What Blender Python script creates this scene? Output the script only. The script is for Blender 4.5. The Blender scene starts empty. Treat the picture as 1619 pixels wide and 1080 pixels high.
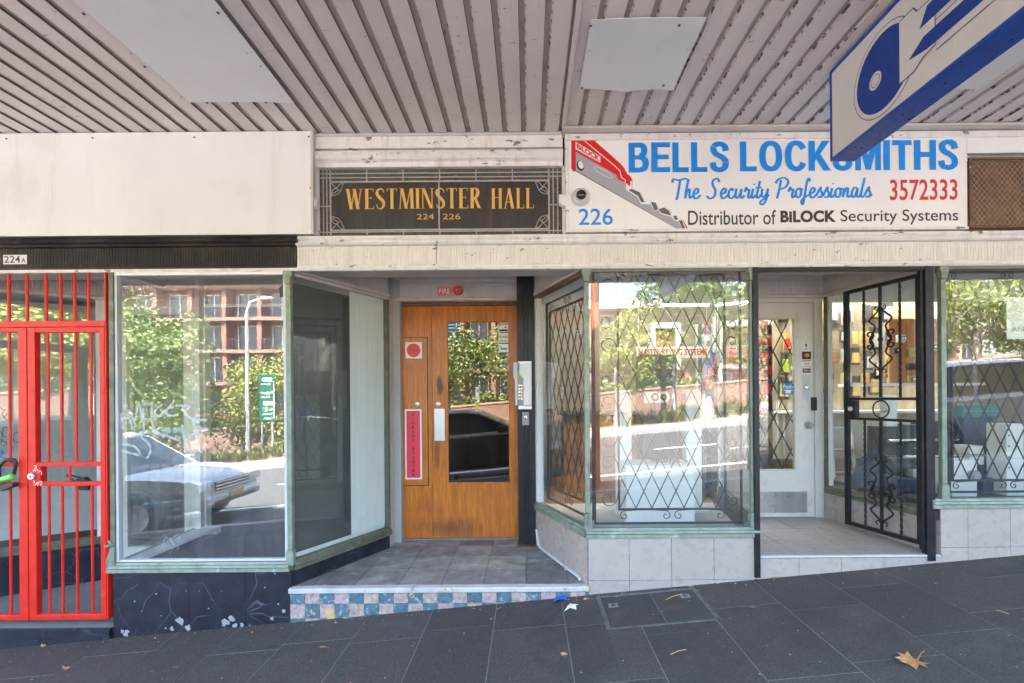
import bpy, bmesh, math, random
from mathutils import Vector, Matrix
R = math.radians
random.seed(7)
SC = bpy.context.scene
COL = SC.collection

# ---------------------------------------------------------------- camera, world, sun, exposure
CAM_D, CAM_H, FPX, ROLL = 3.25, 1.50, 760.0, R(0.45)
cam_data = bpy.data.cameras.new('camera')
cam = bpy.data.objects.new('camera', cam_data); COL.objects.link(cam)
cam_data.sensor_width = 36.0
cam_data.lens = FPX / 1619.0 * 36.0
cam_data.shift_x = -(835 - 809.5) / 1619.0
cam_data.shift_y = (630 - 540) / 1619.0
cam_data.clip_start = 0.05
cam_data.clip_end = 600
cam.matrix_world = Matrix.Translation((0, -CAM_D, CAM_H)) @ Matrix.Rotation(R(90), 4, 'X') @ Matrix.Rotation(-ROLL, 4, 'Z')
SC.camera = cam
SUN_AZ, SUN_EL = R(-28), R(58)          # azimuth from +Y towards +X, elevation: the sun stands behind the shops
world = bpy.data.worlds.new('World'); SC.world = world; world.use_nodes = True
wn = world.node_tree.nodes; wl = world.node_tree.links
sky = wn.new('ShaderNodeTexSky'); sky.sky_type = 'NISHITA'; sky.sun_disc = False
sky.sun_elevation = SUN_EL; sky.sun_rotation = SUN_AZ; sky.air_density = 1.2; sky.dust_density = 4.0
wn['Background'].inputs['Strength'].default_value = 0.15
wl.new(sky.outputs[0], wn['Background'].inputs['Color'])
sd = bpy.data.lights.new('sun', 'SUN'); sd.energy = 4.6; sd.angle = R(0.5); sd.color = (1.0, 0.965, 0.92)
sun = bpy.data.objects.new('sun', sd); COL.objects.link(sun)
sdir = Vector((math.sin(SUN_AZ) * math.cos(SUN_EL), math.cos(SUN_AZ) * math.cos(SUN_EL), math.sin(SUN_EL)))
sun.rotation_euler = sdir.to_track_quat('Z', 'Y').to_euler()
SC.view_settings.view_transform = 'Standard'; SC.view_settings.look = 'None'
SC.view_settings.exposure = 4.3; SC.view_settings.gamma = 1.0; SC.view_settings.use_curve_mapping = False
SC.render.engine = 'CYCLES'
SC.cycles.use_denoising = True
SC.cycles.max_bounces = 12; SC.cycles.diffuse_bounces = 5; SC.cycles.glossy_bounces = 6
SC.cycles.transparent_max_bounces = 24; SC.cycles.transmission_bounces = 6
SC.cycles.caustics_reflective = False; SC.cycles.caustics_refractive = False
SC.cycles.sample_clamp_indirect = 8.0

def at(u, v, y=0.0):
    """pixel of the photograph -> point on the plane at depth y"""
    du, dv = u - 835.0, v - 630.0
    c, s = math.cos(ROLL), math.sin(ROLL)
    a, b = du * c - dv * s, du * s + dv * c
    k = (y + CAM_D) / FPX
    return Vector((a * k, y, CAM_H - b * k))
def GZ(x, y=0.0):                        # pavement / road plane, rising along the street
    return 0.14 + 0.084 * x + 0.012 * y

# ---------------------------------------------------------------- materials
class NT:
    def __init__(s, m):
        s.n = m.node_tree.nodes; s.l = m.node_tree.links
    def new(s, t, **k):
        x = s.n.new(t)
        for a, b in k.items():
            if a in x.inputs.keys(): x.inputs[a].default_value = b
            else: setattr(x, a, b)
        return x
    def link(s, a, b): s.l.new(a, b)
def noise_node(t, pos, scale, stretch=(1, 1, 1), detail=5, rough=0.6):
    mp = t.new('ShaderNodeMapping'); mp.inputs['Scale'].default_value = stretch
    t.link(pos, mp.inputs['Vector'])
    n = t.new('ShaderNodeTexNoise'); n.inputs['Scale'].default_value = scale
    n.inputs['Detail'].default_value = detail; n.inputs['Roughness'].default_value = rough
    t.link(mp.outputs[0], n.inputs['Vector'])
    return n.outputs['Fac']
def ramp(t, fac, lo, hi, a=(0, 0, 0, 1), b=(1, 1, 1, 1)):
    r = t.new('ShaderNodeValToRGB'); e = r.color_ramp.elements
    e[0].position = lo; e[1].position = hi; e[0].color = a; e[1].color = b
    t.link(fac, r.inputs[0]); return r.outputs[0]
def mixc(t, fac, a, b, mode='MIX'):
    m = t.new('ShaderNodeMixRGB'); m.blend_type = mode
    for s, k in ((fac, 0), (a, 1), (b, 2)):
        if hasattr(s, 'node'): t.link(s, m.inputs[k])
        else: m.inputs[k].default_value = s if k == 0 else (*s[:3], 1)
    return m.outputs[0]
def pbr(name, col, rough=0.6, metal=0.0, var=0.12, scale=6.0, stretch=(1, 1, 1), bump=0.0, bscale=60.0, dirts=(), per=0.0, spec=0.5, emit=None, emit_s=0, sss=0):
    """dirts: (colour, lo, hi, scale, stretch, strength) layers, threshold of a noise"""
    m = bpy.data.materials.new(name); m.use_nodes = True; t = NT(m)
    b = t.n['Principled BSDF']
    geo = t.new('ShaderNodeNewGeometry'); pos = geo.outputs['Position']
    if per == -1:
        pos = t.new('ShaderNodeTexCoord').outputs['Object']; per = 0
    f = noise_node(t, pos, scale, stretch)
    lo = tuple(c * (1 - var) for c in col); hi = tuple(min(1, c * (1 + var)) for c in col)
    c = ramp(t, f, 0.3, 0.7, (*lo, 1), (*hi, 1))
    if per:
        oi = t.new('ShaderNodeObjectInfo')
        r = ramp(t, oi.outputs['Random'], 0, 1, (1 - per, 1 - per, 1 - per * .9, 1), (1 + per * .0, 1, 1, 1))
        c = mixc(t, 1.0, c, r, 'MULTIPLY')
    rr = None
    for (dc, dlo, dhi, dsc, dst, ds) in dirts:
        df = noise_node(t, pos, dsc, dst, 7, 0.65)
        df = ramp(t, df, dlo, dhi, (0, 0, 0, 1), (ds, ds, ds, 1))
        c = mixc(t, df, c, dc)
    t.link(c, b.inputs['Base Color'])
    b.inputs['Roughness'].default_value = rough; b.inputs['Metallic'].default_value = metal
    b.inputs['Specular IOR Level'].default_value = spec
    if rough < 0.9:
        f2 = noise_node(t, pos, scale * 3.1)
        rr = ramp(t, f2, 0.3, 0.7, (max(0, rough - .1),) * 3 + (1,), (min(1, rough + .1),) * 3 + (1,))
        t.link(rr, b.inputs['Roughness'])
    if bump:
        bn = t.new('ShaderNodeBump'); bn.inputs['Strength'].default_value = bump; bn.inputs['Distance'].default_value = 0.01
        t.link(noise_node(t, pos, bscale, stretch), bn.inputs['Height']); t.link(bn.outputs[0], b.inputs['Normal'])
    if emit:
        b.inputs['Emission Color'].default_value = (*emit, 1); b.inputs['Emission Strength'].default_value = emit_s
    return m
def glass_mat(name, r0=0.06, tint=(.96, .98, .97), dust=0.04, dust_col=(.75, .78, .8), dstretch=(6, 6, .7), lo=.45, hi=.8):
    m = bpy.data.materials.new(name); m.use_nodes = True; t = NT(m)
    t.n.remove(t.n['Principled BSDF']); out = t.n['Material Output']
    tr = t.new('ShaderNodeBsdfTransparent'); tr.inputs[0].default_value = (*tint, 1)
    gl = t.new('ShaderNodeBsdfGlossy'); gl.inputs['Roughness'].default_value = 0.0
    gl.inputs[0].default_value = (1, 1, 1, 1)
    lw = t.new('ShaderNodeLayerWeight'); lw.inputs[0].default_value = 0.5
    p = t.new('ShaderNodeMath', operation='POWER'); t.link(lw.outputs['Facing'], p.inputs[0]); p.inputs[1].default_value = 5
    ma = t.new('ShaderNodeMath', operation='MULTIPLY_ADD'); t.link(p.outputs[0], ma.inputs[0]); ma.inputs[1].default_value = 1 - r0; ma.inputs[2].default_value = r0
    mx = t.new('ShaderNodeMixShader'); t.link(ma.outputs[0], mx.inputs[0]); t.link(tr.outputs[0], mx.inputs[1]); t.link(gl.outputs[0], mx.inputs[2])
    geo = t.new('ShaderNodeNewGeometry')
    # gentle waviness of old plate glass
    bn = t.new('ShaderNodeBump'); bn.inputs['Strength'].default_value = 0.02; bn.inputs['Distance'].default_value = 0.02
    t.link(noise_node(t, geo.outputs['Position'], 1.6, (1, 1, 1), 1), bn.inputs['Height']); t.link(bn.outputs[0], gl.inputs['Normal'])
    df = t.new('ShaderNodeBsdfDiffuse'); df.inputs[0].default_value = (*dust_col, 1)
    f = noise_node(t, geo.outputs['Position'], 3.0, dstretch, 8, .7)
    c = ramp(t, f, lo, hi, (dust * .35,) * 3 + (1,), (dust * 2.2,) * 3 + (1,))
    m2 = t.new('ShaderNodeMixShader'); t.link(c, m2.inputs[0]); t.link(mx.outputs[0], m2.inputs[1]); t.link(df.outputs[0], m2.inputs[2])
    t.link(m2.outputs[0], out.inputs[0])
    return m
M = {}
W3 = (9, 9, 1)
M['sign_white'] = pbr('sign_white', (.755, .765, .79), .45, var=.04, scale=1.5, dirts=[((.52, .40, .28), .55, .85, 1.3, (1, 1, 1), .45), ((.45, .38, .32), .56, .8, 2.2, (5, 5, .35), .35), ((.3, .25, .2), .74, .78, 40, (1, 1, 1), .6)])
M['sign_clean'] = pbr('sign_clean', (.82, .825, .84), .4, var=.03, scale=2, dirts=[((.5, .42, .34), .6, .9, 1.6, (4, 4, .5), .25), ((.3, .25, .2), .75, .78, 45, (1, 1, 1), .5)])
M['old_white'] = pbr('old_white_paint', (.74, .73, .73), .55, var=.08, scale=9, bump=.15, dirts=[((.36, .27, .19), .52, .8, 3.0, (6, 6, .8), .55), ((.14, .12, .10), .625, .64, 9, (1, 1, 2.5), .9), ((.42, .22, .10), .62, .8, 4, (5, 5, .5), .6)])
M['flute_white'] = pbr('fluted_white_paint', (.75, .73, .71), .6, var=.08, scale=14, stretch=(3, 3, .6), dirts=[((.45, .30, .18), .56, .85, 2.0, (9, 9, .6), .5), ((.16, .13, .1), .64, .66, 12, (1, 1, 1.5), .9)])
M['trim_grey'] = pbr('trim_grey_white', (.55, .52, .5), .55, var=.08, scale=9, bump=.1, dirts=[((.25, .2, .17), .55, .8, 5, (1, 1, 1), .5)])
M['soffit'] = pbr('soffit_paint', (.68, .635, .625), .5, var=.08, scale=1.3, bump=.1, bscale=25, dirts=[((.34, .30, .29), .5, .9, .9, (2, .8, 1), .35), ((.30, .26, .24), .60, .85, 6, (6, .6, 1), .35), ((.10, .08, .07), .655, .675, 26, (.6, 2.2, 1), .85)])
M['soffit_line'] = pbr('soffit_dark_line', (.13, .11, .10), .8, var=.4, scale=9)  # shade on the groove web, put into the colour as a dark strip
M['soffit_rag'] = pbr('ragged_sealant', (.62, .57, .55), .7, var=.15, scale=20, bump=.6, bscale=70, dirts=[((.07, .055, .05), .52, .55, 24, (1, 1, 1), .95)])
M['soffit_edge'] = pbr('soffit_groove', (.46, .40, .37), .7, var=.15, scale=14, bump=.3, dirts=[((.30, .26, .24), .50, .72, 7, (2, .5, 1), .7), ((.09, .075, .065), .66, .70, 24, (1, .5, 1), .8)])
M['patch'] = pbr('patch_sheet_paint', (.74, .755, .77), .45, var=.03, scale=3, dirts=[((.35, .34, .34), .6, .8, 4, (1, 1, 1), .3)])
M['black_paint'] = pbr('black_trim_paint', (.018, .015, .014), .5, spec=.35, var=.3, scale=12, bump=.2, dirts=[((.3, .27, .24), .68, .72, 22, (1, 1, 1), .6), ((.13, .10, .09), .5, .8, 3, (1, 1, 1), .5)])
M['black_iron'] = pbr('black_iron', (.011, .012, .015), .42, spec=.35, var=.3, scale=18, bump=.25, dirts=[((.35, .36, .38), .69, .72, 38, (1, 1, 1), .8), ((.09, .075, .07), .55, .8, 8, (1, 1, 1), .5)])
M['grille_iron'] = pbr('grille_iron', (.014, .015, .018), .5, var=.2, scale=18)
M['green_metal'] = pbr('verdigris_metal', (.20, .245, .195), .55, .15, var=.2, scale=12, bump=.25, dirts=[((.36, .31, .25), .52, .7, 9, (1, 1, 1.5), .6), ((.09, .085, .06), .6, .7, 14, (1, 1, .6), .8), ((.42, .50, .46), .62, .7, 10, (1, 1, 1), .6)])
M['green_dark'] = pbr('weathered_bronze', (.13, .14, .10), .5, .2, var=.25, scale=16, bump=.2, dirts=[((.30, .27, .2), .55, .7, 12, (1, 1, 1), .6)])
M['wood'] = None
M['slate'] = pbr('slate_tile', (.33, .315, .29), .6, var=.25, scale=9, per=.5, bump=.35, bscale=18, dirts=[((.11, .10, .09), .48, .68, 4, (1, 1, 1), .75), ((.50, .48, .44), .58, .72, 9, (1, 1, 1), .6)])
M['nosing'] = pbr('nosing_stone', (.50, .49, .47), .7, var=.15, scale=10, bump=.4, dirts=[((.62, .36, .09), .60, .64, 6, (1, 1, 2), .85), ((.2, .19, .18), .62, .68, 16, (1, 1, 1), .8)])
M['grout'] = pbr('grout', (.11, .10, .095), .9, var=.2, scale=20)
M['grout_dark'] = pbr('dark_joint', (.21, .20, .20), .95, var=.2, scale=20)
for nm, c in (('tile_blue', (.085, .155, .19)), ('tile_pink', (.40, .31, .285)), ):
    M[nm] = pbr(nm, c, .45, var=.35, scale=38, per=.12, dirts=[((.66, .42, .13), .625, .64, 7, (1, 1, 1), .95), ((.5, .5, .48), .58, .62, 34, (1, 1, 1), .55)])
M['tile_yellow'] = pbr('tile_yellow', (.62, .42, .14), .5, var=.3, scale=24, dirts=[((.12, .25, .3), .56, .6, 20, (1, 1, 1), .8)])
M['tile_beige'] = pbr('tile_beige', (.40, .345, .31), .3, var=.05, scale=5, per=.06, dirts=[((.30, .26, .24), .62, .95, 4, (1, 1, 2), .14), ((.2, .17, .15), .74, .76, 30, (1, 1, 1), .6)])
M['tile_floor'] = pbr('tile_floor_beige', (.36, .31, .275), .35, var=.08, scale=6, per=.08, dirts=[((.2, .18, .17), .58, .85, 4, (1, 1, 1), .5)])
M['paving'] = pbr('paving_slab', (.072, .062, .059), .72, var=.5, scale=95, per=.25, bump=.9, bscale=160, dirts=[((.30, .29, .29), .64, .68, 130, (1, 1, 1), .9), ((.028, .027, .028), .5, .75, 1.6, (1, 1, 1), .7), ((.15, .14, .13), .58, .8, 2.7, (1, 1, 1), .45), ((.03, .03, .03), .70, .72, 11, (1, 1, 1), .7)])
M['concrete'] = pbr('concrete', (.22, .21, .21), .8, var=.2, scale=60, bump=.3, bscale=140, dirts=[((.12, .12, .12), .55, .75, 4, (1, 1, 1), .5)])
M['rim_metal'] = pbr('rim_metal', (.13, .13, .13), .6, .3, var=.5, scale=14)
M['board_white'] = pbr('white_board', (.84, .85, .85), .7, var=.02)
M['board_dark'] = pbr('dark_board', (.055, .058, .056), .6, var=.2, scale=3)
M['banner_red'] = pbr('banner_red', (.32, .03, .02), .6, var=.05)
M['kerb'] = pbr('kerb_stone', (.30, .29, .28), .8, var=.15, scale=20, bump=.2)
M['asphalt'] = pbr('asphalt', (.062, .06, .058), .85, var=.2, scale=90, bump=.3, bscale=180)
M['line_paint'] = pbr('road_line_paint', (.75, .75, .73), .6, var=.06)
M['white_paint'] = pbr('white_door_paint', (.66, .64, .60), .4, var=.04, scale=8, dirts=[((.28, .22, .16), .55, .8, 6, (1, 1, .7), .6), ((.06, .05, .045), .70, .72, 26, (1, 1, .6), .8)])
M['int_white'] = pbr('interior_white', (.76, .76, .75), .6, var=.03, scale=3)
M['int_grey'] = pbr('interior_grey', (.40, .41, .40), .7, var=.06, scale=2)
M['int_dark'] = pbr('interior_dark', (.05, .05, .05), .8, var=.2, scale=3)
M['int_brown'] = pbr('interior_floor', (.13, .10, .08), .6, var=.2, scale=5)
M['red_paint'] = pbr('red_gate_paint', (.60, .024, .014), .38, spec=.3, var=.12, scale=14, dirts=[((.12, .02, .015), .715, .74, 24, (1, 1, 1), .8), ((.55, .16, .12), .66, .7, 11, (1, 1, .5), .4)])
M['steel'] = pbr('steel', (.55, .55, .56), .42, .8, var=.03, scale=8)
M['scuffed_steel'] = pbr('scuffed_steel', (.42, .43, .45), .33, .75, var=.15, scale=6, stretch=(1, 1, .2))
M['chrome'] = pbr('chrome', (.7, .7, .7), .12, 1, var=.02)
M['rust'] = pbr('rusty_steel', (.15, .085, .055), .8, .1, var=.3, scale=30, bump=.3, dirts=[((.45, .42, .40), .62, .66, 14, (1, 1, 1), .8)])
M['mesh_metal'] = pbr('expanded_mesh', (.33, .27, .23), .6, .3, var=.2, scale=20)
M['brown_board'] = pbr('stained_board', (.20, .10, .05), .8, var=.35, scale=7, stretch=(1, 1, .5), dirts=[((.40, .22, .10), .55, .7, 5, (1, 1, .5), .7)])
M['blue_sign'] = pbr('blue_sign_paint', (.003, .055, .36), .35, var=.15, scale=10, dirts=[((.10, .22, .5), .67, .71, 30, (1, 3, 1), .7)])
M['ink_blue'] = pbr('ink_blue', (.003, .036, .26), .5, var=.03)
M['sign_face'] = pbr('sign_face_grey', (.57, .58, .58), .5, var=.04, scale=7, dirts=[((.7, .7, .7), .62, .68, 12, (1, 1, .4), .4)])
for nm, c in (('l_blue', (.004, .26, .80)), ('l_red', (.62, .035, .03)), ('l_dark', (.04, .035, .035)), ('key_red', (.68, .012, .010)), ('key_grey', (.36, .37, .42)), ('key_dgrey', (.12, .12, .13)),
              ('black', (.012, .012, .012)), ('white', (.78, .78, .77)), ('cream', (.6, .55, .47)), ('hydrant_red', (.72, .035, .07)), ('fh_red', (.72, .05, .03)), ('st_blue', (.03, .20, .5)),
              ('card_black', (.02, .02, .02)), ('mc_red', (.6, .03, .02)), ('mc_yel', (.8, .35, .02)), ('gold', (.72, .42, .10)), ('lime', (.16, .62, .10)), ('rubber', (.02, .02, .022)),
              ('yellow', (.7, .5, .04)), ('orange_board', (.52, .20, .05)), ('p_red', (.55, .04, .03)), ('p_blue', (.03, .10, .42)), ('p_grey', (.35, .36, .38)), ('p_dark', (.06, .06, .07)),
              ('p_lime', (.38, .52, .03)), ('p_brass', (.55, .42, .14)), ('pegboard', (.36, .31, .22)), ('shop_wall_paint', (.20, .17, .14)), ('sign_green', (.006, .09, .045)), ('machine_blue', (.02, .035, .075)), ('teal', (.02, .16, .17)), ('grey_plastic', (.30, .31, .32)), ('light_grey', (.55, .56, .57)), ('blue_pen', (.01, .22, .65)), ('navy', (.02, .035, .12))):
    M[nm] = pbr(nm, c, .45, var=.04, scale=8)
M['glass'] = glass_mat('window_glass', .070, dust=.010)
M['glass_dusty'] = glass_mat('dusty_window_glass', .095, dust=.035, dust_col=(.6, .66, .7))
M['glass_side'] = glass_mat('side_window_glass', .05, dust=.022)
M['glass_door'] = glass_mat('door_glass', .085, tint=(.8, .72, .6), dust=.010)
M['hall_tile'] = pbr('hall_floor_tile', (.42, .28, .15), .4, var=.3, scale=4)
M['etch'] = glass_mat('etched_glass_scratch', .0, dust=.22, dust_col=(.7, .74, .78), dstretch=(9, 9, 9), lo=.2, hi=.6)
M['lead'] = pbr('lead_came', (.42, .40, .38), .5, .3, var=.15, scale=20)
M['lead_glass'] = pbr('smoky_leadlight_glass', (.040, .035, .031), .4, var=.35, scale=5, stretch=(3, 3, .5), dirts=[((.16, .15, .14), .58, .95, 2.5, (6, 6, .4), .5)])
M['lead_clear'] = pbr('ribbed_leadlight_glass', (.075, .066, .058), .3, var=.6, scale=30, stretch=(1, 1, 4), bump=.5, bscale=60)
M['bark'] = pbr('bark', (.34, .30, .24), .9, var=.4, scale=5, bump=.5, bscale=20)
M['leaf_a'] = pbr('leaf_green', (.10, .145, .03), .6, var=.4, scale=1.2, dirts=[((.22, .25, .05), .5, .65, 2.5, (1, 1, 1), .8)])
M['leaf_b'] = pbr('leaf_yellow_green', (.23, .25, .05), .6, var=.35, scale=1.5, dirts=[((.07, .10, .02), .5, .65, 2.5, (1, 1, 1), .8)])
M['grass'] = pbr('grass_blades', (.21, .21, .07), .7, var=.4, scale=3)
M['mulch'] = pbr('mulch', (.22, .16, .11), .9, var=.3, scale=8, bump=.5)
M['far_brick'] = pbr('far_brick', (.22, .115, .09), .85, var=.1, scale=3)
M['far_brick_pale'] = pbr('far_brick_pale', (.36, .24, .19), .85, var=.1, scale=3)
M['far_glass'] = pbr('far_window_glass', (.07, .09, .11), .08, var=.1)
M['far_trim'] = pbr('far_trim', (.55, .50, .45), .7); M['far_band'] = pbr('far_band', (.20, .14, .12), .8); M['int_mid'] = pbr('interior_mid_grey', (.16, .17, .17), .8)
M['retain'] = pbr('retaining_wall_brick', (.20, .13, .10), .9, var=.2, scale=6)
M['leaf_dry'] = pbr('dry_leaf', (.42, .21, .08), .7, var=.25, scale=60)
M['leaf_yel'] = pbr('yellow_dry_leaf', (.55, .36, .12), .7, var=.25, scale=60)
M['terracotta'] = pbr('terracotta_pole', (.42, .13, .06), .7, var=.2, scale=12, dirts=[((.25, .22, .2), .6, .7, 8, (1, 1, 1), .6)])
M['car_silver'] = pbr('silver_car_paint', (.50, .51, .53), .22, .35, var=.02)
M['car_dark'] = pbr('dark_car_paint', (.12, .10, .09), .15, .1, var=.02)
M['car_glass'] = pbr('car_glass', (.02, .025, .03), .04, var=.02)
M['car_white'] = pbr('white_van_paint', (.75, .75, .75), .25, var=.02)
M['headlight'] = pbr('headlight', (.6, .62, .64), .08, .5, var=.02)
M['tube_light'] = pbr('lamp_tube', (.9, .9, .85), .5, emit=(1, .93, .8), emit_s=9)
def wood_mat():
    m = bpy.data.materials.new('varnished_plywood'); m.use_nodes = True; t = NT(m); b = t.n['Principled BSDF']
    pos = t.new('ShaderNodeNewGeometry').outputs['Position']
    f = noise_node(t, pos, 9, (3, 3, .28), 8, .6)
    c = ramp(t, f, .34, .68, (.46, .125, .010, 1), (.66, .215, .020, 1))
    f2 = noise_node(t, pos, 60, (3, 3, .12), 4, .6)
    c = mixc(t, ramp(t, f2, .45, .62, (0, 0, 0, 1), (.5, .5, .5, 1)), c, (.19, .055, .012))
    c = mixc(t, ramp(t, noise_node(t, pos, 2.2, (1, 1, 1), 6, .65), .5, .72, (0, 0, 0, 1), (.45, .45, .45, 1)), c, (.21, .07, .018))
    # dark worn patch above the lock, and the scuffed foot of the door
    def blob(cx, cz, rx, rz, lo, hi):
        mp = t.new('ShaderNodeMapping'); mp.inputs['Location'].default_value = (-cx / rx, 0, -cz / rz); mp.inputs['Scale'].default_value = (1 / rx, 0, 1 / rz)
        t.link(pos, mp.inputs[0]); g = t.new('ShaderNodeVectorMath', operation='LENGTH'); t.link(mp.outputs[0], g.inputs[0])
        nn = noise_node(t, pos, 14, (1, 1, .5)); a = t.new('ShaderNodeMath', operation='MULTIPLY_ADD'); t.link(nn, a.inputs[0]); a.inputs[1].default_value = 1.0; t.link(g.outputs['Value'], a.inputs[2])
        return ramp(t, a.outputs[0], lo, hi, (1, 1, 1, 1), (0, 0, 0, 1))
    p = at(695, 610, 1.05)
    c = mixc(t, mixc(t, 1, blob(p.x, p.z, .075, .20, .7, 1.5), (.92, .92, .92), 'MULTIPLY'), c, (.028, .013, .007))
    p = at(690, 700, 1.05)
    c = mixc(t, mixc(t, 1, blob(p.x, p.z, .07, .5, .7, 1.5), (.55, .55, .55), 'MULTIPLY'), c, (.11, .035, .009))
    p = at(715, 835, 1.05)
    c = mixc(t, mixc(t, 1, blob(p.x, p.z, .6, .22, .6, 1.7), (.75, .75, .75), 'MULTIPLY'), c, (.14, .055, .025))
    sc = noise_node(t, pos, 26, (1, 1, 5), 6, .7)
    c = mixc(t, ramp(t, sc, .66, .69, (0, 0, 0, 1), (.45, .45, .45, 1)), c, (.5, .33, .2))
    t.link(c, b.inputs['Base Color']); b.inputs['Roughness'].default_value = .38
    return m
M['wood'] = wood_mat()
def marble_mat():
    m = bpy.data.materials.new('black_veined_marble'); m.use_nodes = True; t = NT(m); b = t.n['Principled BSDF']
    pos = t.new('ShaderNodeNewGeometry').outputs['Position']
    n = t.new('ShaderNodeTexNoise'); n.inputs['Scale'].default_value = 2.5; t.link(pos, n.inputs['Vector'])
    a = t.new('ShaderNodeVectorMath', operation='MULTIPLY_ADD'); t.link(n.outputs['Color'], a.inputs[0]); a.inputs[1].default_value = (.28, .28, .28); t.link(pos, a.inputs[2])
    v = t.new('ShaderNodeTexVoronoi'); v.feature = 'DISTANCE_TO_EDGE'; v.inputs['Scale'].default_value = 4.4; t.link(a.outputs[0], v.inputs['Vector'])
    c = ramp(t, noise_node(t, pos, 7), .3, .7, (.009, .010, .016, 1), (.024, .028, .042, 1))
    br = ramp(t, noise_node(t, pos, 4), .42, .6, (0, 0, 0, 1), (1, 1, 1, 1))
    vein = ramp(t, v.outputs['Distance'], .0, .018, (.42, .42, .42, 1), (0, 0, 0, 1))
    c = mixc(t, mixc(t, 1, vein, br, 'MULTIPLY'), c, (.22, .23, .26))
    c = mixc(t, ramp(t, noise_node(t, pos, 30, (1, 1, 1), 6), .70, .71, (0, 0, 0, 1), (.9, .9, .9, 1)), c, (.55, .52, .48))
    c = mixc(t, ramp(t, noise_node(t, pos, 5, (4, 4, .6)), .6, .9, (0, 0, 0, 1), (.4, .4, .4, 1)), c, (.06, .07, .10))
    t.link(c, b.inputs['Base Color']); b.inputs['Roughness'].default_value = .35
    return m
M['marble'] = marble_mat()

# ---------------------------------------------------------------- mesh helpers
class MB:
    def __init__(s, T=None): s.v = []; s.f = []; s.mi = []; s.T = T
    def add(s, vs, fs, mi=0):
        o = len(s.v)
        s.v += [(s.T @ Vector(p)) if s.T is not None else Vector(p) for p in vs]
        for f in fs: s.f.append([i + o for i in f]); s.mi.append(mi)
        return s
    def box(s, x0, x1, y0, y1, z0, z1, mi=0):
        v = [(x, y, z) for z in (z0, z1) for y in (y0, y1) for x in (x0, x1)]
        return s.add(v, [(0, 2, 3, 1), (4, 5, 7, 6), (0, 1, 5, 4), (2, 6, 7, 3), (0, 4, 6, 2), (1, 3, 7, 5)], mi)
    def prism(s, poly, d0, d1, axis='y', mi=0):
        """poly in the plane across axis, extruded from d0 to d1 (axis 'y': poly=(x,z); 'z': (x,y); 'x': (y,z))"""
        def m(p, d):
            return {'y': (p[0], d, p[1]), 'z': (p[0], p[1], d), 'x': (d, p[0], p[1])}[axis]
        n = len(poly); v = [m(p, d0) for p in poly] + [m(p, d1) for p in poly]
        f = [tuple(range(n))[::-1], tuple(range(n, 2 * n))] + [(i, (i + 1) % n, (i + 1) % n + n, i + n) for i in range(n)]
        return s.add(v, f, mi)
    def tube(s, pts, r, n=6, mi=0, cap=True):
        pts = [Vector(p) for p in pts]; rs = r if isinstance(r, (list, tuple)) else [r] * len(pts)
        vs = []; fs = []; up = None
        for i, p in enumerate(pts):
            d = (pts[min(i + 1, len(pts) - 1)] - pts[max(i - 1, 0)])
            if d.length < 1e-9: d = Vector((0, 0, 1))
            d.normalize()
            if up is None: up = Vector((0, 0, 1)) if abs(d.z) < .9 else Vector((1, 0, 0))
            a = d.cross(up)
            if a.length < 1e-6: a = d.orthogonal()
            a.normalize(); b = d.cross(a).normalized(); up = -b if False else a.cross(d)
            for k in range(n):
                t = 2 * math.pi * (k + .5) / n
                vs.append(p + a * math.cos(t) * rs[i] + b * math.sin(t) * rs[i])
        for i in range(len(pts) - 1):
            for k in range(n):
                fs.append((i * n + k, i * n + (k + 1) % n, (i + 1) * n + (k + 1) % n, (i + 1) * n + k))
        if cap: fs += [tuple(range(n))[::-1], tuple(range((len(pts) - 1) * n, len(pts) * n))]
        return s.add(vs, fs, mi)
    def lathe(s, prof, c, axis='z', n=24, mi=0):
        """prof = [(r, h)...] around axis through c"""
        c = Vector(c); vs = []; fs = []
        for (r, h) in prof:
            for k in range(n):
                t = 2 * math.pi * k / n; a, b = r * math.cos(t), r * math.sin(t)
                vs.append(c + Vector({'z': (a, b, h), 'y': (a, h, b), 'x': (h, a, b)}[axis]))
        m = len(prof)
        for i in range(m - 1):
            for k in range(n): fs.append((i * n + k, i * n + (k + 1) % n, (i + 1) * n + (k + 1) % n, (i + 1) * n + k))
        fs += [tuple(range(n))[::-1], tuple(range((m - 1) * n, m * n))]
        return s.add(vs, fs, mi)
    def merge(s, o):
        n = len(s.v); s.v += o.v; s.f += [[i + n for i in f] for f in o.f]; s.mi += o.mi; return s

def to_mesh(name, mb, mats, off=Vector((0, 0, 0)), smooth=False):
    me = bpy.data.meshes.new(name)
    me.from_pydata([tuple(v - off) for v in mb.v], [], mb.f)
    for m in (mats if isinstance(mats, (list, tuple)) else [mats]): me.materials.append(M[m] if isinstance(m, str) else m)
    if any(mb.mi): me.polygons.foreach_set('material_index', mb.mi)
    bm = bmesh.new(); bm.from_mesh(me); bmesh.ops.recalc_face_normals(bm, faces=bm.faces); bm.to_mesh(me); bm.free()
    if smooth:
        me.polygons.foreach_set('use_smooth', [True] * len(me.polygons))
        me.set_sharp_from_angle(angle=R(40))
    me.update(); return me
def bevel(o, w, seg=2):
    m = o.modifiers.new('bevel', 'BEVEL'); m.width = w; m.segments = seg; m.limit_method = 'ANGLE'; m.angle_limit = R(40); return o

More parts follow.
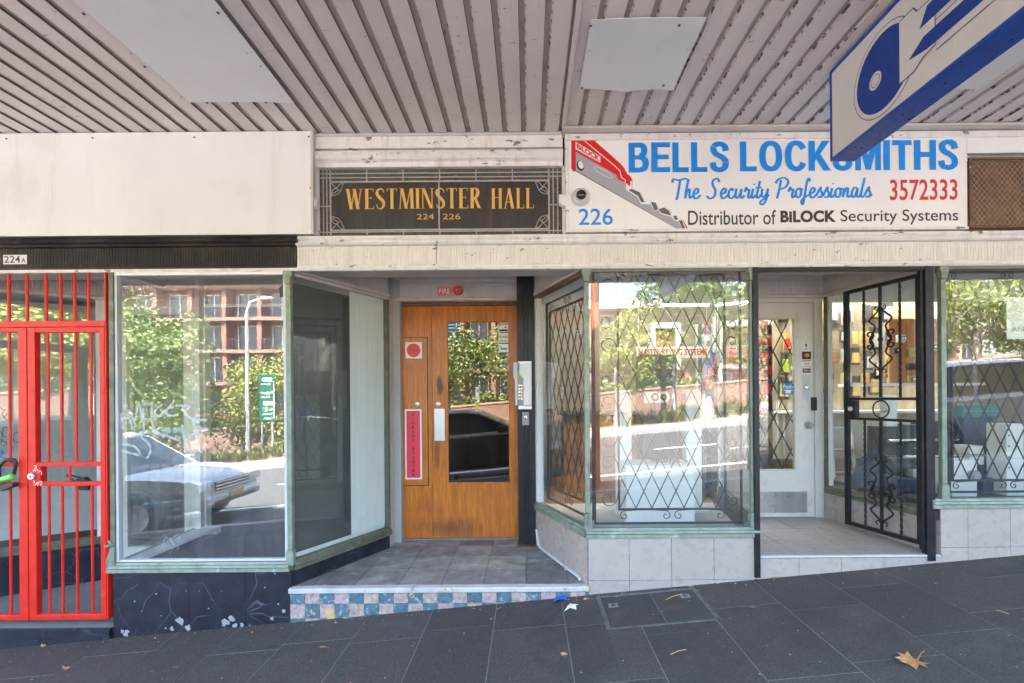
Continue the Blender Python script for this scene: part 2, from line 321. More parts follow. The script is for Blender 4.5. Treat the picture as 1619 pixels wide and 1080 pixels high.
class Thing:
    """Empty at the base; parts are children; everything given in world coordinates"""
    def __init__(s, name, label, cat, base, group=None, kind=None):
        s.base = Vector(base); o = bpy.data.objects.new(name, None); COL.objects.link(o)
        o.empty_display_size = .1; o.location = s.base; s.o = o
        if label: o['label'] = label
        if cat: o['category'] = cat
        if group: o['group'] = group
        if kind: o['kind'] = kind
    def part(s, name, mb, mat, parent=None, smooth=False, bev=0, kind=None, label=None):
        me = mb if isinstance(mb, bpy.types.Mesh) else to_mesh(name, mb, mat, s.base, smooth)
        o = bpy.data.objects.new(name, me); COL.objects.link(o); o.parent = parent or s.o
        if bev: bevel(o, bev)
        if kind: o['kind'] = kind
        if label: o['label'] = label
        return o
    def node(s, name, parent=None):
        o = bpy.data.objects.new(name, None); COL.objects.link(o); o.parent = parent or s.o; o.empty_display_size = .05; return o
def solo(name, mb, mat, label, cat, base=None, group=None, kind=None, smooth=False, bev=0):
    base = Vector(base) if base is not None else sum(mb.v, Vector()) / len(mb.v)
    o = bpy.data.objects.new(name, to_mesh(name, mb, mat, base, smooth)); COL.objects.link(o); o.location = base
    if label: o['label'] = label
    if cat: o['category'] = cat
    if group: o['group'] = group
    if kind: o['kind'] = kind
    if bev: bevel(o, bev)
    return o
def structure(name, mb, mat, bev=0, smooth=False):
    o = bpy.data.objects.new(name, to_mesh(name, mb, mat, Vector(), smooth)); COL.objects.link(o); o['kind'] = 'structure'
    if bev: bevel(o, bev)
    return o
def copy_tree(o, parent=None):
    c = o.copy(); COL.objects.link(c); c.parent = parent
    for ch in list(o.children): copy_tree(ch, c)
    return c

def wall_frame(p0, p1, z=0.0):
    """local frame: x along p0->p1, y into the wall (away from the street/recess viewer), z up"""
    p0 = Vector((p0[0], p0[1], z)); d = Vector((p1[0], p1[1], z)) - p0; L = d.length; d.normalize()
    n = Vector((-d.y, d.x, 0))
    T = Matrix(((d.x, n.x, 0, p0.x), (d.y, n.y, 0, p0.y), (d.z, n.z, 1, p0.z), (0, 0, 0, 1)))
    return T, L
def clip(poly, conv):
    """clip poly by convex polygon conv (counter-clockwise)"""
    out = list(poly)
    for i in range(len(conv)):
        ax, ay = conv[i]; bx, by = conv[(i + 1) % len(conv)]; inp = out; out = []
        if not inp: break
        side = lambda p: (bx - ax) * (p[1] - ay) - (by - ay) * (p[0] - ax)
        for j in range(len(inp)):
            p, q = inp[j], inp[(j + 1) % len(inp)]; sp, sq = side(p), side(q)
            if sp >= -1e-9: out.append(p)
            if (sp > 1e-9 and sq < -1e-9) or (sp < -1e-9 and sq > 1e-9):
                t = sp / (sp - sq); out.append((p[0] + t * (q[0] - p[0]), p[1] + t * (q[1] - p[1])))
    r = []
    for p in out:
        if not r or math.hypot(p[0] - r[-1][0], p[1] - r[-1][1]) > 1e-4: r.append(p)
    if len(r) > 1 and math.hypot(r[0][0] - r[-1][0], r[0][1] - r[-1][1]) < 1e-4: r.pop()
    return r
def area(p): return abs(sum(p[i][0] * p[(i + 1) % len(p)][1] - p[(i + 1) % len(p)][0] * p[i][1] for i in range(len(p)))) / 2
def grid_cells(region, cw, ch, ox, oy, gap, stagger=0.0):
    xs = [p[0] for p in region]; ys = [p[1] for p in region]; res = []
    j0 = math.floor((min(ys) - oy) / ch); j1 = math.ceil((max(ys) - oy) / ch)
    for j in range(j0, j1):
        sh = (j % 2) * stagger
        i0 = math.floor((min(xs) - ox - sh) / cw); i1 = math.ceil((max(xs) - ox - sh) / cw)
        for i in range(i0, i1):
            a, b = ox + sh + i * cw + gap / 2, oy + j * ch + gap / 2
            c = clip([(a, b), (a + cw - gap, b), (a + cw - gap, b + ch - gap), (a, b + ch - gap)], region)
            if len(c) >= 3 and area(c) > .00012: res.append((i, j, c))
    return res
def spiral(cx, cz, r0, r1, a0, turns, n=18):
    """points (x, z) of a spiral"""
    return [(cx + (r0 + (r1 - r0) * i / n) * math.cos(a0 + turns * 2 * math.pi * i / n), cz + (r0 + (r1 - r0) * i / n) * math.sin(a0 + turns * 2 * math.pi * i / n)) for i in range(n + 1)]
def catmull(pts, n=6):
    P = [Vector((*p, 0)) if len(p) == 2 else Vector(p) for p in pts]; P = [P[0]] + P + [P[-1]]; out = []
    for i in range(1, len(P) - 2):
        for k in range(n):
            t = k / n; a, b, c, d = P[i - 1], P[i], P[i + 1], P[i + 2]
            out.append(.5 * ((2 * b) + (c - a) * t + (2 * a - 5 * b + 4 * c - d) * t * t + (3 * b - a - 3 * c + d) * t ** 3))
    out.append(P[-2]); return out
def ribbon(pts, w, wf=None):
    """flat ribbon polygons in 2-D: list of quads following pts (Vector xy) with width w (or wf(direction, t))"""
    n = len(pts); L = []; Rr = []
    for i in range(n):
        d = (pts[min(i + 1, n - 1)] - pts[max(i - 1, 0)]); d.normalize() if d.length else None
        nn = Vector((-d.y, d.x, 0)); ww = w * (wf(d, i / (n - 1)) if wf else 1) / 2
        L.append(pts[i] + nn * ww); Rr.append(pts[i] - nn * ww)
    return L, Rr
def text_mb(s, w, h, T, bold=0.0, mi=0, keep=False, lift=0.0, shear=0.0, space=1.0):
    """text built in local x (right), z (up), fitted to w x h, at T; faces look to local -y"""
    c = bpy.data.curves.new('t', 'FONT'); c.body = s; c.offset = bold; c.resolution_u = 5; c.shear = shear; c.space_character = space
    o = bpy.data.objects.new('t', c); COL.objects.link(o); bpy.context.view_layer.update()
    me = bpy.data.meshes.new_from_object(o.evaluated_get(bpy.context.evaluated_depsgraph_get()))
    COL.objects.unlink(o); bpy.data.objects.remove(o)
    xs = [v.co.x for v in me.vertices]; ys = [v.co.y for v in me.vertices]
    x0, x1, y0, y1 = min(xs), max(xs), min(ys), max(ys)
    sx = w / (x1 - x0); sy = h / (y1 - y0)
    if keep: sx = sy = min(sx, sy)
    mb = MB(T); mb.add([((v.co.x - x0) * sx, -lift, (v.co.y - y0) * sy) for v in me.vertices], [tuple(p.vertices) for p in me.polygons], mi)
    bpy.data.meshes.remove(me); return mb
def fr(u0, v1, y, mirror=False):
    """frame with origin at photo pixel (u0, v1) on plane y, levelled with the facade"""
    return Matrix.Translation(at(u0, v1, y))
def rectpx(u0, v0, u1, v1, y):
    a = at(u0, v1, y); b = at(u1, v0, y); return a.x, b.x, a.z, b.z
# ================================================================= THE SETTING
XW0, XW1 = -9.0, 9.5
A0, A0B, LA, LB = (-2.80, 0), (-2.86, .87), (-4.9, 0), (-3.66, .87)
A, A2, B2, B = (-1.615, 0), (-1.19, .85), (.07, .85), (.398, 0)
C_, C2, D2, D_ = (1.517, 0), (1.70, 1.0), (2.62, 1.0), (2.786, 0)
ZH = 2.385                      # underside of the head over the windows

# ---- pavement: dark base sheet with single slabs on it, kerb, road, verge
def slope_box(mb, poly, top, th, mi=0):
    """prism of a ground polygon (x, y) following the slope"""
    n = len(poly); v = [(x, y, GZ(x, y) + top - th) for x, y in poly] + [(x, y, GZ(x, y) + top) for x, y in poly]
    f = [tuple(range(n))[::-1], tuple(range(n, 2 * n))] + [(i, (i + 1) % n, (i + 1) % n + n, i + n) for i in range(n)]
    return mb.add(v, f, mi)
KY = -3.45
pave = structure('pavement', slope_box(MB(), [(-16, KY), (16, KY), (16, .03), (-16, .03)], -.0022, .3), 'grout_dark')
rnd = random.Random(3)
colx = [-2.37 - .43 * 12 + .43 * i for i in range(0, 33)]
cover = (.44, 1.10, -.50, -.045)      # access cover x0,x1,y0,y1
nslab = 0
for i in range(len(colx) - 1):
    x0, x1 = colx[i], colx[i + 1]
    y = 0.02; first = True
    while y > KY + .02:
        L = rnd.uniform(.45, .95) if not first else rnd.uniform(.25, .7)
        first = False
        y2 = max(y - L, KY)
        if y2 - KY < .2: y2 = KY
        g = .0032
        regs = [[(x0 + g, y2 + g), (x1 - g, y2 + g), (x1 - g, y - g), (x0 + g, y - g)]]
        if x1 > cover[0] and x0 < cover[1] and y > cover[2]:      # cut round the access cover
            r = regs[0]; regs = []
            for q in ([(-20, -9), (cover[0], -9), (cover[0], 9), (-20, 9)], [(cover[1], -9), (20, -9), (20, 9), (cover[1], 9)], [(cover[0], -9), (cover[1], -9), (cover[1], cover[2]), (cover[0], cover[2])], [(cover[0], cover[3]), (cover[1], cover[3]), (cover[1], 9), (cover[0], 9)]):
                c = clip(r, q)
                if len(c) > 2 and area(c) > .002: regs.append(c)
        for r in regs:
            if nslab < 290:
                mb = slope_box(MB(), r, rnd.uniform(-.0012, .0008), .02)
                me = to_mesh('paving_slab', mb, 'paving')
                o = bpy.data.objects.new('paving_slab', me); COL.objects.link(o); o.parent = pave; nslab += 1
        y = y2
structure('kerb', slope_box(MB(), [(-16, KY - .16), (16, KY - .16), (16, KY - .004), (-16, KY - .004)], 0, .35), 'kerb', bev=.01)
structure('road', slope_box(MB(), [(-70, -14.0), (70, -14.0), (70, KY - .165), (-70, KY - .165)], -.14, .3), 'asphalt')
mb = MB()
for k in range(-12, 12):
    slope_box(mb, [(k * 3.2, -9.06), (k * 3.2 + 1.6, -9.06), (k * 3.2 + 1.6, -8.94), (k * 3.2, -8.94)], -.134, .006)
slope_box(mb, [(-40, -5.72), (40, -5.72), (40, -5.6), (-40, -5.6)], -.134, .006)
structure('road_markings', mb, 'line_paint')
structure('far_kerb', slope_box(MB(), [(-70, -14.4), (70, -14.4), (70, -14.004), (-70, -14.004)], .02, .4), 'kerb', bev=.01)
structure('far_footpath', slope_box(MB(), [(-70, -16.2), (70, -16.2), (70, -14.404), (-70, -14.404)], .01, .3), 'kerb')
structure('verge', slope_box(MB(), [(-70, -27), (70, -27), (70, -16.204), (-70, -16.204)], .03, .3), 'mulch')
g = 300
mb = MB(); mb.add([(-g, -g, -11), (g, -g, -11), (g, g, -11), (-g, g, -11)], [(0, 1, 2, 3)])
structure('terrain', mb, 'mulch')
mb = MB(); slope_box(mb, [(-90, -80), (90, -80), (90, -27.3), (-90, -27.3)], .9, .5)
structure('far_ground', mb, 'mulch')

# access cover in the pavement
t = Thing('access_cover', 'infilled pavement access cover with a thin metal rim below the shop window', 'access cover', (.77, -.27, GZ(.77, -.27)))
x0, x1, y0, y1 = cover
mb = MB()
for q in ([(x0 + .004, y0 + .004), (x1 - .004, y0 + .004), (x1 - .004, y0 + .02), (x0 + .004, y0 + .02)], [(x0 + .004, y1 - .02), (x1 - .004, y1 - .02), (x1 - .004, y1 - .004), (x0 + .004, y1 - .004)],
          [(x0 + .004, y0 + .021), (x0 + .02, y0 + .021), (x0 + .02, y1 - .021), (x0 + .004, y1 - .021)], [(x1 - .02, y0 + .021), (x1 - .004, y0 + .021), (x1 - .004, y1 - .021), (x1 - .02, y1 - .021)]):
    slope_box(mb, q, .002, .02)
t.part('rim', mb, 'rim_metal')
mb = slope_box(MB(), [(x0 + .026, y0 + .026), (x0 + .35, y0 + .026), (x0 + .35, y1 - .026), (x0 + .026, y1 - .026)], -.001, .015); t.part('infill', mb, 'paving')
mb = slope_box(MB(), [(x0 + .354, y0 + .026), (x1 - .026, y0 + .026), (x1 - .026, y1 - .026), (x0 + .354, y1 - .026)], -.001, .015); t.part('infill', mb, 'paving')
for hx, hy in ((x0 + .09, -.2), (x1 - .1, -.16)):
    t.part('lifting_socket', slope_box(MB(), [(hx - .03, hy - .025), (hx + .03, hy - .025), (hx + .03, hy + .025), (hx - .03, hy + .025)], .001, .01), 'concrete')
    t.part('lifting_hole', slope_box(MB(), [(hx - .012, hy - .01), (hx + .012, hy - .01), (hx + .012, hy + .01), (hx - .012, hy + .01)], .0022, .01), 'black')

# ================================================================= SHOP BUILDING (body, cornice, unseen upper wall)
b = Thing('shop_building', 'old painted shop building with fluted cornice carried across all the shopfronts', 'building', (0, 3, .1))
b.part('upper_wall', MB().box(XW0 - 5, XW1 + 6, .32, .6, 3.31, 7.6), 'cream')  # unseen upper storey, put in to block the sun from the footpath
b.part('roof', MB().box(XW0 - 5, XW1 + 6, .61, 7.5, 7.3, 7.6), 'far_trim')  # unseen roof, its height set for the shadow over the road
b.part('back_wall', MB().box(XW0 - 5, XW1 + 6, 6.5, 6.7, -1.5, 7.29), 'int_grey')
b.part('party_wall', MB().box(XW0 - .2, XW0, .02, 6.49, -1.5, 7.29), 'int_grey')
b.part('party_wall', MB().box(XW1, XW1 + .2, .02, 6.49, -1.5, 7.29), 'int_grey')
b.part('end_wall', MB().box(XW0 - 5, XW0 - .21, .02, .3, -1.9, 3.3), 'cream')
b.part('end_wall', MB().box(XW1 + .21, XW1 + 6, .02, .3, -.5, 3.3), 'cream')
b.part('fascia_wall', MB().box(XW0, -1.44, .03, .31, 2.60, 3.30), 'old_white')
b.part('fascia_wall', MB().box(.26, XW1, .03, .31, 2.60, 3.30), 'old_white')
b.part('fascia_wall', MB().box(-1.44, .26, .06, .31, 2.60, 3.30), 'int_dark')
b.part('lintel', MB().box(XW0, XW1, .02, .24, 2.387, 2.597), 'trim_grey')
b.part('porch_ceiling', MB().box(XW0, XW1, .245, 1.30, 2.60, 2.66), 'trim_grey')
b.part('shop_ceiling', MB().box(XW0, XW1, 1.31, 6.49, 2.95, 3.0), 'int_white')
# floors inside
b.part('shop_floor', MB().box(XW0, -1.26, .9, 6.49, -.6, -.03), 'int_brown')
b.part('shop_floor', MB().box(-1.12, .02, 1.12, 6.49, -.1, .236), 'hall_tile')
b.part('shop_floor', MB().box(.14, XW1, 1.06, 6.49, -.1, .42), 'int_brown')
b.part('dividing_wall', MB().box(-1.25, -1.13, 1.0, 6.49, -.5, 2.95), 'int_grey')
b.part('dividing_wall', MB().box(.03, .13, 1.1, 6.49, -.1, 2.95), 'int_white')
def cornice_profile(dz=0):
    return [(.02, 2.39), (-.012, 2.39), (-.014, 2.40), (-.006, 2.404), (-.006, 2.535), (-.03, 2.541), (-.038, 2.552), (-.034, 2.565), (-.045, 2.577), (-.05, 2.592), (.02, 2.594)]
def fluting(T, L, z0, z1, yf, pitch=.019, dep=.005):
    mb = MB(T); n = max(1, int(L / pitch)); p = L / n; v = []; f = []
    for i in range(n):
        for k, (dx, dy) in enumerate(((0, 0), (.22, -dep), (.78, -dep))):
            v += [(p * (i + dx), yf + dy, z0), (p * (i + dx), yf + dy, z1)]
    v += [(L, yf, z0), (L, yf, z1)]
    for i in range(3 * n): f.append((2 * i, 2 * i + 2, 2 * i + 3, 2 * i + 1))
    return mb.add(v, f)
for (xa, xb, mt, fm) in ((XW0, -1.553, 'black_paint', 'black_paint'), (-1.55, -.612, 'old_white', 'flute_white'), (-.609, 3.1, 'old_white', 'flute_white'), (3.103, XW1, 'old_white', 'flute_white')):
    c = b.part('cornice', MB().prism(cornice_profile(), xa, xb, 'x'), mt)
    b.part('fluting', fluting(Matrix.Translation((xa, 0, 0)), xb - xa, 2.41, 2.528, -.0075), fm, parent=c, kind='stuff')
b.part('drip_edge', MB().prism([(-.012, 2.372), (.02, 2.372), (.02, 2.389), (-.022, 2.389)], XW0, XW1, 'x'), 'old_white')
# black capping over the dark cornice, with its broken end
b.part('capping', MB().prism([(-.05, 2.594), (-.075, 2.556), (-.05, 2.548), (.0, 2.60)], XW0, -1.53, 'x'), 'black_paint')
# fluted frieze round each recess
for (p, q) in ((LA, LB), (LB, A0B), (A0B, A0), (A, A2), (A2, B2), (B2, B), (C_, C2), (C2, D2), (D2, D_)):
    T, L = wall_frame(p, q)
    y0 = -.012 if p not in (A2, LB, C2) else -.012
    if p == A2: T, L = wall_frame((-1.19, 1.02), (.07, 1.02))
    fb = b.part('frieze', MB(T).box(0, L, .0, .05, 2.37, 2.598), 'trim_grey')
    b.part('fluting', fluting(T, L, 2.415, 2.515, -.004, .021), 'trim_grey', parent=fb, kind='stuff')
    b.part('moulding', MB(T).prism([(-.022, 2.372), (0, 2.372), (0, 2.405), (-.012, 2.405), (-.022, 2.392)], 0, L, 'x'), 'trim_grey', parent=fb)
    b.part('moulding', MB(T).prism([(-.05, 2.597), (-.045, 2.572), (-.02, 2.560), (-.016, 2.535), (0, 2.53), (0, 2.597)], 0, L, 'x'), 'trim_grey', parent=fb)
for (x0, x1) in ((-1.19, -1.15), (.03, .07)):
    pass

# ================================================================= TRANSOM BOARDS + LEADLIGHT
t = Thing('leadlight_window', 'dark leaded transom window with gold hall lettering above the porch', 'window', (-.59, 0, 2.6))
xa, xb = at(503, 320).x, at(889, 320).x
zb, zt = 2.600, at(700, 264).z
t.part('header_board', MB().box(xa - .02, xb + .005, -.02, .05, at(700, 236).z, at(700, 216).z), 'old_white', bev=.003)
xm = at(693, 250).x
for (p, q) in ((xa - .02, xm - .001), (xm + .001, xb + .005)):
    t.part('moulding', MB().prism([(.05, zt), (-.005, zt), (-.012, zt + .03), (-.03, zt + .042), (-.022, zt + .055), (-.04, zt + .075), (-.03, zt + .10), (.05, zt + .105)], p, q, 'x'), 'old_white')
t.part('frame', MB().box(xa - .02, xa, -.0, .055, zb, zt), 'old_white')
t.part('frame', MB().box(xb, xb + .02, -.0, .055, zb, zt), 'old_white')
t.part('sill', MB().prism([(-.03, zb - .004), (.05, zb - .004), (.05, zb + .012), (-.03, zb + .004)], xa, xb, 'x'), 'green_dark')
G = .028                             # glass plane
ix0, ix1 = at(520, 300).x, at(868, 300).x
iz0, iz1 = at(700, 361).z, at(700, 284).z
cen = at(693, 320).x
t.part('pane', MB().box(ix0, cen - .003, G, G + .006, iz0, iz1), 'lead_glass')
t.part('pane', MB().box(cen + .003, ix1, G, G + .006, iz0, iz1), 'lead_glass')
# border panes of ribbed glass
for (p, q, r, s) in ((xa, ix0 - .004, zb + .01, zt), (ix1 + .004, xb, zb + .01, zt), (ix0 - .004, ix1 + .004, iz1 + .004, zt), (ix0 - .004, ix1 + .004, zb + .01, iz0 - .004)):
    t.part('border_pane', MB().box(p, q, G + .001, G + .006, r, s), 'lead_clear')
mb = MB(); cz = .0035
def hbar(x0, x1, z, w=cz, d=0): mb.box(x0, x1, G - .006 - d, G, z - w, z + w)
def vbar(x, z0, z1, w=cz, d=0): mb.box(x - w, x + w, G - .005 - d, G, z0, z1)
hbar(ix0, ix1, iz0, .005); hbar(ix0, ix1, iz1, .005); vbar(ix0, iz0 - .1, iz1 + .08, .005, .0005); vbar(ix1, iz0 - .1, iz1 + .08, .005, .0005)
dz = (zt - iz1) / 3
hbar(xa, xb, iz1 + dz, cz); hbar(xa, xb, iz1 + 2 * dz, cz); hbar(xa, xb, iz0 - .012, cz)
for k in range(1, 3):
    vbar(xa + (ix0 - xa) * k / 3, zb + .01, zt, cz, .0002); vbar(ix1 + (xb - ix1) * k / 3, zb + .01, zt, cz, .0002)
hbar(xa, ix0, (iz0 + iz1) / 2, cz, .0004); hbar(ix1, xb, (iz0 + iz1) / 2, cz, .0004)
for k in range(1, 6):
    xx = ix0 + (ix1 - ix0) * k / 6
    vbar(xx, iz1, zt, cz, .0006); vbar(xx, zb + .01, iz0, cz, .0006)
vbar(cen, iz0, iz1, .0045, .0003)
t.part('leading', mb, 'lead')
for sx, X in ((1, ix0), (-1, ix1)):
    for sz, Z in ((1, iz0), (-1, iz1)):
        mb = MB(); r = .095
        for (a, bb, c) in (((0, 1), (.62, .80), (1, 0)), ((0, 1), (.22, .52), (.48, .48)), ((.48, .48), (.60, .24), (1, 0)), ((0, 0), (.25, .25), (.66, .66)), ((0, .96), (.36, .72), (.56, .58))):
            pts = catmull([a, bb, c], 6)
            mb.tube([(X + sx * p.x * r, G - .004, Z + sz * p.y * r) for p in pts], .0028, 5)
        t.part('corner_tracery', mb, 'lead')
# serif lettering built stroke by stroke
def serif_text(s, w, h, T, lift0=.0):
    TH, TN, SW = .138, .05, .10
    def q(a, b, wd):
        a = Vector((*a, 0)); b = Vector((*b, 0)); d = (b - a).normalized(); n = Vector((-d.y, d.x, 0)) * wd / 2
        return [a + n, a - n, b - n, b + n]
    def hq(a, b, wd):      # stroke with horizontal ends
        return [(a[0] - wd / 2, a[1]), (a[0] + wd / 2, a[1]), (b[0] + wd / 2, b[1]), (b[0] - wd / 2, b[1])]
    def ser(x, y, l=SW): return [(x - l, y - .018 if y > .5 else y), (x + l, y - .018 if y > .5 else y), (x + l, y if y > .5 else y + .018), (x - l, y if y > .5 else y + .018)]
    def curve(pts, wf):
        P = catmull(pts, 7); Lf, Rt = ribbon(P, 1, wf); return [[Lf[i], Rt[i], Rt[i + 1], Lf[i + 1]] for i in range(len(P) - 1)]
    G_ = {}
    G_['I'] = (.16, [hq((.08, 0), (.08, 1), TH), ser(.08, 0, .12), ser(.08, 1, .12)])
    G_['E'] = (.42, [hq((.10, 0), (.10, 1), TH), [(0, .97), (.40, .97), (.40, 1), (0, 1)], [(0, 0), (.42, 0), (.42, .03), (0, .03)], hq((.39, .86), (.40, 1), .03), hq((.41, .16), (.41, 0), .03), [(.1, .53), (.32, .53), (.32, .56), (.1, .56)], hq((.31, .47), (.31, .62), .025)])
    G_['T'] = (.46, [hq((.23, 0), (.23, 1), TH), ser(.23, 0, .12), [(0, .97), (.46, .97), (.46, 1), (0, 1)], hq((.015, .85), (.01, 1), .03), hq((.445, .85), (.45, 1), .03)])
    G_['L'] = (.40, [hq((.10, 0), (.10, 1), TH), ser(.10, 1, .12), [(0, 0), (.40, 0), (.40, .03), (0, .03)], hq((.39, .18), (.385, 0), .03)])
    G_['H'] = (.54, [hq((.10, 0), (.10, 1), TH), hq((.45, 0), (.45, 1), TH), ser(.10, 0, .11), ser(.10, 1, .11), ser(.45, 0, .11), ser(.45, 1, .11), [(.1, .53), (.45, .53), (.45, .565), (.1, .565)]])
    G_['N'] = (.56, [hq((.07, 0), (.07, 1), TN), hq((.49, 0), (.49, 1), TN), hq((.10, 1), (.46, 0), TH), ser(.07, 0, .09), ser(.03, 1, .09), ser(.49, 1, .09)])
    G_['M'] = (.68, [hq((.05, 0), (.11, 1), TN), hq((.57, 1), (.60, 0), TH), hq((.14, 1), (.33, 0), TH * .9), hq((.33, 0), (.53, 1), TN), ser(.05, 0, .08), ser(.60, 0, .1), ser(.08, 1, .06), ser(.58, 1, .07)])
    G_['W'] = (.76, [hq((.08, 1), (.24, 0), TH), hq((.24, 0), (.38, .95), TN), hq((.38, 1), (.54, 0), TH), hq((.54, 0), (.68, 1), TN), ser(.08, 1, .11), ser(.38, 1, .09), ser(.68, 1, .08)])
    G_['A'] = (.54, [hq((.06, 0), (.26, 1), TN), hq((.26, 1), (.45, 0), TH), [(.12, .30), (.40, .30), (.40, .33), (.12, .33)], ser(.06, 0, .08), ser(.46, 0, .10)])
    G_['R'] = (.48, [hq((.10, 0), (.10, 1), TH), ser(.10, 0, .11), ser(.08, 1, .10), hq((.23, .5), (.42, 0), TH * .95), ser(.44, 0, .07)] + curve([(.1, .98), (.25, .97), (.34, .88), (.35, .72), (.27, .55), (.1, .51)], lambda d, u: .03 + .12 * abs(d.y)))
    G_['S'] = (.42, curve([(.37, .80), (.34, .93), (.22, .985), (.09, .90), (.06, .76), (.13, .62), (.27, .46), (.36, .31), (.35, .12), (.22, .015), (.09, .06), (.05, .22)], lambda d, u: .035 + .12 * (math.sin(math.pi * u) ** 2)))
    x = 0; polys = []
    for ch in s:
        if ch == ' ': x += .40; continue
        wd, P = G_[ch]
        for p in P: polys.append([(a[0] + x, a[1]) for a in p])
        x += wd + .085
    x -= .085; mb = MB(T)
    for i, p in enumerate(polys):
        y = -lift0 - .00012 * (i % 37)
        mb.add([(a[0] * w / x, y, a[1] * h) for a in p], [tuple(range(len(p)))])
    return mb
GP = G - .0015
def word(u0, v0, u1, v1, y): a = at(u0, v1, y); bb = at(u1, v0, y); return a, bb.x - a.x
a = at(547, 331, GP); w = at(760, 331, GP).x - a.x
t.part('lettering', serif_text('WESTMINSTER', w, .138, Matrix.Translation(a)), 'gold')
a = at(777, 330, GP); w = at(844, 330, GP).x - a.x
t.part('lettering', serif_text('HALL', w, .138, Matrix.Translation(a)), 'gold')
a = at(659, 347, GP); t.part('numerals', text_mb('224', at(686, 347, GP).x - a.x, .038, Matrix.Translation(a)), 'gold')
a = at(700, 347, GP); t.part('numerals', text_mb('226', at(728, 347, GP).x - a.x, .038, Matrix.Translation(a)), 'gold')
for X in (at(499, 316).x, at(889, 316).x):
    t.part('corbel', MB().prism([(X - .025, 2.80), (X + .012, 2.775), (X + .03, 2.80), (X + .03, 2.84), (X + .012, 2.855), (X - .025, 2.86)], -.05, .0, 'y'), 'old_white', bev=.004)

# ================================================================= BLANK SIGN BOARD
t = Thing('blank_signboard', 'blank cream signboard with rusty screws above the vacant shop', 'signboard', (-4, -.03, 2.6))
z0, z1 = 2.602, 3.283
xr = at(492, 300, -.06).x
t.part('board', MB().box(XW0, xr, -.065, -.055, z0, z1), 'sign_white')
t.part('frame', MB().box(XW0, xr - .004, -.054, .028, z0 + .005, z1 - .004), 'trim_grey')
t.part('edge_strip', MB().box(xr + .001, xr + .016, -.07, -.03, z0 - .002, z1 + .003), 'trim_grey')
sc_me = None
def screws(th, pts, y, mat='rust', r=.006):
    for (u, v) in pts:
        p = at(u, v, y) if v is not None else u
        th.part('screw', MB().lathe([(r * .4, -.003), (r, -.001), (r, .003)], (p.x, y, p.z), 'y', 8), mat)
screws(t, [(10, 219), (146, 218), (307, 217), (488, 216), (11, 382), (147, 381), (305, 380), (465, 379), (491, 297)], -.067)

# ================================================================= LOCKSMITH SIGN
YS = -.045
t = Thing('locksmith_signboard', 'white locksmith signboard with blue lettering and a red handled key picture', 'signboard', (1.7, -.03, 2.6))
xl, xrr = at(894, 300, YS).x, at(1529, 300, YS).x
zt_, zb_ = 3.245, 2.602
t.part('board', MB().box(xl + .022, xrr, YS, YS + .012, zb_ + .02, zt_ - .03), 'sign_clean')
t.part('board', MB().box(xrr + .002, XW1, YS, YS + .012, at(1580, 247).z, zt_ - .03), 'sign_clean')
t.part('frame', MB().box(xl, XW1, YS - .012, .028, zt_ - .03, zt_ + .012), 'old_white', bev=.004)
t.part('frame', MB().box(xl, xrr + .002, YS - .012, .028, zb_, zb_ + .02), 'old_white', bev=.003)
t.part('frame', MB().box(xl, xl + .022, YS - .010, .028, zb_ + .021, zt_ - .031), 'old_white', bev=.003)
b.part('ceiling_trim', MB().prism([(-.10, 3.284), (-.10, 3.27), (-.07, 3.262), (.0, 3.262), (.028, 3.284)], xl - .02, XW1, 'x'), 'trim_grey')
b.part('ceiling_trim', MB().box(-1.45, xl - .03, -.03, .028, 3.268, 3.284), 'trim_grey')
def sign_text(s, u0, v0, u1, v1, mat, bold=0.0, name='lettering', y=None, th=None, **k):
    y = YS - .0015 if y is None else y
    a = at(u0, v1, y); c = at(u1, v0, y); e = at(u1, v1, y)
    T = Matrix.Translation(a)
    (th or t).part(name, text_mb(s, e.x - a.x, at(u0, v0, y).z - a.z, T, bold, **k), mat)
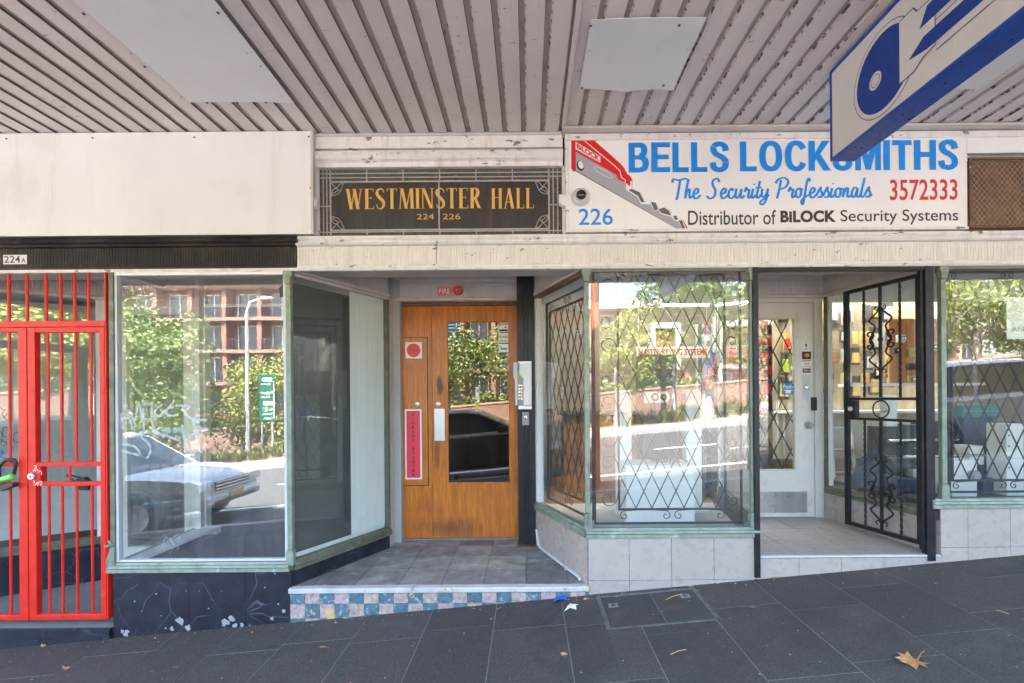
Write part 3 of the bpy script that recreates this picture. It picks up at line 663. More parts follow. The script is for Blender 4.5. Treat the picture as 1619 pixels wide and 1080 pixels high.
def bold_caps(s, w, h, T):
    V, H = .20, .165
    def rect(x0, x1, y0, y1): return [(x0, y0), (x1, y0), (x1, y1), (x0, y1)]
    def path(pts, wf, n=8):
        P = catmull(pts, n); Lf, Rt = ribbon(P, 1, wf); return [[Lf[i], Rt[i], Rt[i + 1], Lf[i + 1]] for i in range(len(P) - 1)]
    def arc(cx, cy, rx, ry, a0, a1, n=22, tv=V, th=H):
        o_ = []; q = [a0 + (a1 - a0) * i / n for i in range(n + 1)]
        def P(a, f): return (cx + (rx - tv * f) * math.copysign(abs(math.cos(a)) ** .85, math.cos(a)), cy + (ry - th * f) * math.copysign(abs(math.sin(a)) ** .85, math.sin(a)))
        for i in range(n): o_.append([P(q[i], 0), P(q[i + 1], 0), P(q[i + 1], 1), P(q[i], 1)])
        return o_
    pi = math.pi; G = {}
    G['L'] = (.52, [rect(0, V, 0, 1), rect(V, .52, 0, H)])
    G['E'] = (.60, [rect(0, V, 0, 1), rect(V, .60, 0, H), rect(V, .60, 1 - H, 1), rect(V, .56, .44, .44 + H * .95)])
    G['T'] = (.60, [rect(.20, .40, 0, 1 - H), rect(0, .60, 1 - H, 1)])
    G['H'] = (.68, [rect(0, V, 0, 1), rect(.48, .68, 0, 1), rect(V, .48, .43, .43 + H)])
    G['I'] = (V, [rect(0, V, 0, 1)])
    G['K'] = (.68, [rect(0, V, 0, 1), [(V, .33), (V, .60), (.42, 1), (.66, 1), (.38, .585)], [(.23, .40), (.345, .60), (.70, 0), (.46, 0)]])
    G['M'] = (.80, [rect(0, .18, 0, 1), rect(.62, .80, 0, 1), [(.18, 1), (.26, 1), (.455, .32), (.40, .02), (.32, .02), (.18, .6)], [(.62, 1), (.54, 1), (.345, .32), (.40, .02), (.48, .02), (.62, .6)]])
    G['O'] = (.72, arc(.36, .5, .36, .515, 0, 2 * pi, 36))
    G['C'] = (.66, arc(.35, .5, .35, .515, .16 * pi, 1.84 * pi, 32))
    G['B'] = (.64, [rect(0, V, 0, 1), rect(V, .36, 1 - H, 1), rect(V, .36, .44, .44 + H * .85), rect(V, .36, 0, H)] + arc(.34, .74, .26, .26, -pi / 2, pi / 2, 12, V, H) + arc(.34, .29, .30, .29, -pi / 2, pi / 2, 12, V, H))
    G['S'] = (.62, path([(.51, .70), (.47, .86), (.31, .935), (.15, .87), (.12, .74), (.20, .60), (.40, .48), (.50, .34), (.48, .16), (.31, .065), (.13, .14), (.09, .31)], lambda d, u: .155 + .045 * abs(d.y)))
    x = 0; polys = []
    for ch in s:
        wd, P = G[ch]
        for p in P: polys.append([(a[0] + x, a[1]) for a in p])
        x += wd + .075
    x -= .075; mb = MB(T)
    for i, p in enumerate(polys): mb.add([(a[0] * w / x, -.00012 * (i % 31), a[1] * h) for a in p], [tuple(range(len(p)))])
    return mb
for s_, ua, ub, vb_, va_ in (('BELLS', 994, 1153, 273, 226), ('LOCKSMITHS', 1170, 1515, 271, 224)):
    a_ = at(ua, vb_, YS - .0015); w_ = at(ub, vb_, YS).x - a_.x; hh_ = at(ua, va_, YS).z - a_.z
    t.part('lettering', bold_caps(s_, w_, hh_, Matrix.Translation(a_)), 'l_blue')
sign_text('3572333', 1407, 284, 1514, 317, 'l_red', .012)
sign_text('226', 915, 330, 969, 356, 'l_blue', .008)
sign_text('Distributor of', 1088, 333, 1227, 356, 'l_dark', .006)
sign_text('BiLOCK', 1234, 333, 1322, 352, 'l_dark', .045, space=1.05)
sign_text('Security Systems', 1329, 332, 1515, 356, 'l_dark', .006)
SCR = {'T': (.55, [[(.38, .98), (.30, .5), (.20, .0), (.12, .0)], [(-.02, .80), (.03, .98), (.30, .92), (.62, 1.0), (.72, .96)]]),
 'h': (.44, [[(.24, .98), (.12, .4), (.06, 0)], [(.08, .1), (.2, .42), (.30, .44), (.28, .2), (.30, .02), (.46, .14)]]),
 'e': (.38, [[(.04, .2), (.24, .28), (.28, .44), (.17, .48), (.04, .25), (.10, .0), (.24, .02), (.40, .16)]]),
 'S': (.66, [[(.62, .80), (.52, 1.0), (.30, .88), (.30, .64), (.42, .40), (.36, .10), (.14, -.02), (-.02, .12)]]),
 'c': (.36, [[(.28, .36), (.20, .48), (.06, .32), (.06, .05), (.20, 0), (.38, .16)]]),
 'u': (.46, [[(.08, .47), (.02, .12), (.10, .0), (.24, .16), (.34, .47)], [(.34, .47), (.28, .1), (.36, .0), (.48, .14)]]),
 'r': (.36, [[(.02, .30), (.12, .52), (.14, .40), (.26, .40), (.20, .1), (.26, .0), (.38, .14)]]),
 'i': (.22, [[(.10, .47), (.02, .1), (.08, 0), (.22, .14)], [(.14, .66), (.155, .71)]]),
 't': (.26, [[(.22, .85), (.06, .12), (.12, 0), (.26, .14)], [(.0, .5), (.30, .54)]]),
 'y': (.42, [[(.08, .47), (.04, .14), (.14, .04), (.28, .2), (.36, .47)], [(.36, .47), (.26, -.1), (.08, -.34), (-.04, -.22), (.2, -.02), (.42, .14)]]),
 'P': (.60, [[(.26, .90), (.14, .3), (.04, -.04)], [(-.02, .72), (.14, .94), (.44, 1.0), (.62, .82), (.50, .55), (.20, .42)]]),
 'o': (.38, [[(.20, .47), (.05, .34), (.05, .08), (.16, 0), (.28, .14), (.29, .38), (.20, .47), (.40, .40)]]),
 'f': (.32, [[(.36, .80), (.32, .96), (.22, .80), (.10, .1), (.0, -.34), (-.08, -.2), (.08, .0), (.34, .14)]]),
 's': (.34, [[(.0, .14), (.20, .50), (.20, .36), (.28, .16), (.18, .0), (.04, .04)], [(.24, .04), (.36, .15)]]),
 'n': (.46, [[(.10, .47), (.03, 0)], [(.06, .12), (.2, .44), (.29, .42), (.26, .12), (.32, 0), (.48, .14)]]),
 'a': (.44, [[(.30, .44), (.14, .47), (.02, .22), (.07, .0), (.2, .1), (.32, .45)], [(.32, .45), (.26, .1), (.34, 0), (.46, .14)]]),
 'l': (.24, [[(.24, .98), (.04, .14), (.10, 0), (.26, .14)]])}
def script_text(s, w, h, T, wd=.10):
    polys = []; x = 0
    for ch in s:
        if ch == ' ': x += .34; continue
        adv, st = SCR[ch]
        for k in st:
            P = catmull([(a + x, c) for a, c in k], 6)
            Lf, Rt = ribbon(P, wd, lambda d, u: .72 + .5 * abs(d.y))
            polys.append([(Lf[i], Rt[i], Rt[i + 1], Lf[i + 1]) for i in range(len(P) - 1)])
        x += adv
    mb = MB(T)
    for i, ps in enumerate(polys):
        for j, p in enumerate(ps):
            mb.add([(a.x * w / x, -.0001 * ((i * 3 + j) % 11), a.y * h) for a in p], [(0, 1, 2, 3)])
    return mb
a = at(1064, 314, YS - .0015); w = at(1378, 312, YS).x - a.x
t.part('lettering', script_text('The Security Professionals', w, .132, Matrix.Translation(a)), 'l_blue')
# the key picture, traced outlines in sign pixels
def kp(l): return [(890 + x / 6.0, 200 + y / 6.0) for x, y in l]
def flat(l, mat, lift, name='key_picture'):
    y = YS - lift
    pts = [at(u, v, y) for u, v in kp(l)]
    t.part(name, MB().add([(p.x, p.y, p.z) for p in pts], [tuple(range(len(pts)))]), mat)
edge = [(128, 418), (1130, 1000), (1165, 1000), (1178, 960), (1130, 878), (1095, 890), (1078, 838), (1032, 845), (1015, 780), (968, 752), (912, 780), (882, 712), (855, 722), (828, 692), (780, 718), (735, 618), (655, 575), (655, 500), (640, 470), (610, 450), (580, 390), (545, 350), (235, 78), (92, 78), (86, 110), (86, 385), (100, 415)]
flat([(x - (6 if x < 600 else -4), y + (8 if x < 1100 else 2)) for x, y in edge], 'black', .0006)
flat(edge, 'key_red', .0009)
flat([(122, 240), (124, 418), (1120, 992), (1150, 990), (1088, 900), (1052, 890), (1030, 858), (930, 830), (905, 790), (865, 808), (835, 740), (740, 735), (705, 668), (598, 600), (600, 540), (520, 500), (508, 460)], 'key_grey', .0012)
flat([(600, 545), (655, 575), (735, 618), (780, 718), (828, 692), (855, 722), (882, 712), (912, 780), (968, 752), (1015, 780), (1032, 845), (1078, 838), (1095, 890), (1130, 878), (1168, 965), (1150, 985), (1088, 900), (1052, 890), (1030, 858), (930, 830), (905, 790), (865, 808), (835, 740), (740, 735), (705, 668), (598, 600)], 'white', .0014)
for q in ([(650, 590), (728, 625), (775, 715), (745, 722), (712, 660), (625, 605)], [(832, 715), (880, 722), (905, 785), (868, 800)], [(905, 785), (960, 768), (1008, 800), (1025, 845), (935, 822)], [(1045, 850), (1075, 845), (1090, 885), (1060, 885)], [(1095, 892), (1130, 890), (1158, 965), (1140, 975)]):
    flat(q, 'key_dgrey', .0016)
flat([(120, 145), (355, 285), (355, 345), (120, 215)], 'white', .0013)
flat([(598, 540), (612, 545), (612, 590), (598, 600)], 'white', .0015); flat([(640, 520), (655, 515), (655, 570), (640, 580)], 'white', .0013)
flat([(130, 78), (140, 78), (330, 235), (500, 375), (545, 420), (560, 480), (595, 505), (595, 540), (588, 540), (586, 510), (550, 485), (538, 425), (495, 382), (325, 242)], 'white', .0011)
def oval(cx, cy, rx, ry, tilt, n=20):
    return [(cx + rx * math.cos(q) * math.cos(tilt) - ry * math.sin(q) * math.sin(tilt), cy + rx * math.cos(q) * math.sin(tilt) + ry * math.sin(q) * math.cos(tilt)) for q in [2 * math.pi * k / n for k in range(n)]]
flat(oval(166, 374, 34, 50, -.35), 'black', .0015); flat(oval(170, 366, 24, 38, -.35), 'white', .0017)
mb = None
def ringpx(cx, cy, rx, ry, tilt, wdt, mat, lift):
    o_, i_ = oval(cx, cy, rx, ry, tilt), oval(cx, cy, rx - wdt, ry - wdt, tilt); n = len(o_)
    P = [at(u, v, YS - lift) for u, v in kp(o_ + i_)]
    t.part('key_picture', MB().add([tuple(p) for p in P], [(k, (k + 1) % n, (k + 1) % n + n, k + n) for k in range(n)]), mat)
ringpx(384, 435, 105, 26, .52, 5, 'white', .0016)
a = at(*kp([(132, 208)])[0], YS - .0018); e = at(*kp([(348, 335)])[0], YS - .0018)
ang = math.atan2(e.z - a.z, e.x - a.x)
T = Matrix.Translation(a) @ Matrix(((1, 0, 0, 0), (0, 1, 0, 0), (math.tan(ang), 0, 1, 0), (0, 0, 0, 1)))
t.part('lettering', text_mb('BiLOCK', (e.x - a.x), .036, T, .04), 'key_red')
screws(t, [(909, 368), (1007, 368), (1108, 367), (1208, 366), (1306, 366), (1406, 365), (1508, 364)], YS - .002, 'gold', .004)

# cctv dome camera on the sign
p = at(918, 313, YS)
t = Thing('dome_camera', 'white dome security camera fixed on the signboard above the blue street number', 'security camera', (p.x, YS, p.z - .06))
t.part('housing', MB().lathe([(.058, .0), (.062, -.012), (.055, -.028), (.040, -.038), (.034, -.036)], (p.x, YS - .001, p.z), 'y', 28), 'light_grey', smooth=True)
t.part('dome', MB().lathe([(.033, -.030), (.032, -.042), (.026, -.054), (.015, -.061), (.003, -.063)], (p.x, YS, p.z + .006), 'y', 20), 'car_glass', smooth=True)

# ================================================================= VENT GRILLE
x0, x1 = at(1532, 300, YS).x, 5.2
z0, z1 = 2.612, at(1580, 249, YS).z
t = Thing('vent_grille', 'rusty expanded mesh vent with a stained brown board behind it', 'vent', (3.4, YS, z0))
mb = MB()
mb.box(x0, x1, YS - .008, YS + .01, z1 - .016, z1); mb.box(x0, x1, YS - .008, YS + .01, z0, z0 + .018); mb.box(x0, x0 + .018, YS - .007, YS + .01, z0 + .0185, z1 - .0165)
t.part('frame', mb, 'rust', bev=.002)
t.part('backing', MB().box(x0, x1, .0, .02, z0, z1), 'brown_board')
mb = MB(); px_, pz_ = .034, .0205
nx = int((x1 - x0 - .02) / px_); nz = int((z1 - z0 - .034) / pz_)
for j in range(nz + 1):
    for i in range(nx):
        xx = x0 + .018 + i * px_ + (j % 2) * px_ / 2; zz = z0 + .018 + j * pz_
        for s in (1, -1):
            xa_, za_, xb_, zb2 = xx, zz, xx + s * px_ / 2, zz + pz_
            if zb2 > z1 - .014 or not (x0 + .01 < xb_ < x1): continue
            mb.add([(xa_, YS + .001, za_ - .0022), (xb_, YS - .003, zb2 - .0022), (xb_, YS - .003, zb2 + .0022), (xa_, YS + .001, za_ + .0022),
                    (xa_, YS + .004, za_ - .0022), (xb_, YS + .0, zb2 - .0022), (xb_, YS + .0, zb2 + .0022), (xa_, YS + .004, za_ + .0022)], [(0, 1, 2, 3), (4, 5, 6, 7), (0, 1, 5, 4), (3, 2, 6, 7)])
t.part('expanded_mesh', mb, 'mesh_metal', kind='stuff')

# ================================================================= CANOPY
CZ, CYF = 3.29, -3.05
t = Thing('street_canopy', 'ribbed metal street canopy hung over the footpath with patched soffit', 'canopy', (0, -1.5, CZ))
pitch = .124
prof = [(0, .011), (.007, -.001), (.012, .0), (.060, -.001), (.0955, .0), (.0975, .012), (.1235, .011), (.1235, .020), (.096, .020), (.090, .006), (.012, .006), (.006, .018), (0, .018)]
n0 = -62
me = None
xs0 = .245
ribs = [xs0 + pitch * k for k in range(-66, 75)]
base_mb = MB(); base_mb.prism([(x, z) for x, z in prof], -3.0, -.104 + .10, 'y')
for fi in range(len(base_mb.f)):
    vs = [base_mb.v[i] for i in base_mb.f[fi]]
    mx = sum(v.x for v in vs) / len(vs); mz = sum(v.z for v in vs) / len(vs)
    base_mb.mi[fi] = 0 if len(vs) != 4 else (3 if mx < .008 else (2 if .0955 < mx < .0974 else (1 if mx > .0974 else 0)))
rib_me = to_mesh('soffit_strip', base_mb, ['soffit', 'soffit_edge', 'soffit_line', 'soffit_rag'])
for x in ribs:
    o = bpy.data.objects.new('soffit_strip', rib_me); COL.objects.link(o); o.parent = t.o; o.location = Vector((x, 0, CZ)) - t.base
t.part('seam_strip', MB().box(xs0 - .012, xs0 + .012, -3.0, -.105, CZ - .012, CZ - .003), 'soffit', bev=.003)
t.part('seam_strip', MB().box(2.16, 2.20, -3.0, -.105, CZ - .022, CZ - .003), 'patch', bev=.003)
t.part('deck', MB().box(XW0 - 2, XW1 + 2, -3.0, .29, CZ + .20, CZ + .24), 'far_trim')
t.part('fascia', MB().box(XW0 - 2, XW1 + 2, CYF - .06, CYF, CZ - .26, CZ + .34), 'far_trim')
t.part('fascia_lining', MB().box(XW0 - 2, XW1 + 2, CYF + .001, CYF + .048, CZ - .10, CZ + .19), 'soffit')
def sheet(x0, x1, y0, y1, z, curl=()):
    nx, ny = 10, 10; mb = MB(); vs = []; fs = []
    for k, dz in ((0, 0), (1, .003)):
        for j in range(ny + 1):
            for i in range(nx + 1):
                u, v = i / nx, j / ny; d = 0
                for (cu, cv, r, h) in curl: d -= h * max(0, 1 - math.hypot(u - cu, v - cv) / r) ** 2
                vs.append((x0 + (x1 - x0) * u, y0 + (y1 - y0) * v, z + dz + d))
    n = (nx + 1) * (ny + 1)
    for j in range(ny):
        for i in range(nx):
            a_ = j * (nx + 1) + i; fs.append((a_, a_ + 1, a_ + nx + 2, a_ + nx + 1)); a_ += n; fs.append((a_, a_ + 1, a_ + nx + 2, a_ + nx + 1))
    for i in range(nx):
        for a_ in (i, ny * (nx + 1) + i): fs.append((a_, a_ + 1, a_ + 1 + n, a_ + n))
    for j in range(ny):
        for a_ in (j * (nx + 1), j * (nx + 1) + nx): fs.append((a_, a_ + nx + 1, a_ + nx + 1 + n, a_ + n))
    return mb.add(vs, fs)
def soff(u, v, z=CZ):                    # photo pixel on the soffit plane
    du, dv = u - 835.0, v - 630.0; c, s = math.cos(ROLL), math.sin(ROLL); a_, b_ = du * c - dv * s, du * s + dv * c
    k = (CAM_H - z) / b_; return Vector((a_ * k, FPX * k - CAM_D, z))
q = [soff(300, 159), soff(465, 157), soff(915, 136), soff(1064, 137), soff(927, 24), soff(1547, 136)]
t.part('patch_panel', sheet(q[0].x, q[1].x, -2.6, q[0].y, CZ - .012, [(1, 1, .5, .010), (0, .4, .4, .006)]), 'patch', smooth=True)
t.part('patch_panel', sheet(q[2].x + .004, q[3].x, q[4].y, q[2].y, CZ - .016, [(.5, 1, .6, .020), (1, 1, .35, .015), (0, 0, .5, .008)]), 'patch', smooth=True)
t.part('patch_panel', sheet(1.93, q[5].x, -2.6, q[5].y, CZ - .012, [(1, 1, .5, .010)]), 'patch', smooth=True)
for x in (-2.02 + .01, -1.42, q[2].x + .02, q[3].x - .02, q[5].x - .02):
    for y in (-.45, -.8, -1.25, -1.6):
        if x > .2 and x < 1 and not (q[4].y < y < q[2].y): continue
        t.part('screw', MB().lathe([(.005, 0), (.006, .003)], (x, y, CZ - .022), 'z', 7), 'steel')

# ================================================================= PROJECTING KEY SIGN
t = Thing('hanging_key_sign', 'long projecting box sign with blue edges and a big blue key on its grey face', 'sign', (1.73, -1.6, 2.79))
hx0, hx1, hy0, hy1, hz0, hz1 = 1.665, 1.80, -2.75, -.615, 2.785, 3.272
t.part('casing', MB().box(hx0 + .006, hx1 - .006, hy0 + .004, hy1 - .004, hz0 + .004, hz1), 'sign_face')
fm = 'blue_sign'
t.part('casing_edge', MB().box(hx0, hx1, hy0, hy1, hz0, hz0 + .014), fm, bev=.002)
t.part('casing_edge', MB().box(hx0, hx1, hy1 - .012, hy1, hz0 + .0145, hz1 - .012), fm, bev=.002)
t.part('casing_edge', MB().box(hx0, hx1, hy0, hy0 + .012, hz0 + .0145, hz1 - .012), fm, bev=.002)
t.part('casing_edge', MB().box(hx0, hx1, hy0, hy1, hz1 - .0115, hz1 + .004), fm, bev=.002)
def face_poly(pts, mat, lift, name='key_emblem'):
    for X in (hx0 + .006 - lift, hx1 - .006 + lift):
        t.part(name, MB().add([(X, y, z) for y, z in pts], [tuple(range(len(pts)))]), mat)
def onface(u, v):
    du, dv = u - 835.0, v - 630.0; c, s = math.cos(ROLL), math.sin(ROLL); a_, b_ = du * c - dv * s, du * s + dv * c
    k = (hx0 + .005) / a_; return (FPX * k - CAM_D, CAM_H - b_ * k)
def circ(cy, cz, r, n=40, a0=0, a1=2 * math.pi): return [(cy + r * math.cos(a0 + (a1 - a0) * k / n), cz + r * math.sin(a0 + (a1 - a0) * k / n)) for k in range(n + (0 if a1 - a0 > 6.2 else 1))]
c0 = onface(1396, 112); rr_ = .178
sp = math.acos(min(1, .62))
face_poly(circ(c0[0], c0[1], rr_ + .024), 'ink_blue', .0006)
face_poly(circ(c0[0], c0[1], rr_ + .020), 'sign_face', .0009)
face_poly(circ(c0[0], c0[1], rr_, 36, math.pi + .80 - 2 * math.pi + .0, math.pi - .80), 'ink_blue', .0012)
h_ = onface(1384, 128)
face_poly(circ(h_[0], h_[1], .040), 'sign_face', .0015); face_poly(circ(h_[0], h_[1], .029), 'ink_blue', .0018); face_poly(circ(h_[0], h_[1], .026), 'sign_face', .0021)
kz = c0[1]
ye = c0[0] - rr_ * .74
# neck and blade running towards the kerb
neck = [(ye + .03, kz - .13), (ye + .03, kz + .15), (ye - .05, kz + .15), (ye - .07, kz + .12), (ye - .16, kz + .115), (ye - .16, kz - .09), (ye - .10, kz - .10), (ye - .05, kz - .13)]
face_poly([(y, z) for y, z in neck], 'ink_blue', .0024)
face_poly([(y + (.004 if y < ye else 0), kz + (z - kz) * .965) for y, z in neck], 'sign_face', .0027)
face_poly([(ye - .02, kz - .06), (ye - .10, kz - .015), (hy0 + .35, kz - .015), (hy0 + .35, kz - .08), (ye - .12, kz - .08)], 'ink_blue', .0030)
face_poly([(ye - .08, kz + .03), (ye - .12, kz + .10), (hy0 + .35, kz + .10), (hy0 + .28, kz + .03)], 'ink_blue', .0030)
for dz in (-.115, .125, .008):
    face_poly([(ye - .16, kz + dz - .002), (hy0 + .3, kz + dz - .002), (hy0 + .3, kz + dz + .002), (ye - .16, kz + dz + .002)], 'ink_blue', .0024)
for y in (-1.0, -2.3): t.part('hanger', MB().box(1.72, 1.745, y - .015, y + .015, hz1 + .004, CZ + .03), 'steel')
# ================================================================= SHOPFRONT HELPERS
def pane(th, p, q, z0, z1, mat='glass', inset=.0, parent=None, y0=.018):
    T, L = wall_frame(p, q)
    return th.part('pane', MB(T).box(inset, L - inset, y0, y0 + .006, z0, z1), mat, parent=parent)
def rail(th, name, p, q, prof, mat, x0=0, x1=None, parent=None, bev=0):
    T, L = wall_frame(p, q)
    return th.part(name, MB(T).prism(prof, x0, (L if x1 is None else L + x1), 'x'), mat, parent=parent, bev=bev)
def sill_prof(z): return [(-.028, z - .065), (.03, z - .065), (.03, z - .002), (-.012, z - .002), (-.018, z - .016), (-.03, z - .02), (-.034, z - .034), (-.026, z - .042)]
def corner_post(th, x, y, z0, z1, mat='green_metal'):
    w = .017
    c = th.part('corner_post', MB().box(x - w, x + w, y - .012, y + .024, z0 + .11, z1 - .09), mat, bev=.004)
    mb = MB(); mb.prism([(x - w - .008, z0), (x + w + .008, z0), (x + w + .008, z0 + .085), (x + w, z0 + .108), (x - w, z0 + .108), (x - w - .008, z0 + .085)], y - .018, y + .026, 'y')
    th.part('post_base', mb, mat, parent=c, bev=.002)
    mb = MB()
    mb.prism([(x - w, z1 - .089), (x + w, z1 - .089), (x + w + .004, z1 - .05), (x + w + .014, z1 - .035), (x + w + .014, z1 - .0), (x - w - .014, z1 - .0), (x - w - .014, z1 - .035), (x - w - .004, z1 - .05)], y - .022, y + .026, 'y')
    th.part('post_capital', mb, mat, parent=c, bev=.003)
    return c
def tiled(th, parent, p, q, poly, cw, ch, ox, oz, matf, gap=.003, thick=.01, stag=0, name='wall_tile', yo=-.002):
    T, L = wall_frame(p, q)
    for i, j, c in grid_cells(poly, cw, ch, ox, oz, gap, stag):
        th.part(name, MB(T).prism(c, yo - thick, yo - .0005, 'y'), matf(i, j), parent=parent)
def floor_tiles(th, parent, polys, z, cw, ch, ox, oy, mat, gap=.004, name='floor_tile', stag=0):
    r = random.Random(5)
    for i, j, c in [q for poly in polys for q in grid_cells(poly, cw, ch, ox, oy, gap, stag)]:
        dz = r.uniform(-.0008, .0008)
        th.part(name, MB().prism(c, z - .012, z + dz, 'z'), mat, parent=parent)

# ================================================================= VACANT SHOP
v = Thing('vacant_shopfront', 'empty shopfront with scratched glass over a black veined marble base', 'shopfront', (-2.2, 0, .0))
zs = .415
sb = v.part('stall_riser', MB().prism([(A0[0], -.4), (A[0] + .01, -.4), (A[0] + .01, zs - .067), (A0[0], zs - .067)], .012, .10, 'y'), 'grout_dark')
jx = [A0[0] - .012, -2.30, -1.92, A[0] + .01]
for i in range(3):
    v.part('marble_panel', MB().prism([(jx[i] + .0012, GZ(jx[i]) - .05), (jx[i + 1] - .0012, GZ(jx[i + 1]) - .05), (jx[i + 1] - .0012, zs - .068), (jx[i] + .0012, zs - .068)], -.006, .0115, 'y'), 'marble', parent=sb)
rail(v, 'sill', A0, A, sill_prof(zs), 'green_metal', x0=-.02)
rail(v, 'head_rail', A0, A, [(-.004, 2.352), (.03, 2.352), (.03, 2.372), (-.006, 2.372)], 'white')
v.part('edge_bead', MB().box(A0[0] + .012, A0[0] + .028, -.004, .03, zs + .001, 2.351), 'light_grey')
v.part('edge_bead', MB().box(A[0] - .034, A[0] - .0185, -.004, .03, zs + .001, 2.351), 'light_grey')
v.part('edge_bead', MB().box(A0[0] + .03, A[0] - .036, .0, .03, zs + .001, zs + .014), 'light_grey')
pane(v, A0, A, zs + .002, 2.365, 'glass_dusty', .012)
corner_post(v, A[0] + .002, 0, zs - .03, 2.372)
pl = v.part('corner_post', MB().box(A0[0] - .022, A0[0] + .011, -.014, .03, zs + .11, 2.372), 'green_dark', bev=.003)
v.part('post_base', MB().prism([(A0[0] - .045, zs - .07), (A0[0] + .012, zs - .07), (A0[0] + .012, zs + .109), (A0[0] - .02, zs + .109), (A0[0] - .028, zs + .06), (A0[0] - .045, zs + .03)], -.022, .028, 'y'), 'green_metal', parent=pl, bev=.002)
v.part('post_bracket', MB().lathe([(.024, .0), (.030, .004), (.030, .014), (.014, .018), (.012, .04)][::1], (A0[0] - .025, -.012, zs + .11), 'z', 12), 'green_metal', parent=pl)
# pane running back along the porch
T, L = wall_frame(A, A2)
sb2 = v.part('stall_riser', MB(T).box(.0, L, .012, .08, .0, zs - .067), 'grout_dark')
for k in range(4):
    v.part('marble_panel', MB(T).box(L * k / 4 + .002, L * (k + 1) / 4 - .002, -.004, .0115, .236, zs - .068), 'marble', parent=sb2)
rail(v, 'sill', A, A2, sill_prof(zs), 'green_dark', x0=.02)
rail(v, 'head_rail', A, A2, [(-.004, 2.35), (.03, 2.35), (.03, 2.368), (-.004, 2.368)], 'trim_grey', x0=.02)
pane(v, A, A2, zs + .002, 2.36, 'glass_side', .02)
v.part('corner_post', MB(T).box(L - .026, L + .004, -.01, .03, zs + .001, 2.349), 'green_dark', bev=.003)
v.part('side_bead', MB(T).box(.022, L - .03, .03, .045, zs + .001, zs + .03), 'int_white')
v.part('backing_board', MB(T).box(L * .585, L - .028, .0265, .032, zs + .032, 2.348), 'board_white')
v.part('backing_board', MB(T).box(.05, L * .583, .0265, .032, zs + .032, 2.31), 'board_dark')
# door jamb strip and reveal between pane and hall door
v.part('reveal', MB().box(-1.235, -1.19, .875, 1.09, .236, 2.37), 'trim_grey')
# the pane facing the neighbour's gate recess
rail(v, 'sill', A0B, A0, sill_prof(zs), 'green_dark')
pane(v, A0B, A0, zs + .002, 2.36, 'glass_side', .02)
T, L = wall_frame(A0B, A0)
v.part('stall_riser', MB(T).box(.0, L - .02, .0, .05, -.3, zs - .067), 'marble')
v.part('sill_board', MB().prism([(A0[0] + .03, .05), (A0[0] + .12, .05), (-2.68, .86), (-2.84, .86)], zs - .02, zs + .0, 'z'), 'int_white')
v.part('partition', MB().box(-2.86, -2.68, .861, .93, .36, zs + .0), 'int_white')
v.part('window_post', MB().box(-2.88, -2.76, .86, .93, zs + .001, 2.599), 'int_white', bev=.004)
v.part('window_post', MB(T).box(.03, .08, .05, .09, zs + .01, 2.59), 'int_white', bev=.003)
v.part('bulkhead', MB().box(-2.759, -1.26, .86, .90, 2.31, 2.598), 'int_grey')
v.part('bulkhead_trim', MB().box(-2.759, -1.26, .84, .859, 2.30, 2.325), 'int_white')
v.part('display_ceiling', MB().prism([(-2.76, .25), (-1.50, .25), (-1.26, .858), (-2.76, .858)], 2.59, 2.598, 'z'), 'int_white')
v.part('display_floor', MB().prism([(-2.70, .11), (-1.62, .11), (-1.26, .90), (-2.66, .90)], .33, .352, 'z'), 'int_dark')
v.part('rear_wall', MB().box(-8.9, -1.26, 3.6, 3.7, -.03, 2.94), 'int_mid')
for (u_, v_, r_) in ((285, 982, 8), (298, 992, 6), (272, 994, 4), (356, 984, 7), (366, 978, 6), (372, 990, 5), (382, 988, 4), (395, 990, 3), (200, 1001, 6), (193, 998, 4), (430, 978, 4), (448, 966, 4), (440, 955, 2), (247, 939, 2), (213, 951, 1.5), (419, 929, 1.5), (262, 993, 2), (330, 962, 1.5)):
    rr2 = random.Random(u_ * 7 + v_); c_ = at(u_, v_, -.0065)
    P_ = [(c_.x + rr2.uniform(.35, 1.3) * r_ / 260 * math.cos(q_ * .57), c_.z + rr2.uniform(.5, 1.1) * r_ / 234 * math.sin(q_ * .57)) for q_ in range(11)]
    v.part('bare_patch', MB().prism(P_, -.0072, -.0062, 'y'), 'kerb', parent=sb)
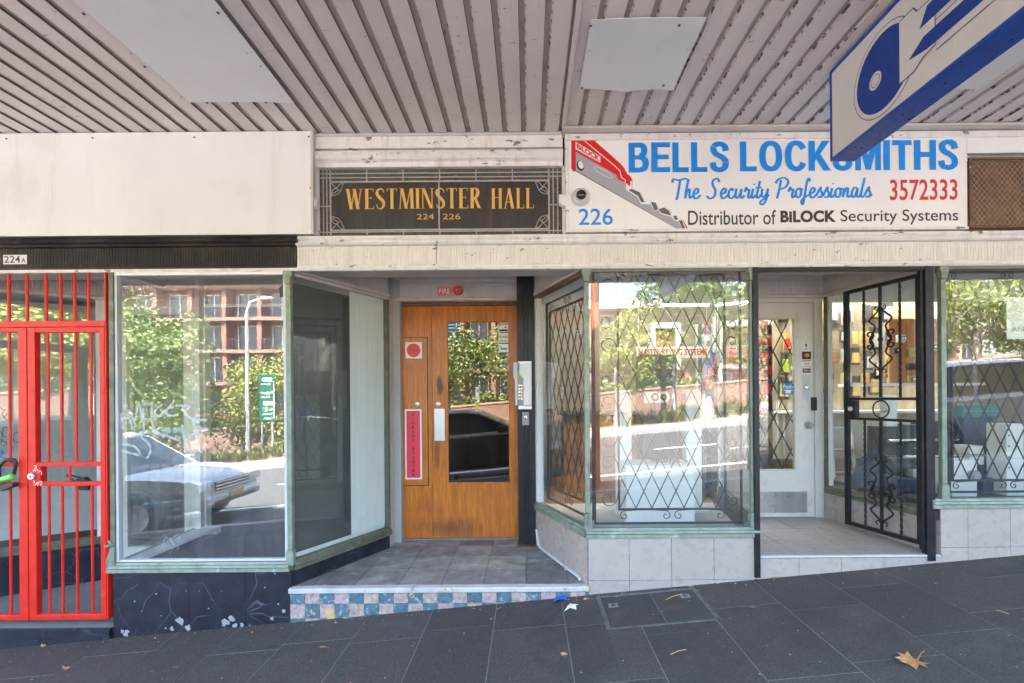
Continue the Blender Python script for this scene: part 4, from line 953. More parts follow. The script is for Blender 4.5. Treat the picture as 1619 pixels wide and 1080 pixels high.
# etched tag on the big pane
def tag_strokes(th, name, strokes, mat, y, w, conv):
    n = 0
    for st in strokes:
        mb = MB(); P = catmull([conv(*p) for p in st], 5); Lf, Rt = ribbon(P, w)
        for i in range(len(P) - 1):
            yy = y - .00008 * (n % 23); n += 1
            mb.add([(a.x, yy, a.y) for a in (Lf[i], Rt[i], Rt[i + 1], Lf[i + 1])], [(0, 1, 2, 3)])
        th.part(name, mb, mat)
def tg(x, y): p = at(184 + x / 7.71, 600 + y / 7.71, 0.017); return (p.x, p.z)
tag_strokes(v, 'scratched_tag', [[(10, 330), (60, 460), (65, 590)], [(10, 500), (80, 480), (160, 470)], [(95, 290), (150, 440), (200, 600)], [(110, 300), (180, 430), (240, 580)], [(240, 500), (270, 270), (300, 420), (310, 500)],
   [(310, 310), (380, 310), (440, 290)], [(330, 350), (330, 500), (335, 620)], [(340, 480), (420, 480), (430, 400), (440, 270)], [(470, 460), (560, 430), (620, 370), (700, 270)], [(560, 300), (470, 400), (530, 450), (600, 380), (630, 440), (760, 430)],
   [(640, 350), (760, 320), (880, 320)], [(800, 320), (850, 420), (930, 480), (1126, 495)], [(870, 380), (900, 320), (880, 350)], [(430, 440), (470, 620), (600, 680), (780, 750)], [(170, 700), (330, 650), (480, 650), (600, 700)],
   [(300, 700), (400, 790), (420, 880), (370, 960)], [(60, 780), (160, 800), (230, 820), (290, 900), (260, 920), (60, 860)], [(965, 450), (940, 560), (1126, 605)], [(810, 560), (830, 720), (920, 940)], [(960, 470), (970, 660), (1040, 900)], [(860, 740), (930, 670), (1126, 610)]], 'etch', .0165, .016, tg)
def pxs(th, name, strokes, mat, w, y=.0165): return tag_strokes(th, name, strokes, mat, y, w, lambda a, c: (at(a, c, y).x, at(a, c, y).z))
pxs(v, 'scratch', [[(255, 870), (262, 850), (275, 860), (268, 875)], [(265, 855), (285, 845), (280, 870)]], 'etch', .003)
# peeled black sticker
p = at(447, 461, .016)
v.part('peeled_sticker', MB().prism([(p.x + .028 * math.cos(a) * (1 + .25 * math.sin(3 * a + 1)), p.z + .042 * math.sin(a) * (1 + .2 * math.sin(5 * a))) for a in [2 * math.pi * k / 22 for k in range(22)]], .0155, .0172, 'y'), 'black')

# ---- recess of the neighbouring shop (224A) behind the red gate
n = Thing('gated_shop_entrance', 'small recessed shop entrance behind red bars with black marble sill base', 'shop entrance', (-3.6, 0, -.05))
zfl = -.025
T, L = wall_frame(LA, LB)
n.part('floor', MB().prism([(-5.2, -.0), (A0[0] - .03, -.0), (-2.87, .95), (-3.66, .95), (-5.2, .3)], zfl - .3, zfl, 'z'), 'concrete')
n.part('step', MB().prism([(-.03, zfl - .004), (-.01, zfl + .0), (-.002, zfl), (-.002, zfl - .5), (-.014, zfl - .5), (-.014, zfl - .06), (-.03, zfl - .055)], -5.2, A0[0] - .02, 'x'), 'marble')
n.part('stall_riser', MB(T).box(0, L, 0, .05, -.3, .29), 'marble')
n.part('sill', MB(T).prism([(-.028, .29), (.03, .29), (.03, .35), (-.012, .35), (-.03, .33)], 0, L, 'x'), 'green_dark')
n.part('pane', MB(T).box(0, L - .02, .018, .024, .352, 2.365), 'glass')
n.part('window_post', MB(T).box(L - .03, L - .004, -.015, .04, .352, 2.369), 'int_white')
n.part('display_board', MB(T).box(-.2, L - .06, .34, .35, .35, 2.36), 'int_grey')
n.part('display_board', MB(T).box(-.2, L - .06, .32, .338, .35, .78), 'light_grey')
n.part('display_ceiling', MB(T).box(-.2, L, .03, .34, 2.40, 2.42), 'int_white')
n.part('door_post', MB().box(-3.655, -3.565, .85, .95, zfl, 2.37), 'white_paint', bev=.005)
d = n.part('shop_door', MB().box(-3.563, -3.45, .88, .92, zfl, 2.369), 'white_paint', bev=.003)
n.part('door_stile', MB().box(-2.96, -2.885, .88, .92, zfl, 2.369), 'white_paint', parent=d)
n.part('door_rail', MB().box(-3.449, -2.961, .88, .92, zfl, .25), 'white_paint', parent=d)
n.part('door_rail', MB().box(-3.449, -2.961, .88, .92, 2.25, 2.369), 'white_paint', parent=d)
n.part('pane', MB().box(-3.449, -2.961, .895, .901, .251, 2.249), 'glass', parent=d)
n.part('front_panel', MB().box(-9.0, -5.21, .0, .05, zfl - .5, .34), 'marble'); n.part('front_panel_sill', MB().box(-9.0, -5.21, -.02, .05, .3405, .38), 'green_dark')
n.part('front_pane', MB().box(-9.0, -5.21, .018, .024, .381, 2.37), 'glass'); n.part('side_post', MB().box(-5.209, -5.15, -.015, .04, zfl, 2.37), 'white_paint')
# felt pen tags on the inner board
def bd(x, y): p = at(x / 4.69, 590 + y / 4.69, .55); return (p.x, p.z)
def tag_T(name, strokes, mat, w):
    nn = 0
    for st in strokes:
        mb = MB(T); P = catmull(st, 5); Lf, Rt = ribbon(P, w)
        for i in range(len(P) - 1):
            yy = .3385 - .0001 * (nn % 19); nn += 1
            mb.add([(a.x, yy, a.y) for a in (Lf[i], Rt[i], Rt[i + 1], Lf[i + 1])], [(0, 1, 2, 3)])
        n.part(name, mb, mat)
def bT(x, y):
    """photo crop pixel -> (s, z) on the display board"""
    u, vv = x / 4.69, 590 + y / 4.69
    o_ = Vector((0, -CAM_D, CAM_H)); dr = at(u, vv, 1) - o_; Ti = T.inverted(); a_ = Ti @ o_; c_ = Ti @ (o_ + dr)
    k = (.3385 - a_.y) / (c_.y - a_.y); r = a_ + (c_ - a_) * k; return (r.x, r.z)
for st, mt, w in (([[(0, 255), (30, 275), (40, 265), (15, 300), (35, 325)], [(35, 325), (55, 300), (70, 300)], [(20, 315), (45, 345), (72, 352)]], 'black', .006),
                  ([[(0, 430), (30, 470), (45, 470)], [(22, 400), (20, 440), (10, 520)], [(0, 490), (50, 520), (28, 540)], [(100, 470), (115, 440), (150, 445), (160, 480), (140, 510), (105, 505), (98, 475)], [(66, 552), (100, 555)], [(20, 405), (56, 402)]], 'navy', .0045),
                  ([[(0, 600), (15, 570), (18, 600), (0, 620), (30, 625), (45, 640)], [(0, 740), (20, 715), (35, 705)]], 'blue_pen', .009)):
    tag_T('pen_tag', [[bT(*p) for p in s] for s in st], mt, w)

# house number plate 224A
p0, p1 = at(2, 417, -.03), at(39, 402, -.03)
t = Thing('number_plate', 'small scuffed white plate reading 224A on the dark fluted cornice', 'number plate', (p0.x, -.02, p0.z))
t.part('plate', MB().box(p0.x, p1.x, -.018, -.0135, p0.z, p1.z), 'sign_white')
t.part('lettering', text_mb('224', .108, .046, Matrix.Translation((p0.x + .008, -.0195, p0.z + .009)), .01), 'l_dark')
t.part('lettering', text_mb('A', .030, .032, Matrix.Translation((p0.x + .122, -.0195, p0.z + .009)), .01), 'l_dark')

# ================================================================= RED SECURITY GATE
YG = .0
def gx(u): return at(u, 700, YG).x
g = Thing('red_security_gate', 'bright red barred steel security gate with a cylinder lock', 'security gate', (gx(110), YG, .03))
zb, zt = at(100, 978, YG).z, at(100, 518, YG).z
def bx(name, x0, x1, z0, z1, y0=-.02, y1=.02, th=None, parent=None): return (th or g).part(name, MB().box(x0, x1, YG + y0, YG + y1, z0, z1), 'red_paint', bev=.003, parent=parent)
xl, xr = gx(49), gx(162)
bx('frame', xl, xl + .05, zb, zt); bx('frame', xr, xr + .035, zb, zt)
bx('frame', xl + .051, xr - .001, zb, zb + .035); bx('frame', xl + .051, xr - .001, zt - .035, zt)
zr1, zr0 = at(100, 737, YG).z, at(100, 766, YG).z
bx('rail', xl + .051, xr - .001, zr1 - .0, zr1 + .028, -.018, .018); bx('rail', xl + .051, xr - .001, zr0 - .028 + .02, zr0 + .02, -.018, .018)
lp = g.part('lock_plate', MB().box(xl + .004, xl + .085, YG - .024, YG + .024, zr0 + .021, zr1 - .001), 'red_paint', bev=.002)
c = at(57, 752, YG); g.part('lock_cylinder', MB().lathe([(.021, -.038), (.024, -.034), (.024, -.024), (.012, -.0235)], (c.x, YG, c.z), 'y', 18), 'steel', parent=lp, smooth=True)
g.part('keyhole', MB().box(c.x - .002, c.x + .002, YG - .040, YG - .037, c.z - .009, c.z + .007), 'black', parent=lp)
pt = lambda x, y: (x / 4.69, 590 + y / 4.69)
pxs(g, 'paint_scrawl', [[pt(*p) for p in s] for s in ([(250, 690), (265, 685), (270, 700), (258, 705)], [(248, 730), (255, 712), (262, 728), (270, 712), (280, 722)], [(285, 735), (300, 725), (310, 740), (305, 755)], [(248, 795), (258, 805), (250, 810), (262, 815)], [(250, 825), (262, 830), (270, 815), (280, 832), (290, 805)], [(275, 812), (292, 814)], [(296, 805), (312, 805), (298, 830), (318, 828)])], 'white', .003, y=YG - .0245)
gb = None
for u in (77, 98, 121, 145):
    x = gx(u)
    g.part('bar', MB().tube([(x, YG, zb + .036), (x, YG, zr0 - .009)], .0085, 8), 'red_paint', smooth=True)
    g.part('bar', MB().tube([(x, YG, zr1 + .029), (x, YG, zt - .036)], .0085, 8), 'red_paint', smooth=True)
x = gx(110); g.part('bar', MB().tube([(x, YG, zr0 + .021), (x, YG, zr1 - .001)], .0085, 8), 'red_paint')
g.part('hinge', MB().lathe([(.012, 0), (.012, .06)], (xr + .045, YG - .026, .5), 'z', 10), 'red_paint'); g.part('hinge', MB().lathe([(.012, 0), (.012, .06)], (xr + .045, YG - .026, 1.6), 'z', 10), 'red_paint')
# fixed grille next to the gate and above it
f = Thing('red_security_grille', 'fixed red barred grille framing the gate, bars running up to the cornice', 'security grille', (gx(60), YG, .03))
ztop = at(100, 432, YG).z
zh0, zh1 = at(100, 521, YG).z + .014, at(100, 512, YG).z + .012
def fb(nm, x0, x1, z0, z1, y0=-.02, y1=.02): return f.part(nm, MB().box(x0, x1, YG + y0, YG + y1, z0, z1), 'red_paint', bev=.003)
fb('frame', gx(34.5), gx(48), zb - .0, zh0 - .002, -.022, .022)
fb('frame', gx(163) + .036, gx(172.5) + .004, zb, ztop, -.022, .022)
fb('frame', -5.099, gx(163) + .034, zh0, zh1 + .004, -.022, .022)
fb('rail', -5.099, gx(34.5) - .001, zb, zb + .035); fb('rail', -5.099, gx(34.5) - .001, zr1, zr1 + .028, -.018, .018); fb('rail', -5.099, gx(34.5) - .001, zr0 - .008, zr0 + .02, -.018, .018)
fb('rail', -5.099, gx(34.5) - .001, zh0 - .03, zh0 - .001, -.016, .018)
for k in range(13):
    x = gx(16 - 28 * k)
    for (a_, c_) in ((zb + .036, zr0 - .009), (zr1 + .029, zh0 - .031)):
        f.part('bar', MB().tube([(x, YG, a_), (x, YG, c_)], .0085, 8), 'red_paint', smooth=True)
for u in (16, 45, 75, 98, 120, 142) + tuple(-13 - 29 * k for k in range(11)):
    x = gx(u); f.part('bar', MB().tube([(x, YG, zh1 + .005), (x, YG, ztop + .0)], .0095, 8), 'red_paint', smooth=True)
fb('frame', -5.145, -5.10, zb, ztop)
# bike lock hung on the grille, and a black pouch lock on the gate
c = at(14, 752, -.04)
t = Thing('bicycle_lock', 'lime green and black bicycle lock looped round the red rail', 'bicycle lock', (c.x, c.y, c.z - .05))
P = catmull([(c.x - .055, -.042, c.z - .03), (c.x - .060, -.045, c.z + .05), (c.x - .01, -.045, c.z + .105), (c.x + .042, -.042, c.z + .10), (c.x + .040, -.038, c.z + .055), (c.x + .018, -.03, c.z - .0)], 6)
t.part('shackle', MB().tube(P, .0105, 8), 'rubber', smooth=True)
t.part('crossbar', MB().tube([(c.x - .08, -.045, c.z - .038), (c.x - .07, -.045, c.z - .034), (c.x + .03, -.046, c.z - .006), (c.x + .036, -.046, c.z - .004)], [.012, .020, .020, .013], 12), 'lime', smooth=True)
t.part('lock_body', MB().prism([(c.x - .12, c.z - .085), (c.x - .02, c.z - .10), (c.x + .055, c.z - .07), (c.x + .052, c.z - .045), (c.x - .03, c.z - .06), (c.x - .09, c.z - .05)], -.07, -.03, 'y'), 'rubber', bev=.004)
c = at(124, 765, .04)
t = Thing('key_safe', 'black padlock pouch hooked on the middle rail of the red gate', 'padlock', (c.x, .04, c.z - .05))
t.part('body', MB().prism([(c.x - .01, c.z - .04), (c.x + .072, c.z - .045), (c.x + .072, c.z + .012), (c.x + .04, c.z + .045), (c.x - .005, c.z + .035), (c.x - .025, c.z + .012)], .03, .07, 'y'), 'rubber', bev=.004)
t.part('shackle', MB().tube(catmull([(c.x - .005, .05, c.z - .0), (c.x - .065, .045, c.z + .04), (c.x - .065, .03, c.z + .062), (c.x - .03, .035, c.z + .055), (c.x + .02, .05, c.z + .035)], 6), .006, 7), 'rubber', smooth=True)

# ================================================================= HALL ENTRANCE
h = Thing('hall_entrance', 'recessed porch with a worn varnished plywood door and a chequered tile step', 'entrance', (-.6, .3, .0))
zf = .238
floor_poly = [(A[0] + .01, .022), (B[0] - .01, .022), (B2[0] - .0, .85), (.07, 1.085), (-1.19, 1.085), (-1.19, .85)]
fl = h.part('porch_slab', MB().prism(floor_poly, -.3, zf - .011, 'z'), 'grout_dark')
floor_tiles(h, fl, [[floor_poly[i] for i in (0, 1, 2, 5)], [(-1.19, .853), (.07, .853), (.07, 1.085), (-1.19, 1.085)]], zf, .292, .285, -.607 - .292 * 4, .022, 'slate')
st = h.part('step_riser', MB().box(A[0], B[0] - .003, -.01, .02, -.3, .2), 'grout')
h.part('step_nosing', MB().prism([(-.035, .205), (-.038, .232), (-.03, zf), (.0205, zf), (.0205, .2005), (-.02, .2005)], A[0] - .0, B[0] + .0, 'x'), 'nosing', bev=.003)
poly = [(A[0] + .002, GZ(A[0]) - .02), (B[0] - .004, GZ(B[0]) - .02), (B[0] - .004, .2), (A[0] + .002, .2)]
def chk(i, j):
    k = i + 17
    if j == 2 and k in (4, 5): return 'tile_yellow'
    if j == 1 and k == 3: return 'tile_yellow'
    return 'tile_blue' if (i + j + 17) % 2 == 0 else 'tile_pink'
for i, j, cc in grid_cells(poly, .0992, .0975, A[0] + .004 - .0992 * 2, .030 - .0975, .0022):
    h.part('step_tile', MB().prism(cc, -.017, -.0105, 'y'), chk(i - 1, j), parent=st)
YD = 1.085                     # door plane
xa, xb = at(627, 700, YD).x, at(823, 700, YD).x
zd0, zd1 = zf + .001, at(725, 484, YD).z
h.part('door_frame', MB().box(xa - .035, xa - .002, YD - .02, YD + .1, zd0, zd1 + .03), 'green_dark')
h.part('door_frame', MB().box(xb + .002, xb + .05, YD - .02, YD + .1, zd0, zd1 + .03), 'rust')
h.part('door_frame', MB().box(xa - .001, xb + .001, YD - .02, YD + .1, zd1 + .002, zd1 + .03), 'rust')
h.part('head_panel', MB().box(-1.19, .07, YD + .0, YD + .1, zd1 + .031, 2.37), 'trim_grey')
xj = at(684, 700, YD).x
lf = h.part('side_leaf', MB().box(xa, xj - .0015, YD, YD + .042, zd0 + .004, zd1), 'wood', bev=.002)
hx0_, hx1_, hz0_, hz1_ = at(633, 768, YD).x, at(677, 768, YD).x, at(655, 767, YD).z, at(655, 534, YD).z
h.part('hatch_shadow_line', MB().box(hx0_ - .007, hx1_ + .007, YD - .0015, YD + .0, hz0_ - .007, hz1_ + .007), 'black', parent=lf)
h.part('hatch', MB().box(hx0_, hx1_, YD - .009, YD - .002, hz0_, hz1_), 'wood', parent=lf, bev=.002)
for vv in (555, 743):
    c = at(632, vv, YD); h.part('hinge', MB().lathe([(.006, -.035), (.006, .035)], (c.x, YD - .012, c.z), 'z', 8).box(c.x - .012, c.x + .014, YD - .0115, YD - .0095, c.z - .035, c.z + .035), 'steel', parent=lf)
for (u, vv, par) in ((660, 639, lf),):
    c = at(u, vv, YD); h.part('lock_cylinder', MB().lathe([(.020, -.016), (.024, -.013), (.024, -.009), (.01, -.0085)], (c.x, YD, c.z), 'y', 18), 'steel', parent=par, smooth=True)
# door leaf with opening
gx0, gx1, gz0, gz1 = at(707, 700, YD).x, at(807, 700, YD).x, at(757, 765, YD).z, at(757, 507, YD).z
mb = MB()
mb.box(xj + .0015, gx0, YD, YD + .042, zd0 + .004, zd1); mb.box(gx1, xb, YD, YD + .042, zd0 + .004, zd1)
mb.box(gx0 + .0002, gx1 - .0002, YD, YD + .042, zd0 + .004, gz0); mb.box(gx0 + .0002, gx1 - .0002, YD, YD + .042, gz1, zd1)
dl = h.part('door_leaf', mb, 'wood')
mb = MB(); w = .012
mb.box(gx0, gx0 + w, YD - .004, YD + .03, gz0, gz1); mb.box(gx1 - w, gx1, YD - .004, YD + .03, gz0, gz1)
mb.box(gx0 + w, gx1 - w, YD - .004, YD + .03, gz0, gz0 + w); mb.box(gx0 + w, gx1 - w, YD - .004, YD + .03, gz1 - w, gz1)
h.part('glazing_bead', mb, 'leaf_dry' if False else 'wood', parent=dl, bev=.002)
h.part('pane', MB().box(gx0 + w, gx1 - w, YD + .012, YD + .018, gz0 + w, gz1 - w), 'glass_door', parent=dl)
p0, p1 = at(687, 697, YD), at(703, 646, YD)
h.part('push_plate', MB().box(p0.x, p1.x, YD - .004, YD - .0003, p0.z, p1.z), 'steel', parent=dl, bev=.0015)
c = at(693, 639, YD); h.part('lock_cylinder', MB().lathe([(.018, -.012), (.022, -.009), (.022, -.0003)], (c.x, YD, c.z), 'y', 18), 'steel', parent=dl, smooth=True)
h.part('threshold', MB().box(xa, xb, YD - .03, YD - .001, zf + .0005, zf + .012), 'grout_dark')
# dark hall seen through the door glass
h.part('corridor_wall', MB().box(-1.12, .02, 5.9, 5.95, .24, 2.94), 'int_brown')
# stickers on the door glass
def sticker(name, label, u0, v0, u1, v1, y, mats, art, cat='sticker', bd=.0012):
    p0, p1 = at(u0, v1, y), at(u1, v0, y)
    th = Thing(name, label, cat, (p0.x, y, p0.z)); th.part('sheet', MB().box(p0.x, p1.x, y - bd, y - .0002, p0.z, p1.z), mats)
    w_, h_ = p1.x - p0.x, p1.z - p0.z
    for k in art:
        kind, mt, ax, ay, aw, ah = k[:6]
        X, Z = p0.x + ax * w_, p0.z + ay * h_
        lf_ = .0008 + (k[7] if len(k) > 7 else 0)
        if kind == 'r': th.part('print_band', MB().box(X, X + aw * w_, y - bd - lf_, y - bd - .0001, Z, Z + ah * h_), mt)
        elif kind == 'o': th.part('print_disc', MB().lathe([(aw * w_, -lf_), (aw * w_, -.0001)], (X, y - bd, Z), 'y', 24), mt)
        else: th.part('lettering', text_mb(k[6], aw * w_, ah * h_, Matrix.Translation((X, y - bd - lf_, Z)), .02), mt)
    return th
YS_ = YD + .012
sticker('alarm_sticker', 'blue alarm sticker in the top corner of the wooden door glass', 708, 507, 721, 524, YS_, 'st_blue', [('r', 'white', .1, .55, .8, .12), ('r', 'white', .1, .25, .8, .12)])
sticker('small_sticker', 'narrow blue sticker next to the alarm sticker on the wooden door glass', 722, 508, 727, 518, YS_, 'st_blue', [('r', 'white', .1, .3, .8, .2)])
sticker('notice_sticker', 'white printed notice sticker at the top of the wooden door glass', 788, 510, 804, 525, YS_, 'white', [('t', 'black', .08, .72, .84, .2, 'BEWARE'), ('r', 'l_red', .6, .42, .2, .16), ('r', 'black', .08, .08, .84, .2)])
sticker('glass_sticker', 'white glazier sticker reading GLASS in the middle of three on the door', 788, 527, 804, 542, YS_, 'white', [('t', 'l_dark', .08, .5, .84, .28, 'GLASS'), ('r', 'p_grey', .1, .12, .8, .14)])
sticker('lion_sticker', 'lowest of the three white stickers on the wooden door glass', 789, 544, 804, 557, YS_, 'white', [('r', 'st_blue', .2, .3, .65, .25), ('r', 'black', .1, .62, .2, .1)])
sticker('key_note', 'thin white and yellow note hung half way down the door glass', 752, 612, 757, 632, YS_, 'white', [('r', 'l_red', .2, .6, .6, .2)])
c = at(754.5, 642, YS_); solo('yellow_tag', MB().prism([(c.x, c.z - .05), (c.x + .013, c.z), (c.x, c.z + .045), (c.x - .013, c.z)], YS_ - .002, YS_ - .0004, 'y'), 'yellow', 'small yellow diamond tag on the wooden door glass under the note', 'tag')
# FH sign and hydrant booster sign on the hatch
p0, p1 = at(641, 567, YD - .010), at(667, 541, YD - .010)
y = YD - .0095
t = Thing('hydrant_sign', 'square white sign with a red disc reading FH on the door hatch', 'sign', (p0.x, y, p0.z))
t.part('plate', MB().box(p0.x, p1.x, y - .003, y, p0.z, p1.z), 'white')
t.part('disc', MB().lathe([(.062, -.0045), (.062, -.0031)], ((p0.x + p1.x) / 2, y, (p0.z + p1.z) / 2), 'y', 32), 'fh_red')
t.part('lettering', text_mb('FH', .072, .050, Matrix.Translation(((p0.x + p1.x) / 2 - .036, y - .0055, (p0.z + p1.z) / 2 - .025)), .0, space=1.15), 'black')
for sx in (p0.x + .01, p1.x - .01):
    for sz in (p0.z + .01, p1.z - .01): t.part('screw', MB().lathe([(.003, -.0045), (.003, -.0031)], (sx, y, sz), 'y', 6), 'black')
p0, p1 = at(641, 758, y), at(666.5, 647, y)
t = Thing('hydrant_booster_sign', 'tall pinkish red sign reading HYDRANT BOOSTER down the door hatch', 'sign', (p0.x, y, p0.z))
t.part('plate', MB().box(p0.x, p1.x, y - .003, y, p0.z, p1.z), 'white')
t.part('panel', MB().box(p0.x + .014, p1.x - .014, y - .0042, y - .0031, p0.z + .014, p1.z - .014), 'hydrant_red')
s_ = 'HYDRANT BOOSTER'; zz = p1.z - .022; stp = (p1.z - p0.z - .05) / len(s_)
for ch in s_:
    zz -= stp
    if ch != ' ': t.part('letter', text_mb(ch, .021, .027, Matrix.Translation(((p0.x + p1.x) / 2 - .0105, y - .0052, zz)), .02), 'black')
for sx in (p0.x + .007, p1.x - .007):
    for sz in (p0.z + .008, p1.z - .008): t.part('screw', MB().lathe([(.003, -.0045), (.003, -.0031)], (sx, y, sz), 'y', 6), 'steel')
# FIRE sign, alarm bell, conduit, ceiling lamp
YFZ = 1.008
p0, p1 = at(692, 467.5, YFZ), at(714.5, 454, YFZ)
t = Thing('fire_sign', 'small red sign reading FIRE on the frieze over the wooden door', 'sign', (p0.x, YFZ, p0.z))
t.part('plate', MB().box(p0.x, p1.x, YFZ - .010, YFZ, p0.z, p1.z), 'fh_red', bev=.001)
t.part('border', MB().box(p0.x + .004, p1.x - .004, YFZ - .0108, YFZ - .0101, p0.z + .004, p1.z - .004), 'white')
t.part('field', MB().box(p0.x + .0065, p1.x - .0065, YFZ - .0116, YFZ - .0109, p0.z + .0065, p1.z - .0065), 'fh_red')
t.part('lettering', text_mb('FIRE', p1.x - p0.x - .03, p1.z - p0.z - .030, Matrix.Translation((p0.x + .015, YFZ - .0125, p0.z + .015)), .03), 'white')
c = at(724.5, 459.5, YFZ)
t = Thing('fire_alarm_strobe', 'round red fire alarm unit fixed next to the FIRE sign', 'fire alarm', (c.x, YFZ, c.z - .05))
t.part('housing', MB().lathe([(.043, 0), (.045, -.01), (.042, -.022), (.036, -.028), (.0, -.029)], (c.x, YFZ, c.z), 'y', 28), 'fh_red', smooth=True)
t.part('lens', MB().lathe([(.018, -.029), (.017, -.035), (.005, -.038)], (c.x, YFZ, c.z), 'y', 16), 'rubber', smooth=True)
t.part('strobe', MB().box(c.x - .013, c.x + .013, YFZ - .041, YFZ - .037, c.z - .006, c.z + .006), 'white')
pts = [at(u, vv, 1.0) for u, vv in ((746, 453), (752, 450), (765, 450), (790, 451), (806, 454), (816, 461), (819, 470))]
solo('conduit', MB().tube([(p.x, p.y - .02 * (i > 0), p.z) for i, p in enumerate(catmull([tuple(p) for p in pts], 5))], .009, 8), 'light_grey', 'pale grey cable conduit bending across the frieze over the wooden door', 'conduit', smooth=True)
c = at(727, 434, .75)
t = Thing('ceiling_lamp', 'round flat frosted lamp on the porch ceiling, unlit', 'lamp', (c.x, .62, 2.6))
t.part('rim', MB().lathe([(.13, 0), (.135, -.014), (.125, -.02)], (c.x, .62, 2.599), 'z', 28), 'light_grey', smooth=True)
t.part('diffuser', MB().lathe([(.122, -.015), (.11, -.032), (.06, -.046), (.004, -.05)], (c.x, .62, 2.599), 'z', 28), 'white', smooth=True)

# black posts beside the door
YP = .875
xp0, xp1 = at(819.5, 800, YP).x, at(848, 800, YP).x
t = Thing('gate_post', 'pair of black steel posts on a foot plate beside the wooden door', 'post', ((xp0 + xp1) / 2, YP, zf))
t.part('post', MB().box(xp0 + .0, xp0 + .062, YP + .02, YP + .075, zf + .008, 2.58), 'black_iron', bev=.003)
t.part('post', MB().box(xp1 - .062, xp1 - .006, YP - .02, YP + .035, zf + .008, 2.58), 'black_iron', bev=.003)
t.part('foot_plate', MB().box(xp0 - .01, xp1 + .01, YP - .055, YP + .09, zf + .001, zf + .0075), 'rust', bev=.002)
for dz in (2.50,): t.part('tie_plate', MB().box(xp0 + .063, xp1 - .063, YP + .0, YP + .03, dz - .3, dz + .08), 'black_iron')
t.part('infill_plate', MB().box(xp0 + .0625, xp1 - .0625, YP + .02, YP + .026, zf + .01, 2.199), 'black_iron')
# white pipe on the tiled wall of the step
pts = [(.062, .80, zf + .16), (.075, .80, zf + .05), (.10, .74, zf + .02), (.20, .47, zf + .017), (.29, .24, zf + .017), (.335, .12, zf + .017), (.345, .06, zf + .016)]
t = Thing('white_pipe', 'white plastic pipe lying along the porch floor below the tiled wall', 'pipe', (.2, .4, zf))
t.part('tube', MB().tube([tuple(p) for p in catmull(pts, 6)], 0.0115, 10), 'light_grey', smooth=True)
t.part('saddle', MB().box(.255, .275, .26, .30, zf + .001, zf + .034), 'steel', bev=.004)
# intercom
YI = YP - .021
p0, p1 = at(812, 641, YI - .03), at(838, 573, YI - .03)
X0, X1, Z0, Z1 = p0.x, p1.x, p0.z, p1.z
t = Thing('intercom', 'white handset style intercom panel mounted on the black post', 'intercom', ((X0 + X1) / 2, YI, Z0))
t.part('backplate', MB().box(X0 + .04, X1 + .012, YI - .008, YI - .0005, Z0 - .035, Z1 + .012), 'steel', bev=.002)
t.part('body', MB().box(X0 + .035, X0 + .085, YI - .022, YI - .0085, Z0, Z1), 'grey_plastic', bev=.003)
t.part('cover', MB().prism([(X0 + .085, Z0), (X1 + .004, Z0), (X1 + .004, Z1), (X0 + .052, Z1), (X0 + .052, Z1 - .10), (X0 + .085, Z1 - .14)], YI - .05, YI - .0085, 'y'), 'white', bev=.006)
t.part('handset', MB().prism([(X0 + .014, Z0), (X0 + .036, Z0), (X0 + .036, Z1 - .0), (X0, Z1), (X0, Z1 - .12), (X0 + .014, Z1 - .16)], YI - .046, YI - .0085, 'y'), 'light_grey', bev=.005)
for r_ in range(5):
    for c_ in range(2): t.part('button', MB().box(X0 + .042 + .02 * c_, X0 + .055 + .02 * c_, YI - .025, YI - .0222, Z0 + .05 + .028 * r_, Z0 + .062 + .028 * r_), 'chrome')
t.part('display', MB().box(X0 + .04, X0 + .08, YI - .0245, YI - .0222, Z1 - .13, Z1 - .06), 'p_lime')
c = at(831, 662, YI)
t = Thing('key_switch', 'small key switch in a steel plate under the intercom', 'key switch', (c.x, YI, c.z - .06))
t.part('plate', MB().box(c.x - .028, c.x + .028, YI - .006, YI - .0005, c.z - .055, c.z + .055), 'grey_plastic', bev=.002)
t.part('barrel', MB().lathe([(.013, -.006), (.013, -.018), (.006, -.019)], (c.x, YI, c.z + .01), 'y', 14), 'chrome', smooth=True)
t.part('key_slot', MB().box(c.x - .002, c.x + .002, YI - .0205, YI - .018, c.z, c.z + .02), 'black')

# ================================================================= LOCKSMITH SHOP
k = Thing('locksmith_shopfront', 'locksmith shopfront with green metal sills on beige tiles and a tiled entry', 'shopfront', (1.7, 0, .3))
zs1, zs2 = .622, .803
ZE = .423                              # entry floor
# front window B->C
sb = k.part('stall_riser', MB().prism([(B[0] + .002, -.1), (C_[0] + .0, -.1), (C_[0] + .0, zs1 - .067), (B[0] + .002, zs1 - .067)], .0, .10, 'y'), 'grout')
poly = [(0, GZ(B[0]) - .03), (C_[0] - B[0] + .0, GZ(C_[0]) - .03), (C_[0] - B[0] + .0, zs1 - .067), (0, zs1 - .067)]
tiled(k, sb, B, C_, poly, .286, .286, -.012, zs1 - .067 - .286 * 3, lambda i, j: 'tile_beige')
rail(k, 'sill', B, C_, sill_prof(zs1), 'green_metal', x0=-.015, x1=.03)
rail(k, 'head_rail', B, C_, [(-.004, 2.352), (.03, 2.352), (.03, 2.372), (-.006, 2.372)], 'green_dark')
pane(k, B, C_, zs1 + .001, 2.36, 'glass', .012)
corner_post(k, B[0], 0, zs1 - .01, 2.372); corner_post(k, C_[0], 0, zs1 - .01, 2.372)
